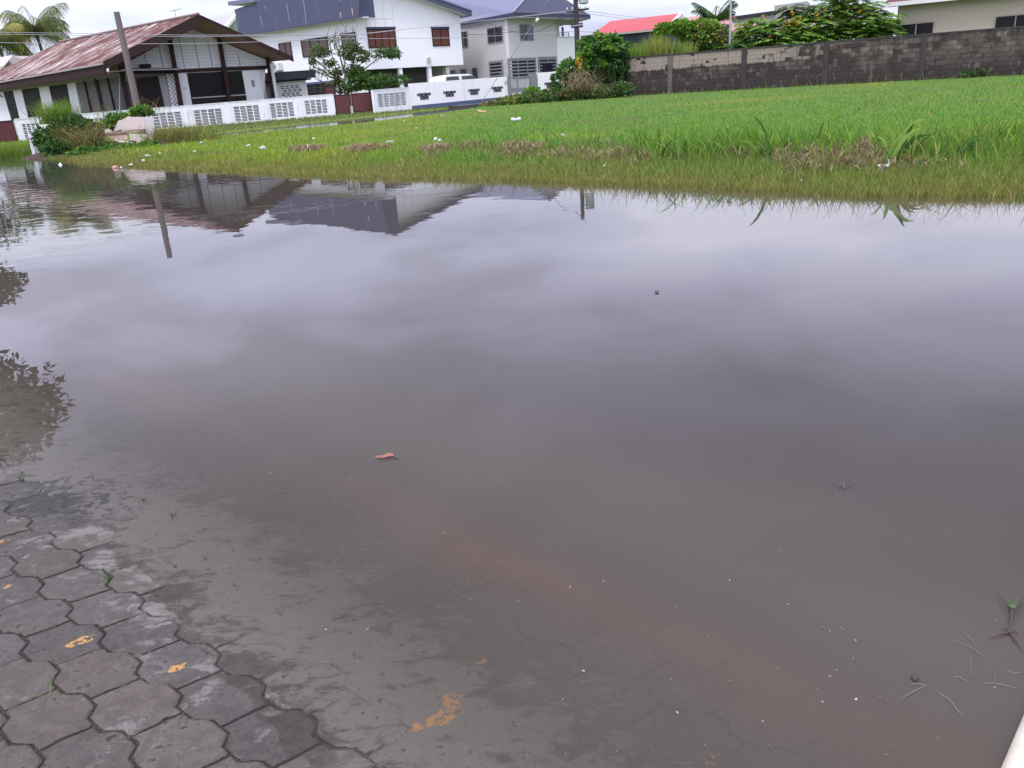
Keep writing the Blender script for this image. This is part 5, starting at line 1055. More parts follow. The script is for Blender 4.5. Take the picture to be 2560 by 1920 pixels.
n = 1500; x = -1.0 + 12 * rng.random(n); t_ = 1.2 + 2.6 * rng.random(n); y = np.interp(x, BX, BY) + t_ / 0.72; p = np.stack([x, y, ground_z(x, y)], 1)
L7_ = blades(p, 0.22 + 0.34 * rng.random(n) ** 1.6, 0.009 + 0.010 * rng.random(n), randdir(n), 0.3 + 0.7 * rng.random(n), pal(GR + GRB + YG[:2], n), 4)
v2_, f2_, c2_ = merge([L3_, L4_, L7_]); tag(npmesh('bank_grass', v2_, f2_, GRASSM, col=c2_), 'olive grass fringe standing in the shallow water along the bank', 'grass', kind='stuff')
# straw on the ridge
n = 17000; x = -6 + 14 * rng.random(n) ** 0.7; t_ = 2.5 - 0.4 * sm((x - 1) / 3) + 0.5 * rng.normal(size=n) * (0.5 + 0.10 * np.clip(x + 4, 0, 9)); y = np.interp(x, BX, BY) + t_ / 0.72
keep = (fbm2(x, y, 32, 5, 1.6) > 0.02); x, y = x[keep], y[keep]; n = len(x)
p = np.stack([x, y, ground_z(x, y) + 0.03 + 0.06 * rng.random(n)], 1)
v3, f3, c3_ = blades(p, 0.05 + 0.10 * rng.random(n), 0.010 + 0.008 * rng.random(n), randdir(n), 0.8 + 0.8 * rng.random(n), pal([(0.30, 0.22, 0.13), (0.20, 0.13, 0.08), (0.12, 0.075, 0.05), (0.36, 0.29, 0.18)], n), 2)
tag(npmesh('dead_grass', v3, f3, STRAW, col=c3_), 'dry straw coloured cut grass lying along the bank ridge', 'dead grass', kind='stuff')
# coarse bright blades behind the ridge and weeds at the wall foot
def tuft_field(n, xs_, ys_, zs_, h0, h1, cols, w_=0.014, lean=0.45):
    pxs = xs_[0] + (xs_[1] - xs_[0]) * rng.random(n); pys = ys_[0] + (ys_[1] - ys_[0]) * rng.random(n) - (pxs - xs_[0]) * ys_[2]
    p = np.array([tuple(G(a, b, zs_)) for a, b in zip(pxs, pys)]); p[:, 2] = ground_z(p[:, 0], p[:, 1])
    return blades(p, h0 + (h1 - h0) * rng.random(n) ** 1.5, w_ * (0.7 + 0.6 * rng.random(n)), randdir(n), lean * (0.4 + rng.random(n)), pal(cols, n), 3)
T_ = [tuft_field(700, (1590, 1900), (368, 398, 0.0), 0.15, 0.18, 0.46, GRB, 0.030), tuft_field(420, (1830, 2140), (368, 402, 0.0), 0.15, 0.16, 0.44, GRB, 0.030), tuft_field(420, (2180, 2560), (366, 400, 0.03), 0.15, 0.14, 0.40, GRB, 0.027), tuft_field(60, (700, 860), (352, 372, 0.0), 0.15, 0.15, 0.4, GRB, 0.02)]
s_ = rng.random(420) * 29; wp_ = np.array([tuple(kpl.w(a, 0.15, 0.15 + 0.25 * rng.random())) for a in s_]); 
T_.append(blades(wp_, 0.15 + 0.45 * rng.random(420) ** 2, 0.03 + 0 * s_, randdir(420), 0.2 + 0.4 * rng.random(420), pal(YG + GR, 420), 3))
v4, f4, c4 = merge(T_); tag(npmesh('coarse_grass', v4, f4, GRASSM, col=c4), 'coarse bright grass tufts behind the straw ridge and along the wall foot', 'grass', kind='stuff')

# ---- cane like clumps on the bank, each a plant of its own
def cane(px, py, tips, label, wd=0.035, extra=6, Yz=0.14):
    b = G(px, py, Yz); Y_ = b.y; root = thing('cane_grass_clump', label, 'plant', b, 0, 'cane grass clumps on the bank'); parts = []
    for tx, ty in tips:
        tp_ = P(tx, ty, Y_ + 0.15 * rng.normal()); st_ = b + Vector((0.06 * rng.normal(), 0.05 * rng.normal(), 0)); V = []; C = []
        dv_ = tp_ - st_; sdv = Vector((dv_.z, 0.3 * dv_.length * rng.normal(), -dv_.x)).normalized(); wd_k = wd * (0.7 + 0.5 * rng.random()); col_ = np.array([(0.055, 0.14, 0.022), (0.15, 0.29, 0.035), (0.20, 0.33, 0.055)][rng.integers(0, 3)]) * (0.8 + 0.35 * rng.random())
        for k in range(6):
            f = k / 5; q = st_ + dv_ * f + Vector((0, 0, 0.20 * dv_.length * math.sin(f * math.pi))); ww = wd_k * (0.55 + 0.9 * f if f < 0.5 else 2.0 * (1.02 - f)) * 0.5
            V += [tuple(q - sdv * ww), tuple(q + sdv * ww)]; C += [col_ * (0.8 + 0.4 * f)] * 2
        parts.append((np.array(V), np.array([[2 * k, 2 * k + 1, 2 * k + 3, 2 * k + 2] for k in range(5)]), np.array(C)))
    n_ = extra; bp = np.array(b)[None] + np.concatenate([0.16 * rng.normal(size=(n_, 2)), np.zeros((n_, 1))], 1)
    parts.append(blades(bp, 0.15 + 0.25 * rng.random(n_), 0.02 + 0 * bp[:, 0], randdir(n_), 0.3 + 0.4 * rng.random(n_), pal(GRB, n_), 5)); n_ = 9; bp = np.array(b)[None] + np.concatenate([0.14 * rng.normal(size=(n_, 2)), np.zeros((n_, 1))], 1); parts.append(blades(bp, 0.3 + 0.3 * rng.random(n_), 0.022 + 0.016 * rng.random(n_), randdir(n_), 0.7 + 0.8 * rng.random(n_), pal(GRB + GR + YG[:1], n_), 6, curl=2.4))
    foliage(root, parts, 'leaves', GRASSM); return root
cane(1690, 402, [(1636, 333), (1692, 322), (1715, 350), (1660, 358)], 'sparse cane grass clump with two thin tall blades, leftmost of the bank clumps', 0.03)
cane(1915, 402, [(1878, 288), (1846, 352), (1935, 335), (1905, 330)], 'cane grass clump with one long blade leaning far left', 0.04)
cane(2058, 388, [(2022, 332), (2063, 302), (2121, 337), (2095, 350), (2050, 335)], 'upright cane grass clump with a broad dark central blade', 0.05)
cane(2232, 408, [(2192, 341), (2229, 324), (2315, 297), (2290, 305), (2346, 347), (2310, 335), (2255, 340), (2300, 320), (2338, 338)], 'largest cane grass clump with broad blades fanning right', 0.055, 12)
cane(2385, 395, [(2370, 360), (2394, 358), (2415, 368), (2440, 370)], 'low pale cane grass clump right of the largest clump', 0.03)
cane(2530, 360, [(2502, 330), (2535, 313), (2556, 345), (2520, 318), (2548, 300)], 'cane grass clump at the right edge of the photo', 0.035)
cane(2385, 398, [(2345, 372), (2470, 352), (2480, 340)], 'cane grass clump with thin yellowing blades before the right straw patch', 0.025)
cane(1782, 405, [(1760, 340), (1790, 348), (1806, 352)], 'small bright cane grass clump between the leaning blades and the sparse clump', 0.03)

# ---- creeper mound round the utility pole, scrub, dead heap
cm = thing('creeper_bush', 'dark green creeper covered bush leaning on the utility pole', 'bush', (*P(1505, 225, 48.5).xy, 0.2))
parts = []
for (x, y, rx, ry, n_, cols, Y_, sz_, cl_) in [(1512, 165, 50, 56, 3000, DK + GR[:1], 48.8, 0.24, 60), (1478, 124, 36, 30, 1100, GR + DK[:1], 48.4, 0.26, 22), (1528, 108, 40, 22, 1000, GRB[1:] + GR, 48.8, 0.26, 20), (1552, 142, 28, 36, 800, GR + DK, 48.6, 0.25, 18), (1548, 195, 26, 42, 900, DK + GR[:1], 48.5, 0.24, 18), (1462, 142, 18, 34, 380, GRB, 48.0, 0.24, 9), (1492, 200, 44, 40, 1300, DK, 48.8, 0.22, 30), (1500, 92, 20, 12, 200, GRB, 48.7, 0.24, 7), (1540, 96, 16, 9, 120, GRB, 48.7, 0.24, 5), (1570, 120, 10, 14, 90, GR, 48.6, 0.24, 4), (1452, 112, 10, 12, 70, GR + GRB, 48.4, 0.22, 4), (1480, 95, 12, 9, 80, GRB, 48.6, 0.24, 4), (1520, 128, 26, 12, 300, GRB, 47.9, 0.22, 8), (1500, 160, 14, 10, 120, GRB[2:], 47.7, 0.22, 5)]:
    c_c, r_c = cl(x, y, rx, ry, Y_); parts.append(leaves(n_, c_c, r_c, sz_ * 0.85, cols, 0.2, 0.45, 0.65, clump=cl_))
n_ = 90; hx_ = 1478 + 60 * rng.random(n_); hp = np.array([tuple(P(a, 150 + 40 * rng.random(), 47.6)) for a in hx_]); parts.append(blades(hp, -(0.5 + 0.9 * rng.random(n_)), 0.02 + 0.015 * rng.random(n_), randdir(n_), 0.1 + 0.1 * rng.random(n_), pal(DK + [(0.10, 0.10, 0.06)], n_), 4))
foliage(cm, parts)
mb = MB()
for k in range(7): a = Vector((cm.location.x + 0.25 * rng.normal(), cm.location.y, 0.1)); mb.tube([a, a + Vector((0.2 * rng.normal(), 0, 1.2)), a + Vector((0.5 * rng.normal(), 0.2, 2.3))], [0.05, 0.04, 0.02], 6)
mb.build('stem', BARK, cm)
lb = thing('creeper_bush', 'lower mid green bush left of the utility pole foot', 'bush', (*P(1420, 230, 49).xy, 0.2)); parts = []
for (x, y, rx, ry, n_, cols) in [(1425, 178, 30, 28, 900, GR + GRB[:1]), (1405, 205, 26, 28, 700, DK + GR), (1440, 205, 28, 30, 700, DK + GR[:1])]:
    c_c, r_c = cl(x, y, rx, ry, 49.4); parts.append(leaves(n_, c_c, r_c, 0.22, cols, 0.35, 0.2, 0.55))
for (bx_, tx, ty) in [(1432, 1418, 140), (1442, 1440, 145), (1436, 1400, 182), (1418, 1395, 215)]:
    a = P(bx_, 215, 49.0); e = P(tx, ty, 49.0); dvv = np.array(e - a); parts.append(blades(np.array(a)[None], np.array([dvv[2]]), np.array([0.05]), np.array([[1.0 if dvv[0] > 0 else -1.0, 0]]), np.array([abs(dvv[0]) / max(0.1, dvv[2])]), np.array([(0.16, 0.17, 0.08)]), 4)[:3])
foliage(lb, parts)
hl = thing('hanging_flower_spike', 'yellow hanging flower spike against the dark creeper bush', 'flower', P(1447, 178, 47.2))
parts = []
for k in range(9):
    q = P(1447 + 4 * math.sin(k * 1.3), 142 + k * 4, 47.2); parts.append(leaves(9, np.array(q), np.array([0.10, 0.08, 0.05]), 0.13, [(0.50, 0.38, 0.03), (0.38, 0.30, 0.03), (0.45, 0.20, 0.02)], 0.0, 0.3, 0.5))
foliage(hl, parts, 'petals')
MB().tube([P(1452, 138, 47.3), P(1446, 150, 47.25), P(1450, 177, 47.25)], 0.015, 5).build('stem', paint('green_stem', (0.08, 0.12, 0.03), 0.7), hl)
sb = tag(npmesh('scrub', *(lambda m: (m[0], m[1]))(merge(scr := [leaves(int(36 * rx), *cl(x, y, rx, ry, Y_, 1.6 * rx), 0.15, cols, 0.2, 0.1, 0.55) for (x, y, rx, ry, Y_, cols) in [(1335, 243, 40, 13, 48.6, GR + BR[:1]), (1290, 250, 34, 11, 49.5, YG[:2] + GR + BR[:1]), (1385, 237, 40, 15, 47.6, GR + DK + BR[:1]), (1440, 232, 40, 17, 47.0, GR + BR[:2]), (1250, 257, 30, 8, 50.5, YG[:1] + GR + BR), (1500, 228, 45, 16, 46.6, GR + BR + DK), (1550, 222, 36, 14, 46.4, DK + GR + BR[:1]), (1330, 228, 20, 9, 49.6, GRB), (1220, 262, 22, 5, 52, BR + YG)]])), LEAF, col=merge(scr)[2]), 'low mixed scrub spreading below the creeper bush to the street', 'scrub', kind='stuff')
dh = thing('dead_vine_heap', 'heap of dry tangled vines before the creeper bush', 'dead vines', (*P(1455, 235, 46.2).xy, 0.2)); parts = []
n = 420; c_c, r_c = cl(1455, 215, 40, 30, 46.3); pz_ = c_c + rng.normal(size=(n, 3)) * r_c * 0.5
parts.append(blades(pz_, 0.25 + 0.5 * rng.random(n), 0.02 + 0.012 * rng.random(n), randdir(n), 0.9 + 1.2 * rng.random(n), pal([(0.27, 0.20, 0.12), (0.18, 0.12, 0.07), (0.34, 0.27, 0.17)], n), 4, curl=1.3))
n = 60; q_ = c_c + np.stack([0.3 * rng.normal(size=n), 0.2 * rng.normal(size=n), -0.3 + 0.1 * rng.random(n)], 1)
parts.append(blades(q_, 0.7 + 0.4 * rng.random(n), 0.02 + 0 * q_[:, 0], randdir(n), 0.9 + 0.8 * rng.random(n), pal([(0.30, 0.23, 0.14), (0.24, 0.17, 0.10)], n), 5, curl=1.5))
foliage(dh, parts, 'vines', STRAW)

# ---- behind the wall: tall grass, vine covered tree, small palm, flowering tree
tg = thing('tall_grass_stand', 'pale tall grass rising behind the left end of the block wall', 'grass clump', (*P(1630, 150, 50.5).xy, 0.2)); parts = []
for (x, yb_, yt_, sx, n_, cols) in [(1590, 150, 100, 22, 260, YG[:2] + GRB), (1640, 145, 82, 26, 420, YG), (1680, 142, 95, 16, 260, YG + GR), (1712, 140, 100, 18, 220, YG), (1610, 150, 118, 40, 300, GR)]:
    k = mpp(x, yb_, 50.5); c_ = P(x, yb_, 50.5); bp = np.array(c_)[None] + np.stack([sx * k * 0.6 * rng.normal(size=n_), 0.6 * rng.normal(size=n_), -0.5 + 0 * rng.random(n_)], 1)
    parts.append(blades(bp, 0.5 + (yb_ - yt_) * k * (0.6 + 0.45 * rng.random(n_)), 0.035 + 0.02 * rng.random(n_), randdir(n_), 0.1 + 0.35 * rng.random(n_), pal(cols, n_), 4))
foliage(tg, parts, 'blades', GRASSM)
vt = thing('creeper_covered_tree', 'yellow green creeper covered tree behind the wall before the red roof', 'tree', (*P(1745, 150, 53).xy, 0.2)); parts = []
for (x, y, rx, ry, n_, cols) in [(1745, 90, 46, 32, 1500, YG[:2] + GRB + BR[:1]), (1760, 64, 36, 14, 800, GRB + YG[:2]), (1700, 66, 34, 14, 800, GRB), (1660, 70, 22, 10, 420, GRB), (1650, 84, 8, 14, 130, GRB), (1790, 95, 34, 34, 1000, YG + BR + GR), (1805, 115, 24, 22, 500, BR + YG), (1755, 118, 44, 20, 900, GR + DK), (1775, 82, 20, 14, 300, BR), (1725, 105, 26, 24, 500, GR + YG[:1])]:
    c_c, r_c = cl(x, y, rx, ry, 53); parts.append(leaves(n_, c_c, r_c, 0.24, cols, 0.4, 0.45, 0.5))
foliage(vt, parts, 'crown')
vb = P(1750, 150, 53.2); MB().tube([(vb.x, vb.y, 0), (vb.x + 0.1, vb.y, 1.5), (vb.x - 0.2, vb.y, 3.0)], [0.16, 0.13, 0.05], 8).tube([(vb.x + 0.1, vb.y, 1.4), (vb.x + 0.8, vb.y, 2.6)], [0.08, 0.03], 6).tube([(vb.x, vb.y, 1.2), (vb.x - 1.2, vb.y, 2.9)], [0.08, 0.03], 6).build('trunk', BARK, vt)
def frond(c, az, ln, rise, droop, nl, lw, cols, leafl, hang=0.5):
    """one feather palm frond: rachis and paired leaflets"""
    d_ = np.array([math.cos(az), math.sin(az), 0]); V = []; C = []; F = []; b = 0; sd_ = np.array([-d_[1], d_[0], 0])
    for k in range(nl):
        f = (k + 0.6) / nl; p = np.asarray(c) + d_ * ln * (f - 0.18 * f * f * droop) + np.array([0, 0, ln * (rise * f - droop * f * f)])
        L_ = leafl * (0.55 + 0.9 * math.sin(math.pi * min(1, f * 0.85 + 0.12))) ; col_ = np.array(cols[rng.integers(0, len(cols))]) * (0.75 + 0.4 * rng.random())
        for s__ in (-1, 1):
            ax = sd_ * s__ * 0.75 + d_ * 0.65 + np.array([0, 0, -hang * (0.5 + rng.random() * 0.6)]); ax /= np.linalg.norm(ax)
            wv_ = d_ * lw; m_ = p + ax * L_ * 0.5 + np.array([0, 0, 0.04 * L_]); e = p + ax * L_ + np.array([0, 0, -0.22 * L_ * hang])
            V += [p - wv_ * 0.5, p + wv_ * 0.5, m_ + wv_ * 0.5, m_ - wv_ * 0.5, e - wv_ * 0.06, e + wv_ * 0.06]; C += [col_] * 6; F += [[b, b + 1, b + 2, b + 3], [b + 3, b + 2, b + 5, b + 4]]; b += 6
    pts = [Vector(np.asarray(c) + d_ * ln * (f - 0.18 * f * f * droop) + np.array([0, 0, ln * (rise * f - droop * f * f)])) for f in np.linspace(0, 1, 7)]
    n0 = len(V)
    for k, q in enumerate(pts):
        ww = lw * 0.5 * (1.3 - k / 7); V += [np.array(q) - sd_ * ww, np.array(q) + sd_ * ww]; C += [np.array((0.22, 0.20, 0.06))] * 2
    F += [[n0 + 2 * k, n0 + 2 * k + 1, n0 + 2 * k + 3, n0 + 2 * k + 2] for k in range(6)]
    return np.array(V), np.array(F), np.array(C)
def palm(name, label, cat, base, top, fronds, trunk_r, group=None):
    root = thing(name, label, cat, base, 0, group); base, top = Vector(base), Vector(top)
    MB().tube([base, base.lerp(top, 0.35) + Vector((0.15, 0, 0)), base.lerp(top, 0.7) + Vector((0.1, 0, 0)), top], [trunk_r * 1.3, trunk_r, trunk_r * 0.9, trunk_r * 0.8], 10).build('trunk', BARK, root)
    for fr_ in fronds: foliage(root, [frond(np.array(top) + rng.normal(size=3) * 0.05, *fr_)], 'frond')
    return root
cp = P(86, 70, 108.0); COC = [(0.12, 0.16, 0.045), (0.16, 0.19, 0.05), (0.08, 0.12, 0.04)]; COY = [(0.34, 0.29, 0.08), (0.28, 0.27, 0.07)]
fr_l = []
for k in range(38):
    az = k * 2.399 + 0.2; lvl = k / 38; fr_l.append((az, 4.0 + 0.8 * rng.random(), 1.25 - 1.35 * lvl, 0.58 + 0.4 * rng.random(), 34, 0.062, COY if k % 6 == 4 else COC, 1.25, 1.1))
palm('coconut_palm', 'tall coconut palm with drooping fronds behind the rusty roof', 'palm', (cp.x + 0.6, cp.y, 0.1), cp, fr_l, 0.22)
MB2 = None
cp2 = P(-2, 78, 104.0)
palm('coconut_palm', 'second coconut palm cut off by the left edge of the photo', 'palm', (cp2.x, cp2.y, 0.1), cp2 - Vector((0.6, 0, 0.6)), [(k * 2.399, 3.8, 1.0 - 1.3 * k / 26, 0.7, 34, 0.085, COC if k % 4 else COY, 1.2, 1.1) for k in range(26)], 0.2)
sp0 = P(1788, 46, 60.0)
palm('small_palm', 'small dark palm between the creeper tree and the thin lamp post', 'palm', (sp0.x, sp0.y, 0.2), sp0 - Vector((0, 0, 0.05)), [(k * 2.399 + 0.3, 1.40 + 0.25 * rng.random(), 1.30 - 1.0 * k / 20, 0.5, 24, 0.07, (DK + GR[:1]) if k < 17 else YG[:1] + BR[:1], 0.45, 0.5) for k in range(20)], 0.10)
ft = thing('flowering_tree', 'broad light green feathery tree with yellow flower spikes behind the block wall', 'tree', (*P(2080, 140, 49).xy, 0.2)); parts = []; fl_ = []
FG = [(0.180, 0.340, 0.050), (0.130, 0.270, 0.044), (0.240, 0.390, 0.060)]
for (x, y, rx, ry, n_, cols) in [(1900, 90, 50, 34, 700, FG + GR), (1960, 80, 56, 36, 900, FG), (2020, 70, 56, 44, 1000, FG), (2080, 60, 60, 50, 1300, FG + GRB[:1]), (2140, 40, 56, 44, 1100, FG + GRB[:1]), (2185, 60, 40, 40, 700, GR + FG), (2060, 100, 80, 22, 1000, GR + FG), (1940, 105, 70, 18, 700, GR + FG), (1880, 60, 30, 16, 220, FG), (2110, -10, 60, 30, 700, FG), (2215, 70, 24, 26, 320, GRB + GR), (2180, 88, 40, 22, 420, DK + GR), (2220, 50, 16, 10, 90, GRB), (1860, 110, 26, 12, 200, GR), (2010, 30, 30, 16, 220, GR + DK), (1975, 25, 22, 12, 130, DK)]:
    c_c, r_c = cl(x, y, rx, ry, 48.8); 
    nfr = max(14, n_ // 6)
    for k in range(nfr):
        dd_ = rng.normal(size=3); dd_ /= np.linalg.norm(dd_); p0_ = c_c + dd_ * r_c * (0.35 + 0.65 * rng.random()) ** 0.6
        if p0_[2] < 1.9: continue
        parts.append(frond(p0_, rng.random() * 6.28, 0.55 + 0.35 * rng.random(), 0.25 * rng.random(), 0.35, 8, 0.085, cols, 0.22, 0.4))
for (x, y) in [(1975, 55), (1985, 52), (1995, 58), (1960, 62), (2040, 35), (2045, 40), (1982, 33), (1908, 46), (1970, 60), (2000, 50), (2150, 30), (1925, 90), (2060, 30), (1990, 62), (2120, 20), (2030, 62)]:
    q = np.array(P(x, y, 47.7)); fl_.append(leaves(14, q, np.array([0.06, 0.06, 0.16]), 0.09, [(0.62, 0.36, 0.03), (0.55, 0.28, 0.02)], 0, -0.4, 0.6))
foliage(ft, parts, 'crown'); foliage(ft, fl_, 'flower_spikes')
fb_ = P(2080, 140, 49.2); mb = MB()
for (tx, ty) in [(1900, 90), (1960, 75), (2030, 60), (2100, 40), (2160, 40), (2200, 80), (2125, 90)]:
    e = P(tx, ty, 49); b_ = Vector((fb_.x + 0.3 * rng.normal(), fb_.y, 0.0)); mb.tube([b_, b_.lerp(e, 0.5) + Vector((0, 0, 0.5)), e], [0.10, 0.06, 0.02], 6)
mb.build('trunk', BARK, ft)
lv = thing('shrub', 'shrub with large pale green leaves against the cream bungalow corner', 'shrub', (*P(2190, 110, 47.0).xy, 0.2)); parts = []
for (x, y, rx, ry, n_, cols) in [(2215, 72, 22, 26, 170, GRB), (2190, 90, 24, 18, 150, GR + GRB), (2170, 60, 20, 26, 130, GRB)]:
    c_c, r_c = cl(x, y, rx, ry, 46.8); 
    for k in range(n_ // 9): parts.append(frond(c_c + rng.normal(size=3) * r_c * 0.55, rng.random() * 6.28, 0.6, 0.25, 0.4, 8, 0.09, cols, 0.24, 0.3))
foliage(lv, parts); q = P(2192, 100, 47.1); MB().tube([(q.x, q.y, 0.1), (q.x, q.y, 1.6), (q.x + 0.3, q.y, 2.4)], [0.05, 0.04, 0.02], 6).build('stem', BARK, lv)
wb = thing('shrub', 'small green weed bush at the foot of the block wall on the right', 'shrub', (*P(2450, 185, 39.2).xy, 0.2)); foliage(wb, [leaves(260, *cl(2452, 178, 26, 9, 39.0), 0.14, GR, 0.2, 0.1, 0.5), leaves(70, *cl(2415, 185, 14, 5, 39.0), 0.12, GR, 0.2, 0.1, 0.5)])

# ---- multi stemmed tree before the white house
yt = thing('slender_tree', 'slender many stemmed tree with thin leafy branches before the white house', 'tree', (*P(860, 235, 60.5).xy, 0.2))
mb = MB(); parts = []; yb_ = Vector((P(860, 240, 60.5).x, 60.5, 0.15))
for (pts_) in [[(850, 235), (845, 190), (828, 130), (818, 85)], [(862, 235), (862, 180), (858, 120), (866, 62)], [(870, 235), (880, 170), (895, 110), (890, 75)], [(856, 235), (835, 190), (790, 150), (775, 125)], [(866, 235), (890, 190), (940, 150), (990, 125)], [(872, 232), (900, 205), (960, 190), (1010, 195)], [(850, 235), (820, 210), (795, 200), (770, 185)], [(860, 180), (850, 140), (835, 100), (840, 70)], [(864, 150), (880, 120), (878, 90), (884, 66)], [(846, 200), (820, 190), (800, 172), (782, 168)]]:
    W_ = [P(x, y, 60.5 + 0.4 * rng.normal()) for x, y in pts_]; mb.tube(W_, [0.075, 0.05, 0.03, 0.012], 6)
    for k in range(7):
        a = W_[1].lerp(W_[3], rng.random()); e = a + Vector((0.5 * rng.normal(), 0.4 * rng.normal(), 0.35 + 0.4 * rng.random())); mb.tube([a, a.lerp(e, 0.5) + Vector((0.05 * rng.normal(), 0, 0.03)), e], [0.016, 0.012, 0.006], 4)
mb.build('trunk', BARK, yt)
LG = [(0.060, 0.110, 0.028), (0.085, 0.140, 0.032), (0.040, 0.075, 0.022), (0.12, 0.14, 0.04)]
for (x, y, rx, ry, n_, cols) in [(800, 130, 28, 14, 220, LG), (870, 125, 36, 18, 420, LG), (900, 140, 40, 14, 380, LG), (960, 132, 40, 12, 420, GR + LG), (985, 135, 18, 9, 140, GR), (825, 170, 36, 22, 330, LG), (880, 175, 30, 20, 420, LG + GR), (900, 195, 36, 18, 600, GR), (950, 200, 48, 16, 700, GR + LG), (880, 215, 30, 14, 400, GR), (1000, 200, 22, 12, 160, GR), (850, 205, 26, 22, 280, LG), (780, 165, 18, 26, 120, LG), (920, 215, 40, 10, 350, GR), (850, 100, 30, 20, 80, LG), (790, 120, 14, 10, 60, GRB)]:
    n_ = int(n_ * 1.7); c_c, r_c = cl(x, y, rx, ry, 60.3); parts.append(leaves(n_, c_c, r_c, 0.22, cols, 0.1, 0.35, 0.36, clump=max(5, n_ // 35)))
foliage(yt, parts, 'crown')
pt = thing('planter', 'brown square planter with a small shrub standing on the fence by the lower window', 'planter', P(822, 234, 55.2)); c_ = P(823, 225, 55.2); k = mpp(823, 225, 55)
MB().box(c_, (17 * k, 14 * k, 17 * k), 0.6).build('pot', MAROON, pt); MB().box(c_ + Vector((0, 0, 9.5 * k)), (19 * k, 16 * k, 2.5 * k), 0.6).build('rim', DBROWN, pt)
foliage(pt, [leaves(60, np.array(P(822, 211, 55.2)), np.array([0.22, 0.2, 0.14]), 0.14, [(0.14, 0.10, 0.05), (0.10, 0.12, 0.04)], 0.1, 0.1, 0.4)])

# ---- off to the left, out of the frame but mirrored in the water
def leafy_tree(label, c, rad, n_, trunk, cols, sz_, clump=40):
    r_ = thing('leafy_tree', label, 'tree', (c[0], c[1], -0.1)); foliage(r_, [leaves(n_, np.array(c), np.array(rad), sz_, cols, 0.1, 0.3, 0.4, clump=clump)], 'crown')
    mb_ = MB().tube([(c[0], c[1], -0.2), (c[0] + 0.1, c[1], c[2] * 0.5), (c[0], c[1], c[2])], [trunk, trunk * 0.8, trunk * 0.5], 8)
    for k in range(6): e = Vector(c) + Vector(tuple(rng.normal(size=3) * np.array(rad) * 0.45)); mb_.tube([(c[0], c[1], c[2] - rad[2] * 0.6), e], [trunk * 0.4, 0.02], 5)
    mb_.build('trunk', BARK, r_); return r_
def azp(az, dist, z): return (dist * math.sin(R(az)), dist * math.cos(R(az)), z)
OL = [(0.034, 0.040, 0.012), (0.050, 0.056, 0.016), (0.024, 0.026, 0.010)]
leafy_tree('tall leafy tree mirrored as a dark crown at the left edge of the water', azp(-35.2, 28, 7.0), (2.25, 2.0, 1.85), 5200, 0.16, OL, 0.27, 110)
leafy_tree('bushy tree mirrored near the left edge below the palm reflection', azp(-33.6, 34, 4.05), (1.75, 1.6, 0.95), 2600, 0.12, OL, 0.24, 50)
leafy_tree('low wide tree mirrored beside the rubble mound reflection', azp(-34.0, 46, 3.3), (3.4, 3.0, 1.7), 4200, 0.14, OL + GR, 0.30, 70)

# ---- rubbish mound at the left bank: creepers, grass, broken boards
MY = 30.0
def mound_bush(label, items, cat='bush', name='creeper_bush', sz_=0.13, extra=None):
    r_ = thing(name, label, cat, (*P(items[0][0], 400, items[0][5]).xy, 0.1)); ps = []
    for (x, y, rx, ry, n_, Y_, cols) in items:
        c_c, r_c = cl(x, y, rx, ry, Y_); c_c[2] = max(c_c[2], 0.1); ps.append(leaves(n_, c_c, r_c, sz_, cols, 0.3, 0.25, 0.75))
    if extra: ps += extra
    foliage(r_, ps); return r_
mound_bush('broad leaved creeper mound before the left end of the white fence', [(185, 340, 62, 52, 2300, 30.0, GR + DK), (170, 320, 30, 34, 700, 30.2, GR + GRB[:1]), (200, 375, 60, 24, 1100, 29.2, GR + DK), (150, 375, 40, 26, 800, 29.0, GR + DK[:1]), (175, 300, 16, 14, 240, 30.4, GR), (240, 372, 44, 20, 700, 29.0, GR), (120, 350, 34, 30, 800, 29.8, GR + DK[:1]), (225, 330, 36, 30, 600, 30.2, GR + BR[:1])])
mound_bush('bright creeper patch on top of the broken boards under the timber pole', [(352, 278, 24, 12, 420, 31.0, GR + GRB), (300, 296, 34, 14, 480, 31.2, GRB + GR), (280, 312, 24, 16, 420, 31.0, GR + GRB)])
mound_bush('low leafy creepers before the broken boards', [(290, 378, 60, 13, 900, 28.6, GRB + GR), (360, 372, 44, 11, 520, 28.8, GRB + GR), (225, 388, 50, 14, 700, 28.2, GR + GRB[:1])], sz_=0.13)
def grass_clump(label, px_, py_, Y_, spx, hpx, n_, cols, lean=0.5, wd=0.02, name='grass_clump', cat='grass clump', m_=None):
    r_ = thing(name, label, cat, (*P(px_, py_, Y_).xy, 0.1)); k = mpp(px_, py_, Y_); b_ = P(px_, py_, Y_)
    bp = np.array(b_)[None] + np.stack([spx * k * 0.5 * rng.normal(size=n_), 0.4 * spx * k * rng.normal(size=n_), 0 * rng.random(n_)], 1)
    foliage(r_, [blades(bp, hpx * k * (0.5 + 0.6 * rng.random(n_)), wd * (0.7 + 0.6 * rng.random(n_)), randdir(n_), lean * (0.4 + rng.random(n_)), pal(cols, n_), 4)], 'blades', m_ or GRASSM); return r_
grass_clump('yellow green grass clump growing on top of the creeper mound', 150, 308, 30.2, 40, 66, 700, YG[:2] + GRB, 0.7)
grass_clump('dry brown stalks leaning over the creeper mound', 220, 385, 28.9, 46, 92, 520, BR + YG[:1], 0.8, 0.020, 'dead_grass_clump', 'dead grass', STRAW)
grass_clump('brown and olive tangled grass right of the broken boards', 440, 366, 30.2, 85, 66, 1700, BR + YG + GR[:1], 0.9, 0.022, 'dead_grass_clump', 'dead grass', STRAW)
grass_clump('thin bent stalks rising beside the timber pole foot', 375, 290, 31.0, 40, 60, 60, BR + GR, 0.9, 0.014)
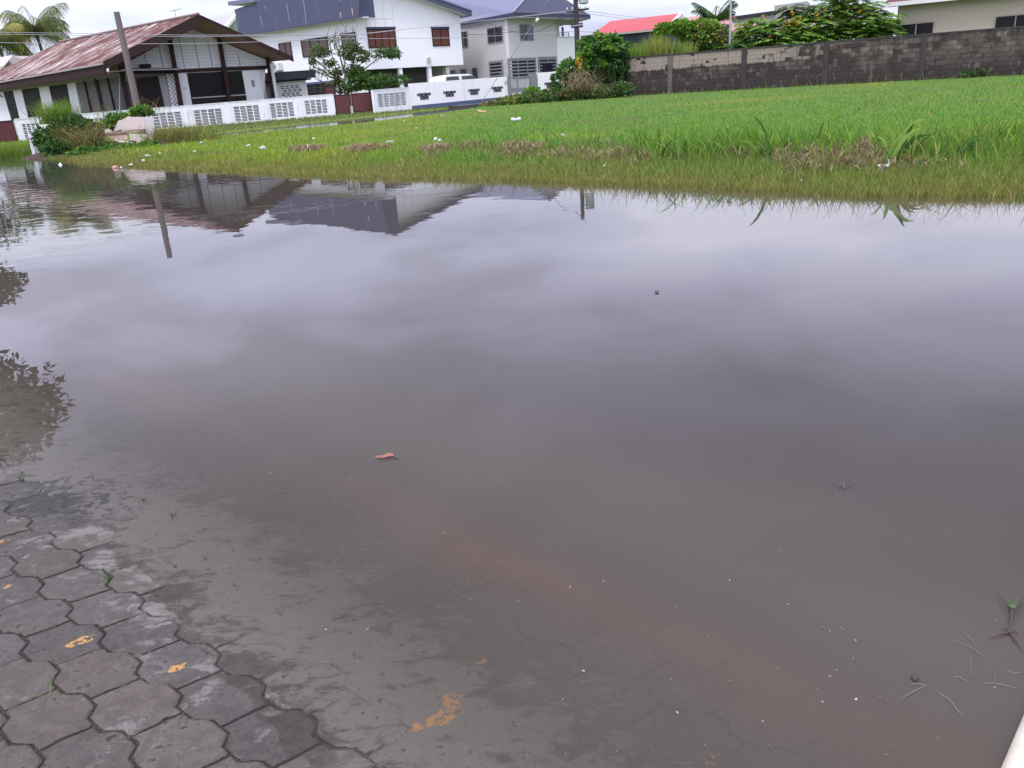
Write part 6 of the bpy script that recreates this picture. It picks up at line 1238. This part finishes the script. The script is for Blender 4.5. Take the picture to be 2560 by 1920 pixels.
grass_clump('bright green grass at the left end of the bank before the brown gate', 40, 392, 31.5, 120, 42, 900, GRB + YG[:2], 0.4, 0.02)
grass_clump('thin tall stalks above the broken boards', 270, 300, 31.4, 40, 50, 60, BR + YG + GR, 0.5, 0.012)
grass_clump('dry tangle of brown stems on the mound foot at the water', 130, 415, 29.0, 110, 34, 700, BR + YG[:1], 1.3, 0.018, 'dead_grass_clump', 'dead grass', STRAW)
grass_clump('brown straw heap beside the water below the creeper mound', 235, 408, 27.2, 80, 26, 600, [(0.13, 0.075, 0.05), (0.20, 0.13, 0.08), (0.10, 0.06, 0.045)], 1.4, 0.018, 'dead_grass_clump', 'dead grass', STRAW)
mp = [P(290, 410, 28.0), P(150, 410, 28.0)]
# heap of soil under it all
hx, hy, hF = grid(np.linspace(-18.5, -9.5, 60), np.linspace(26.0, 34, 50)); hcx, hcy = P(240, 380, 29.8).xy
rr = np.sqrt(((hx - hcx) / 3.6) ** 2 + ((hy - hcy) / 2.2) ** 2); hz_ = ground_z(hx, hy) - 0.04 + 0.30 * sm(1.15 - rr) * (0.75 + 0.35 * fbm2(hx, hy, 95, 4, 1.5)) - 0.25 * sm((rr - 1.0) / 0.4)
tag(npmesh('soil_heap', np.stack([hx, hy, hz_], 1), hF, paint('dark_heap_soil', (0.085, 0.055, 0.040), 0.95, 0.4, 6.0, (0.16, 0.12, 0.08), 0.6, bump=0.04), smooth=True, origin=(hcx, hcy, 0)), 'low heap of brown soil and straw under the creepers and boards', 'soil heap')
BOARD = paint('weathered_pinkish_board', (0.47, 0.40, 0.37), 0.85, 0.12, 3.0, (0.25, 0.17, 0.14), 0.55, stretch=(1, 1, 5), bump=0.01)
bpl = Plane(250, 370, 29.2, 400, 365, 30.0)
def rag(pts, o0, o1, tilt): 
    A = []; B = []
    for x, y in pts:
        s_, z_ = bpl.sz(x, y, o1); A.append(bpl.w(s_, z_, o1 - tilt * (z_ - 0.3))); B.append(bpl.w(s_, z_, o0 - tilt * (z_ - 0.3)))
    return MB().prism(A, B)
def boardthing(pts, o0, o1, tilt, label, m_=None): return tag(rag(pts, o0, o1, tilt).build('broken_board', m_ or BOARD), label, 'broken board', 'broken boards dumped on the mound')
boardthing([(288, 320), (296, 302), (304, 300), (312, 296), (322, 290), (330, 293), (345, 292), (365, 293), (366, 322), (330, 326), (312, 327), (303, 324), (283, 329)], -0.05, 0.0, 0.35, 'large ragged pale board propped at the top of the board pile')
boardthing([(366, 293), (386, 294), (385, 330), (382, 356), (370, 352), (366, 330)], -0.03, 0.03, 0.25, 'narrow upright pale board at the right side of the board pile', paint('grey_board', (0.44, 0.41, 0.40), 0.85, 0.1, 3.0, (0.28, 0.22, 0.2), 0.4))
boardthing([(264, 332), (350, 322), (351, 327), (312, 333), (262, 336)], 0.02, 0.08, 0.3, 'thin dark edged strip of board lying across the board pile', paint('brown_board', (0.25, 0.17, 0.14), 0.85, 0.2, 3.0))
boardthing([(262, 336), (312, 330), (320, 332), (318, 349), (276, 346), (270, 342)], 0.04, 0.10, 0.6, 'tan broken board at the lower left of the board pile', paint('tan_board', (0.40, 0.30, 0.23), 0.85, 0.2, 4.0, (0.24, 0.16, 0.12), 0.5))
boardthing([(322, 334), (366, 336), (368, 352), (355, 358), (326, 350)], 0.05, 0.12, 0.6, 'pale splintered board at the lower middle of the board pile')
boardthing([(280, 346), (345, 358), (342, 364), (300, 358)], 0.12, 0.17, 0.7, 'long thin board at the foot of the board pile')
boardthing([(262, 324), (272, 322), (283, 330), (272, 338), (262, 336)], 0.0, 0.05, 0.5, 'small pinkish board fragment at the left corner of the board pile')
boardthing([(376, 354), (410, 348), (402, 358), (380, 362)], 0.05, 0.12, 0.8, 'dark mud covered board at the right foot of the board pile', paint('muddy_board', (0.10, 0.075, 0.06), 0.9, 0.3, 5.0))
wpst = P(89, 378, 30.5); wq = P(85, 340, 30.5)
tag(MB().lathe((wpst.x, wpst.y, 0.05), [(0.135, 0), (0.125, 0.3), (0.10, wq.z - 0.12), (0.115, wq.z - 0.10), (0.115, wq.z - 0.03), (0.09, wq.z)], 16).build('concrete_bollard', WHITEF), 'white tapered bollard before the left breeze block panel', 'bollard')

# ------------------------------------------------------------------ litter, each piece a thing
def crumple(c, r_, sq=(1, 1, 0.7), seed=0, amp=0.28, sub=3):
    g = np.random.default_rng(seed); bm = bmesh.new(); bmesh.ops.create_icosphere(bm, subdivisions=sub, radius=1.0); mb_ = MB(); ph = g.random((6, 4)) * 6.28; fr_ = g.normal(size=(6, 3)) * 2.6
    for v in bm.verts:
        k = 1 + amp * sum(math.sin(v.co.x * fr_[i][0] + v.co.y * fr_[i][1] + v.co.z * fr_[i][2] + ph[i][0]) for i in range(6)) / 2.4
        v.co *= k
    bm.verts.index_update(); mb_.add([Vector(c) + Vector((v.co.x * r_ * sq[0], v.co.y * r_ * sq[1], max(-0.3, v.co.z) * r_ * sq[2])) for v in bm.verts], [[v.index for v in f.verts] for f in bm.faces]); bm.free(); return mb_
def gpt(px_, py_, dz=0.0):
    q = G(px_, py_, 0.15); q.z = float(ground_z(np.array([q.x]), np.array([q.y]))[0]) + dz; return q
LIT = 'litter scattered along the bank'
def bag(px_, py_, wpx, label, c=(0.50, 0.50, 0.51), seed=0, sq=(1, 0.8, 0.7)):
    q = gpt(px_, py_, 0.07); r_ = 0.38 * wpx * mpp(px_, py_, q.y)
    tag(crumple(q, r_, sq, seed).build('plastic_bag', paint('bag_%d_%d_%d' % tuple(int(100 * x) for x in c), c, 0.4, 0.1, 9.0)), label, 'plastic bag', LIT)
def cup(px_, py_, wpx, label, az=0.4):
    q = gpt(px_, py_, 0.10); r_ = 0.5 * wpx * mpp(px_, py_, q.y); a = Vector((math.cos(az), math.sin(az), 0.12))
    tag(MB().lathe(q, [(r_ * 0.45, -r_), (r_ * 0.55, -r_ * 0.95), (r_ * 0.75, r_ * 0.8), (r_ * 0.82, r_ * 0.85), (r_ * 0.82, r_ * 0.95), (r_ * 0.7, r_ * 0.95), (r_ * 0.5, -r_ * 0.7)], 14, a).build('foam_cup', PLASTIC), label, 'cup', LIT)
def bottle(px_, py_, lpx, label, az=1.2, tilt=0.2, m_=None):
    q = gpt(px_, py_, 0.07); L_ = lpx * mpp(px_, py_, q.y); a = Vector((math.cos(az) * math.cos(tilt), math.sin(az) * math.cos(tilt), math.sin(tilt)))
    o = thing('plastic_bottle', label, 'bottle', q, 0, LIT); q = q - a * L_ / 2 + Vector((0, 0, L_ * 0.3 * abs(math.sin(tilt))))
    MB().lathe(q, [(L_ * 0.13, 0), (L_ * 0.16, L_ * 0.04), (L_ * 0.16, L_ * 0.6), (L_ * 0.13, L_ * 0.7), (L_ * 0.06, L_ * 0.85), (L_ * 0.06, L_ * 0.9)], 12, a).build('body', m_ or PLASTIC, o)
    MB().lathe(q + a * L_ * 0.9, [(L_ * 0.075, 0), (L_ * 0.075, L_ * 0.1)], 10, a).build('cap', WHITE, o)
def tray(px_, py_, wpx, label, rz=0.2, c=None):
    q = gpt(px_, py_, 0.09); wd = wpx * mpp(px_, py_, q.y); mb_ = MB(); 
    for (a, b, h) in ((1.0, 0.55, 0.0), (1.0, 0.55, 0.16)):
        pass
    A = [Vector((q.x + x * wd / 2, q.y + y * wd * 0.3, q.z + h)) for x, y, h in ((-0.8, -0.8, 0), (0.8, -0.8, 0), (0.8, 0.8, 0), (-0.8, 0.8, 0))]
    B = [Vector((q.x + x * wd / 2, q.y + y * wd * 0.3, q.z + wd * 0.16)) for x, y in ((-1, -1), (1, -1), (1, 1), (-1, 1))]
    I = [Vector((q.x + x * wd / 2 * 0.9, q.y + y * wd * 0.3 * 0.9, q.z + wd * 0.15)) for x, y in ((-1, -1), (1, -1), (1, 1), (-1, 1))]
    J = [a + Vector((0, 0, wd * 0.03)) for a in A]
    mb_.add(A + B + I + J, [[3, 2, 1, 0]] + [[i, (i + 1) % 4, 4 + (i + 1) % 4, 4 + i] for i in range(4)] + [[4 + i, 4 + (i + 1) % 4, 8 + (i + 1) % 4, 8 + i] for i in range(4)] + [[8 + i, 8 + (i + 1) % 4, 12 + (i + 1) % 4, 12 + i] for i in range(4)] + [[12, 13, 14, 15]])
    tag(mb_.build('foam_tray', PLASTIC), label, 'foam tray', LIT)
cup(1285, 307, 11, 'left one of two white foam cups lying together on the green lawn', 2.6); cup(1296, 306, 11, 'right one of two white foam cups lying together on the green lawn', 0.3)
bag(1408, 346, 12, 'faint white plastic scrap in the grass near the middle of the bank', seed=3); bag(1716, 362, 16, 'white plastic bag in the coarse bright grass right of the straw ridge', seed=4)
cup(1089, 358, 9, 'upright white foam cup on the straw strip', 1.2); bag(1100, 359, 12, 'white crumpled bag beside the upright foam cup', seed=5); tray(976, 364, 18, 'flat white foam tray at the left end of the straw strip')
bag(621, 371, 12, 'small white bag left of the large bag on the left lawn edge', seed=6); bag(658, 377, 17, 'large white crumpled bag on the left lawn edge', seed=7); bottle(771, 379, 12, 'small white bottle standing tilted by the tall grass blades on the left lawn', 1.3, 1.2)
bag(785, 353, 8, 'white scrap caught in the tall grass blades on the left lawn', seed=8); tray(716, 297, 13, 'white foam tray by the white fence on the far verge'); bag(724, 295, 7, 'white scrap beside the foam tray on the far verge', seed=9)
tray(1106, 295, 10, 'small white foam tray on the far lawn before the street wall'); bag(1041, 325, 7, 'pale blue scrap on the far lawn', (0.45, 0.55, 0.72), 10); bag(1011, 305, 5, 'tiny pale scrap on the far lawn', (0.6, 0.6, 0.4), 11)
tag(crumple(gpt(1204, 283, 0.06), 0.16, (1.3, 0.8, 0.5), 12).build('coconut_husk', paint('husk_tan', (0.36, 0.26, 0.12), 0.8, 0.2, 8)), 'tan coconut husk on the far lawn near the street', 'coconut husk')
bag(147, 399, 13, 'grey white bag hanging in the creeper mound', (0.60, 0.64, 0.68), 13, (1, 0.6, 1.2)); tray(84, 412, 11, 'pale carton at the left foot of the mound'); bottle(182, 414, 18, 'dirty white bottle lying at the water below the mound', 2.2, 0.35)
bag(252, 416, 18, 'yellow green bag at the water below the mound', (0.60, 0.66, 0.30), 14, (1, 0.6, 0.4)); bag(283, 405, 20, 'faded pink bag in the straw below the boards', (0.52, 0.26, 0.22), 15, (1, 0.6, 0.5)); bag(300, 406, 8, 'small white scrap beside the faded pink bag', seed=16)
bag(326, 403, 14, 'cream scrap in the straw below the boards', (0.60, 0.56, 0.48), 17, (1, 0.6, 0.4)); bag(357, 396, 11, 'bent white scrap below the boards', seed=18); bag(369, 389, 19, 'bluish grey bag in the straw right of the boards', (0.42, 0.44, 0.50), 19, (1, 0.6, 0.4)); bag(400, 386, 10, 'white scrap at the right end of the straw strip below the boards', seed=20)
bottle(505, 362, 9, 'pale blue bottle in the grass left of the white bags', 0.3, 0.2, paint('pale_blue_plastic', (0.40, 0.52, 0.62), 0.3)); bag(488, 384, 9, 'white scrap alone in the grass left of the small white bag', seed=21)
bag(2005, 437, 6, 'tiny white scrap among the dead grass of the right bank', seed=22); bag(1510, 412, 7, 'tiny white scrap in the bank grass below the straw ridge', seed=23)

# ------------------------------------------------------------------ bird on the bank
bq = gpt(2208, 421, 0.0); bk_ = mpp(2208, 415, bq.y)
bird = thing('bird', 'small white and brown bird with pale upright neck and dark head in the bank grass', 'bird', bq)
def bp_(x, y, dy=0): return P(x, y, bq.y + dy)
sk = [(2194, 412.5, 1.0), (2198, 414.5, 2.8), (2203, 417, 5.0), (2211, 417.5, 6.0), (2218, 416.5, 5.0), (2222, 412, 2.9), (2222.3, 405, 2.0), (2221.5, 399, 2.2), (2221.8, 396, 3.0), (2223.6, 396, 2.6)]
def skin_tube(pts, col_fn, name, root, n=14):
    V = []; F = []; C = []; A = [bp_(x, y) for x, y, r_ in pts]
    for i, (x, y, r_) in enumerate(pts):
        ax = (A[min(i + 1, len(A) - 1)] - A[max(i - 1, 0)]).normalized(); u = ax.cross(Vector((0, 1, 0))).normalized(); v = Vector((0, 1, 0))
        for j in range(n):
            a = 2 * math.pi * j / n; V.append(tuple(A[i] + (u * math.cos(a) + v * math.sin(a) * 0.9) * r_ * bk_)); C.append(col_fn(i, math.cos(a)))
    F = [[i * n + j, i * n + (j + 1) % n, (i + 1) * n + (j + 1) % n, (i + 1) * n + j] for i in range(len(pts) - 1) for j in range(n)]
    return npmesh(name, np.array(V), np.array(F), STRAWB, parent=root, col=np.array(C), smooth=True)
t = NT('bird_feathers'); t.bsdf(t.attr('Col', 'Color'), 0.8, 0.2); STRAWB = t.m
def birdc(i, c):
    if i <= 2: return (0.72, 0.72, 0.74)
    if i <= 4: return (0.15, 0.11, 0.09) if c < 0.1 else (0.70, 0.69, 0.66)
    if i <= 7: return (0.42, 0.48, 0.42)
    return (0.035, 0.03, 0.03)
skin_tube(sk, birdc, 'body', bird)
MB().tube([bp_(2223.6, 396), bp_(2228.5, 397)], [1.0 * bk_, 0.2 * bk_], 8).build('beak', paint('beak_dark', (0.05, 0.045, 0.03), 0.5), bird)
for dy in (-2.4, 2.4): MB().lathe(bp_(2222.3, 395.3, dy * bk_), [(0.02 * bk_, -0.4 * bk_), (0.55 * bk_, -0.2 * bk_), (0.55 * bk_, 0.2 * bk_), (0.02 * bk_, 0.4 * bk_)], 8, Vector((0, 1, 0))).build('eye', RUBBER, bird)
for dx in (-1.5, 2.5): MB().tube([bp_(2211 + dx, 421.5, dx * 0.4 * bk_), bp_(2211.5 + dx, 428, dx * 0.4 * bk_), bp_(2214 + dx, 431, dx * 0.4 * bk_)], 0.45 * bk_, 5).build('leg', paint('bird_leg', (0.30, 0.22, 0.10), 0.6), bird)
for dy in (-1, 1):
    wq_ = [(2199, 413.0), (2204, 412), (2213, 412), (2219, 415), (2214, 420), (2206, 420.5)]
    MB().prism([bp_(x, y, dy * 5.6 * bk_) for x, y in wq_], [bp_(x, y, dy * 4.4 * bk_) for x, y in wq_]).build('wing', paint('brown_wing', (0.13, 0.10, 0.085), 0.8, 0.3, 30), bird)

# ------------------------------------------------------------------ things on the water and the paving
def wpt(px_, py_, dz=0.002): return G(px_, py_, dz)
a, b = wpt(938, 1149), wpt(984, 1140); lfm = MB(); ax = (b - a); sdv = Vector((-ax.y, ax.x, 0)).normalized(); V = []; F = []
for k, (f, wl_f, wr_f, z_) in enumerate([(0, 0.0, 0.002, 0.006), (0.18, 0.006, 0.008, 0.010), (0.45, 0.006, 0.010, 0.006), (0.75, 0.014, 0.012, 0.009), (0.95, 0.013, 0.010, 0.005), (1.02, 0.006, 0.004, 0.003)]):
    c_ = a + ax * f; V += [c_ + sdv * wl_f + Vector((0, 0, z_ + 0.003)), c_ + Vector((0, 0, z_ - 0.002)), c_ - sdv * wr_f + Vector((0, 0, z_))]
F = [[3 * k + j, 3 * k + j + 1, 3 * k + 4 + j, 3 * k + 3 + j] for k in range(5) for j in (0, 1)]
fl = thing('fallen_leaf', 'curled red brown leaf floating on the water', 'leaf', a.lerp(b, 0.5))
lfm.add(V, F); lfm.sm = True; lfm.build('blade', paint('red_leaf', (0.27, 0.105, 0.075), 0.6, 0.3, 60), fl); MB().tube([wpt(984, 1144, 0.004), wpt(996, 1147, 0.003)], 0.0014, 5).build('stalk', DBROWN, fl)
PALEG = paint('pale_floating_blade', (0.095, 0.105, 0.09), 0.7, 0.2, 40)
def fblade(pts, label, wd=0.004):
    wd *= 0.42
    A = [wpt(x, y, 0.0025) for x, y in pts]; V = []; n_ = len(A)
    fine = []
    for k in range(n_ - 1): fine += [A[k].lerp(A[k + 1], f) for f in (0, 0.5)]
    fine.append(A[-1]); m_ = len(fine)
    for i, q in enumerate(fine):
        ax = (fine[min(i + 1, m_ - 1)] - fine[max(i - 1, 0)]).normalized(); s__ = Vector((-ax.y, ax.x, 0)); w__ = wd * (0.25 + math.sin(math.pi * (i + 0.3) / (m_ + 0.2))) * 0.5; V += [q - s__ * w__, q + s__ * w__ + Vector((0, 0, 0.0012))]
    tag(MB().add(V, [[2 * i, 2 * i + 1, 2 * i + 3, 2 * i + 2] for i in range(m_ - 1)]).build('floating_grass_blade', PALEG), label, 'grass blade', 'grass blades floating near the ledge')
zz = lambda x, y: (1960 + x / 3.19, 1400 + y / 3.19)
fblade([zz(1410, 548), zz(1460, 605), zz(1515, 660)], 'short pale blade floating above the long forked blade'); fblade([zz(1335, 636), zz(1480, 690), zz(1600, 775)], 'long pale blade with a hanging branch floating left of the weed')
fblade([zz(1490, 700), zz(1488, 830), zz(1496, 948)], 'upright pale blade hanging from the long forked blade'); fblade([zz(1355, 928), zz(1410, 940), zz(1460, 970)], 'short bright tipped blade floating mid right')
fblade([zz(930, 1110), zz(1030, 1050), zz(1135, 1000)], 'straight pale blade below the floating seed pod', 0.005); fblade([zz(1200, 1035), zz(1320, 1115), zz(1420, 1245)], 'long curved pale blade floating nearest the ledge', 0.0055)
fblade([zz(1570, 980), zz(1690, 985), zz(1860, 1025)], 'horizontal pale blade with a short upright twig', 0.004); fblade([zz(1670, 885), zz(1684, 930), zz(1678, 985)], 'short upright pale twig on the horizontal blade')
fblade([zz(1760, 870), zz(1830, 905), zz(1900, 900)], 'faint pale blade at the right edge'); fblade([zz(1005, 990), zz(1070, 988), zz(1135, 1000)], 'thin pale blade touching the straight blade')
wd_ = thing('floating_weed', 'small uprooted green weed with dark stem and roots at the right edge of the water', 'weed', wpt(2523, 1580))
q0, q1 = wpt(2522, 1580, 0.004), wpt(2531, 1518, 0.02)
MB().tube([q0, q0.lerp(q1, 0.5) + Vector((0.002, 0, 0.004)), q1], 0.0022, 6).build('stem', paint('dark_stem', (0.05, 0.06, 0.03), 0.6), wd_)
mb = MB()
for (x, y) in ((1640, 630), (1745, 545), (1865, 580), (1905, 735), (1755, 605), (1840, 660)): mb.tube([q0, q0.lerp(wpt(*zz(x, y), 0.003), 0.5) + Vector((0.002, 0.001, 0.003)), wpt(*zz(x, y), 0.002)], [0.0022, 0.0016, 0.0007], 5)
mb.build('roots', paint('dark_roots', (0.07, 0.04, 0.035), 0.7), wd_)
mb = MB()
for (x, y) in ((1690, 250), (1915, 285), (1920, 350), (1800, 335), (1850, 330)): mb.tube([q1, q1.lerp(wpt(*zz(x, y), 0.006), 0.5) + Vector((0, 0, 0.008)), wpt(*zz(x, y), 0.004)], [0.0026, 0.002, 0.0008], 5)
mb.lathe(q1, [(0.002, -0.003), (0.008, 0), (0.009, 0.004), (0.003, 0.007)], 10); mb.build('leaves', paint('weed_green', (0.06, 0.085, 0.035), 0.6, 0.3, 60), wd_)
q = wpt(2287, 1697); tag(MB().lathe(q + Vector((0, 0, -0.002)), [(0.002, 0.0), (0.008, 0.001), (0.0085, 0.004), (0.006, 0.008), (0.002, 0.010)], 14).build('seed_pod', paint('dark_pod', (0.045, 0.042, 0.03), 0.4, 0.3, 50)), 'dark round seed pod floating beside the pale blades', 'seed pod')
def tuftlet(px_, py_, label, n_=10, h=0.03, name='water_weed_tuft', cols=GR):
    q = wpt(px_, py_, 0.0); r_ = thing(name, label, 'weed', q, 0, 'tiny weed tufts at the paving edge')
    bp = np.array(q)[None] + np.concatenate([0.008 * rng.normal(size=(n_, 2)), np.zeros((n_, 1))], 1)
    foliage(r_, [blades(bp, h * (0.5 + rng.random(n_)), 0.0025 + 0 * bp[:, 0], randdir(n_), 0.7 + 0.7 * rng.random(n_), pal(cols, n_), 3)], 'blades', GRASSM)
tuftlet(239, 1195, 'upright dark weed sprig standing in the water off the paving corner', 4, 0.045, cols=DK); tuftlet(358, 1255, 'flat weed sprig in the water beyond the paving corner', 10, 0.02, cols=DK); tuftlet(436, 1290, 'dark weed sprig with an upright blade in the shallow water', 8, 0.032, cols=DK); tuftlet(306, 1246, 'tiny weed speck left of the flat weed sprig', 4, 0.015, cols=DK)
tuftlet(272, 1448, 'green weed tuft in the paving joint high on the left', 16, 0.022); tuftlet(174, 1673, 'green weed tuft below the orange paint spots', 16, 0.022); tuftlet(134, 1758, 'largest yellow green weed tuft in the lower left joint', 22, 0.030, cols=GRB); tuftlet(266, 1643, 'weed tuft in the joint between two orange spots', 14, 0.018); tuftlet(57, 1198, 'weed tuft at the top left corner of the paving', 14, 0.016); tuftlet(455, 1812, 'brown weed tuft in the joint at the lower left centre', 12, 0.018, cols=BR + GR)
q = wpt(2110, 1217); dbm = thing('floating_weed', 'pale tangle of weed floating alone in the right half of the water', 'weed', q); foliage(dbm, [blades(np.array(q)[None] + np.concatenate([rng.normal(size=(12, 2)) * np.array([0.035, 0.012]), np.full((12, 1), 0.003)], 1), np.full(12, 0.012), np.full(12, 0.004), randdir(12), 2.0 + rng.random(12), pal([(0.12, 0.12, 0.10), (0.07, 0.075, 0.06)], 12), 3)], 'stems', STRAW)
q = wpt(1642, 731); tag(MB().lathe(q, [(0.002, 0), (0.014, 0.003), (0.015, 0.008), (0.004, 0.012)], 10).build('floating_leaf', paint('dark_float', (0.06, 0.06, 0.05), 0.5)), 'small dark leaf floating in the middle distance', 'leaf')
q = wpt(598, 588); tag(crumple(q, 0.045, (1.6, 1, 0.3), 31, 0.2, 2).build('floating_leaf', MC['dark_float']), 'dark leaf clump floating below the gable reflection', 'leaf')
# specks of chaff
n = 150; sx_ = 560 + 1990 * rng.random(n); sy_ = 760 + 1140 * rng.random(n) ** 0.8; V = []; C = []
for x_, y_ in zip(sx_, sy_):
    q = wpt(x_, y_, 0.0022)
    if pave_d(q.x, q.y) < 0.15: continue
    L_ = 0.0012 + 0.003 * rng.random() ** 3; a = rng.random() * 3.14; e = Vector((math.cos(a), math.sin(a), 0)) * L_; s__ = Vector((-e.y, e.x, 0)) * (0.25 + 0.5 * rng.random()); V += [tuple(q - e - s__), tuple(q + e - s__), tuple(q + e + s__), tuple(q - e + s__)]; cc_ = np.array((0.36, 0.34, 0.30)) * (0.4 + 0.7 * rng.random()); C += [cc_] * 4
V = np.array(V); tag(npmesh('floating_chaff', V, np.arange(len(V)).reshape(-1, 4), STRAW, col=np.array(C)), 'pale specks of chaff floating on the water', 'chaff', kind='stuff')
# grit on the paving and moss in its joints
n = 9000; gxr = -2.6 + 2.4 * rng.random(n); gyr = 1.0 + 2.2 * rng.random(n); dd_ = pave_d(gxr, gyr); k_ = dd_ < 0.22; gxr, gyr = gxr[k_], gyr[k_]
Vc = -(gxr - PA.x) * math.sin(ang) + (gyr - PA.y) * math.cos(ang); Uc = (gxr - PA.x) * math.cos(ang) + (gyr - PA.y) * math.sin(ang) + WA + 0.205 * Vc
_, _, du_, dv_ = hexcell(Uc, Vc); kj = (np.minimum(du_, dv_) < 0.009) | (rng.random(len(gxr)) < 0.10); gxr, gyr = gxr[kj], gyr[kj]; n = len(gxr)
p = np.stack([gxr, gyr, ground_z(gxr, gyr) - 0.003], 1); mk = rng.random(n) < 0.4
colz = np.where(mk[:, None], pal([(0.05, 0.075, 0.022), (0.10, 0.12, 0.03)], n), pal([(0.05, 0.038, 0.03), (0.12, 0.09, 0.07)], n))
v5, f5, c5 = blades(p, 0.003 + 0.009 * rng.random(n) * mk, 0.0022 + 0.002 * rng.random(n), randdir(n), 0.5 + 1.2 * rng.random(n), colz, 2)
tag(npmesh('joint_moss', v5, f5, GRASSM, col=c5), 'moss and grit in the paving joints', 'moss', kind='stuff')

# ------------------------------------------------------------------ cream ledge at the lower right corner
la, lb_ = G(2500, 1922, 0.05), G(2562, 1778, 0.05); dr_ = (lb_ - la).normalized(); nn_ = Vector((dr_.y, -dr_.x, 0))
prof = [(0.0, -0.20), (-0.004, 0.015), (0.000, 0.032), (0.008, 0.044), (0.020, 0.050), (0.26, 0.052), (0.28, 0.04), (0.285, -0.2)]
V = []; 
for f in (-1.6, 1.9):
    for o_, z_ in prof: q = la + dr_ * f + nn_ * o_; V.append(Vector((q.x, q.y, z_)))
m_ = len(prof); mb = MB().add(V, [[i, i + 1, m_ + i + 1, m_ + i] for i in range(m_ - 1)] + [list(range(m_))[::-1], [m_ + i for i in range(m_)], [m_ - 1, 0, m_, 2 * m_ - 1]]); mb.sm = True
t = NT('cream_painted_concrete'); v = t.coord(); n1_ = t.noise(v, 14, 6, 0.7); vor = t.n('ShaderNodeTexVoronoi'); t.l(v, vor.inputs['Vector']); vor.inputs['Scale'].default_value = 55
spk = t.math('MULTIPLY', t.math('LESS_THAN', vor.outputs['Distance'], 0.16), t.ramp(t.noise(v, 30, 3, 0.5), 0.52, 0.6))
t.bsdf(t.mix(spk, t.mix(n1_, (0.46, 0.40, 0.32), (0.66, 0.60, 0.51)), (0.16, 0.14, 0.12)), 0.75, 0.3, t.bump(t.noise(v, 90, 4, 0.6), 0.003))
tag(mb.build('concrete_ledge', t.m), 'cream painted concrete ledge cutting the lower right corner', 'ledge')
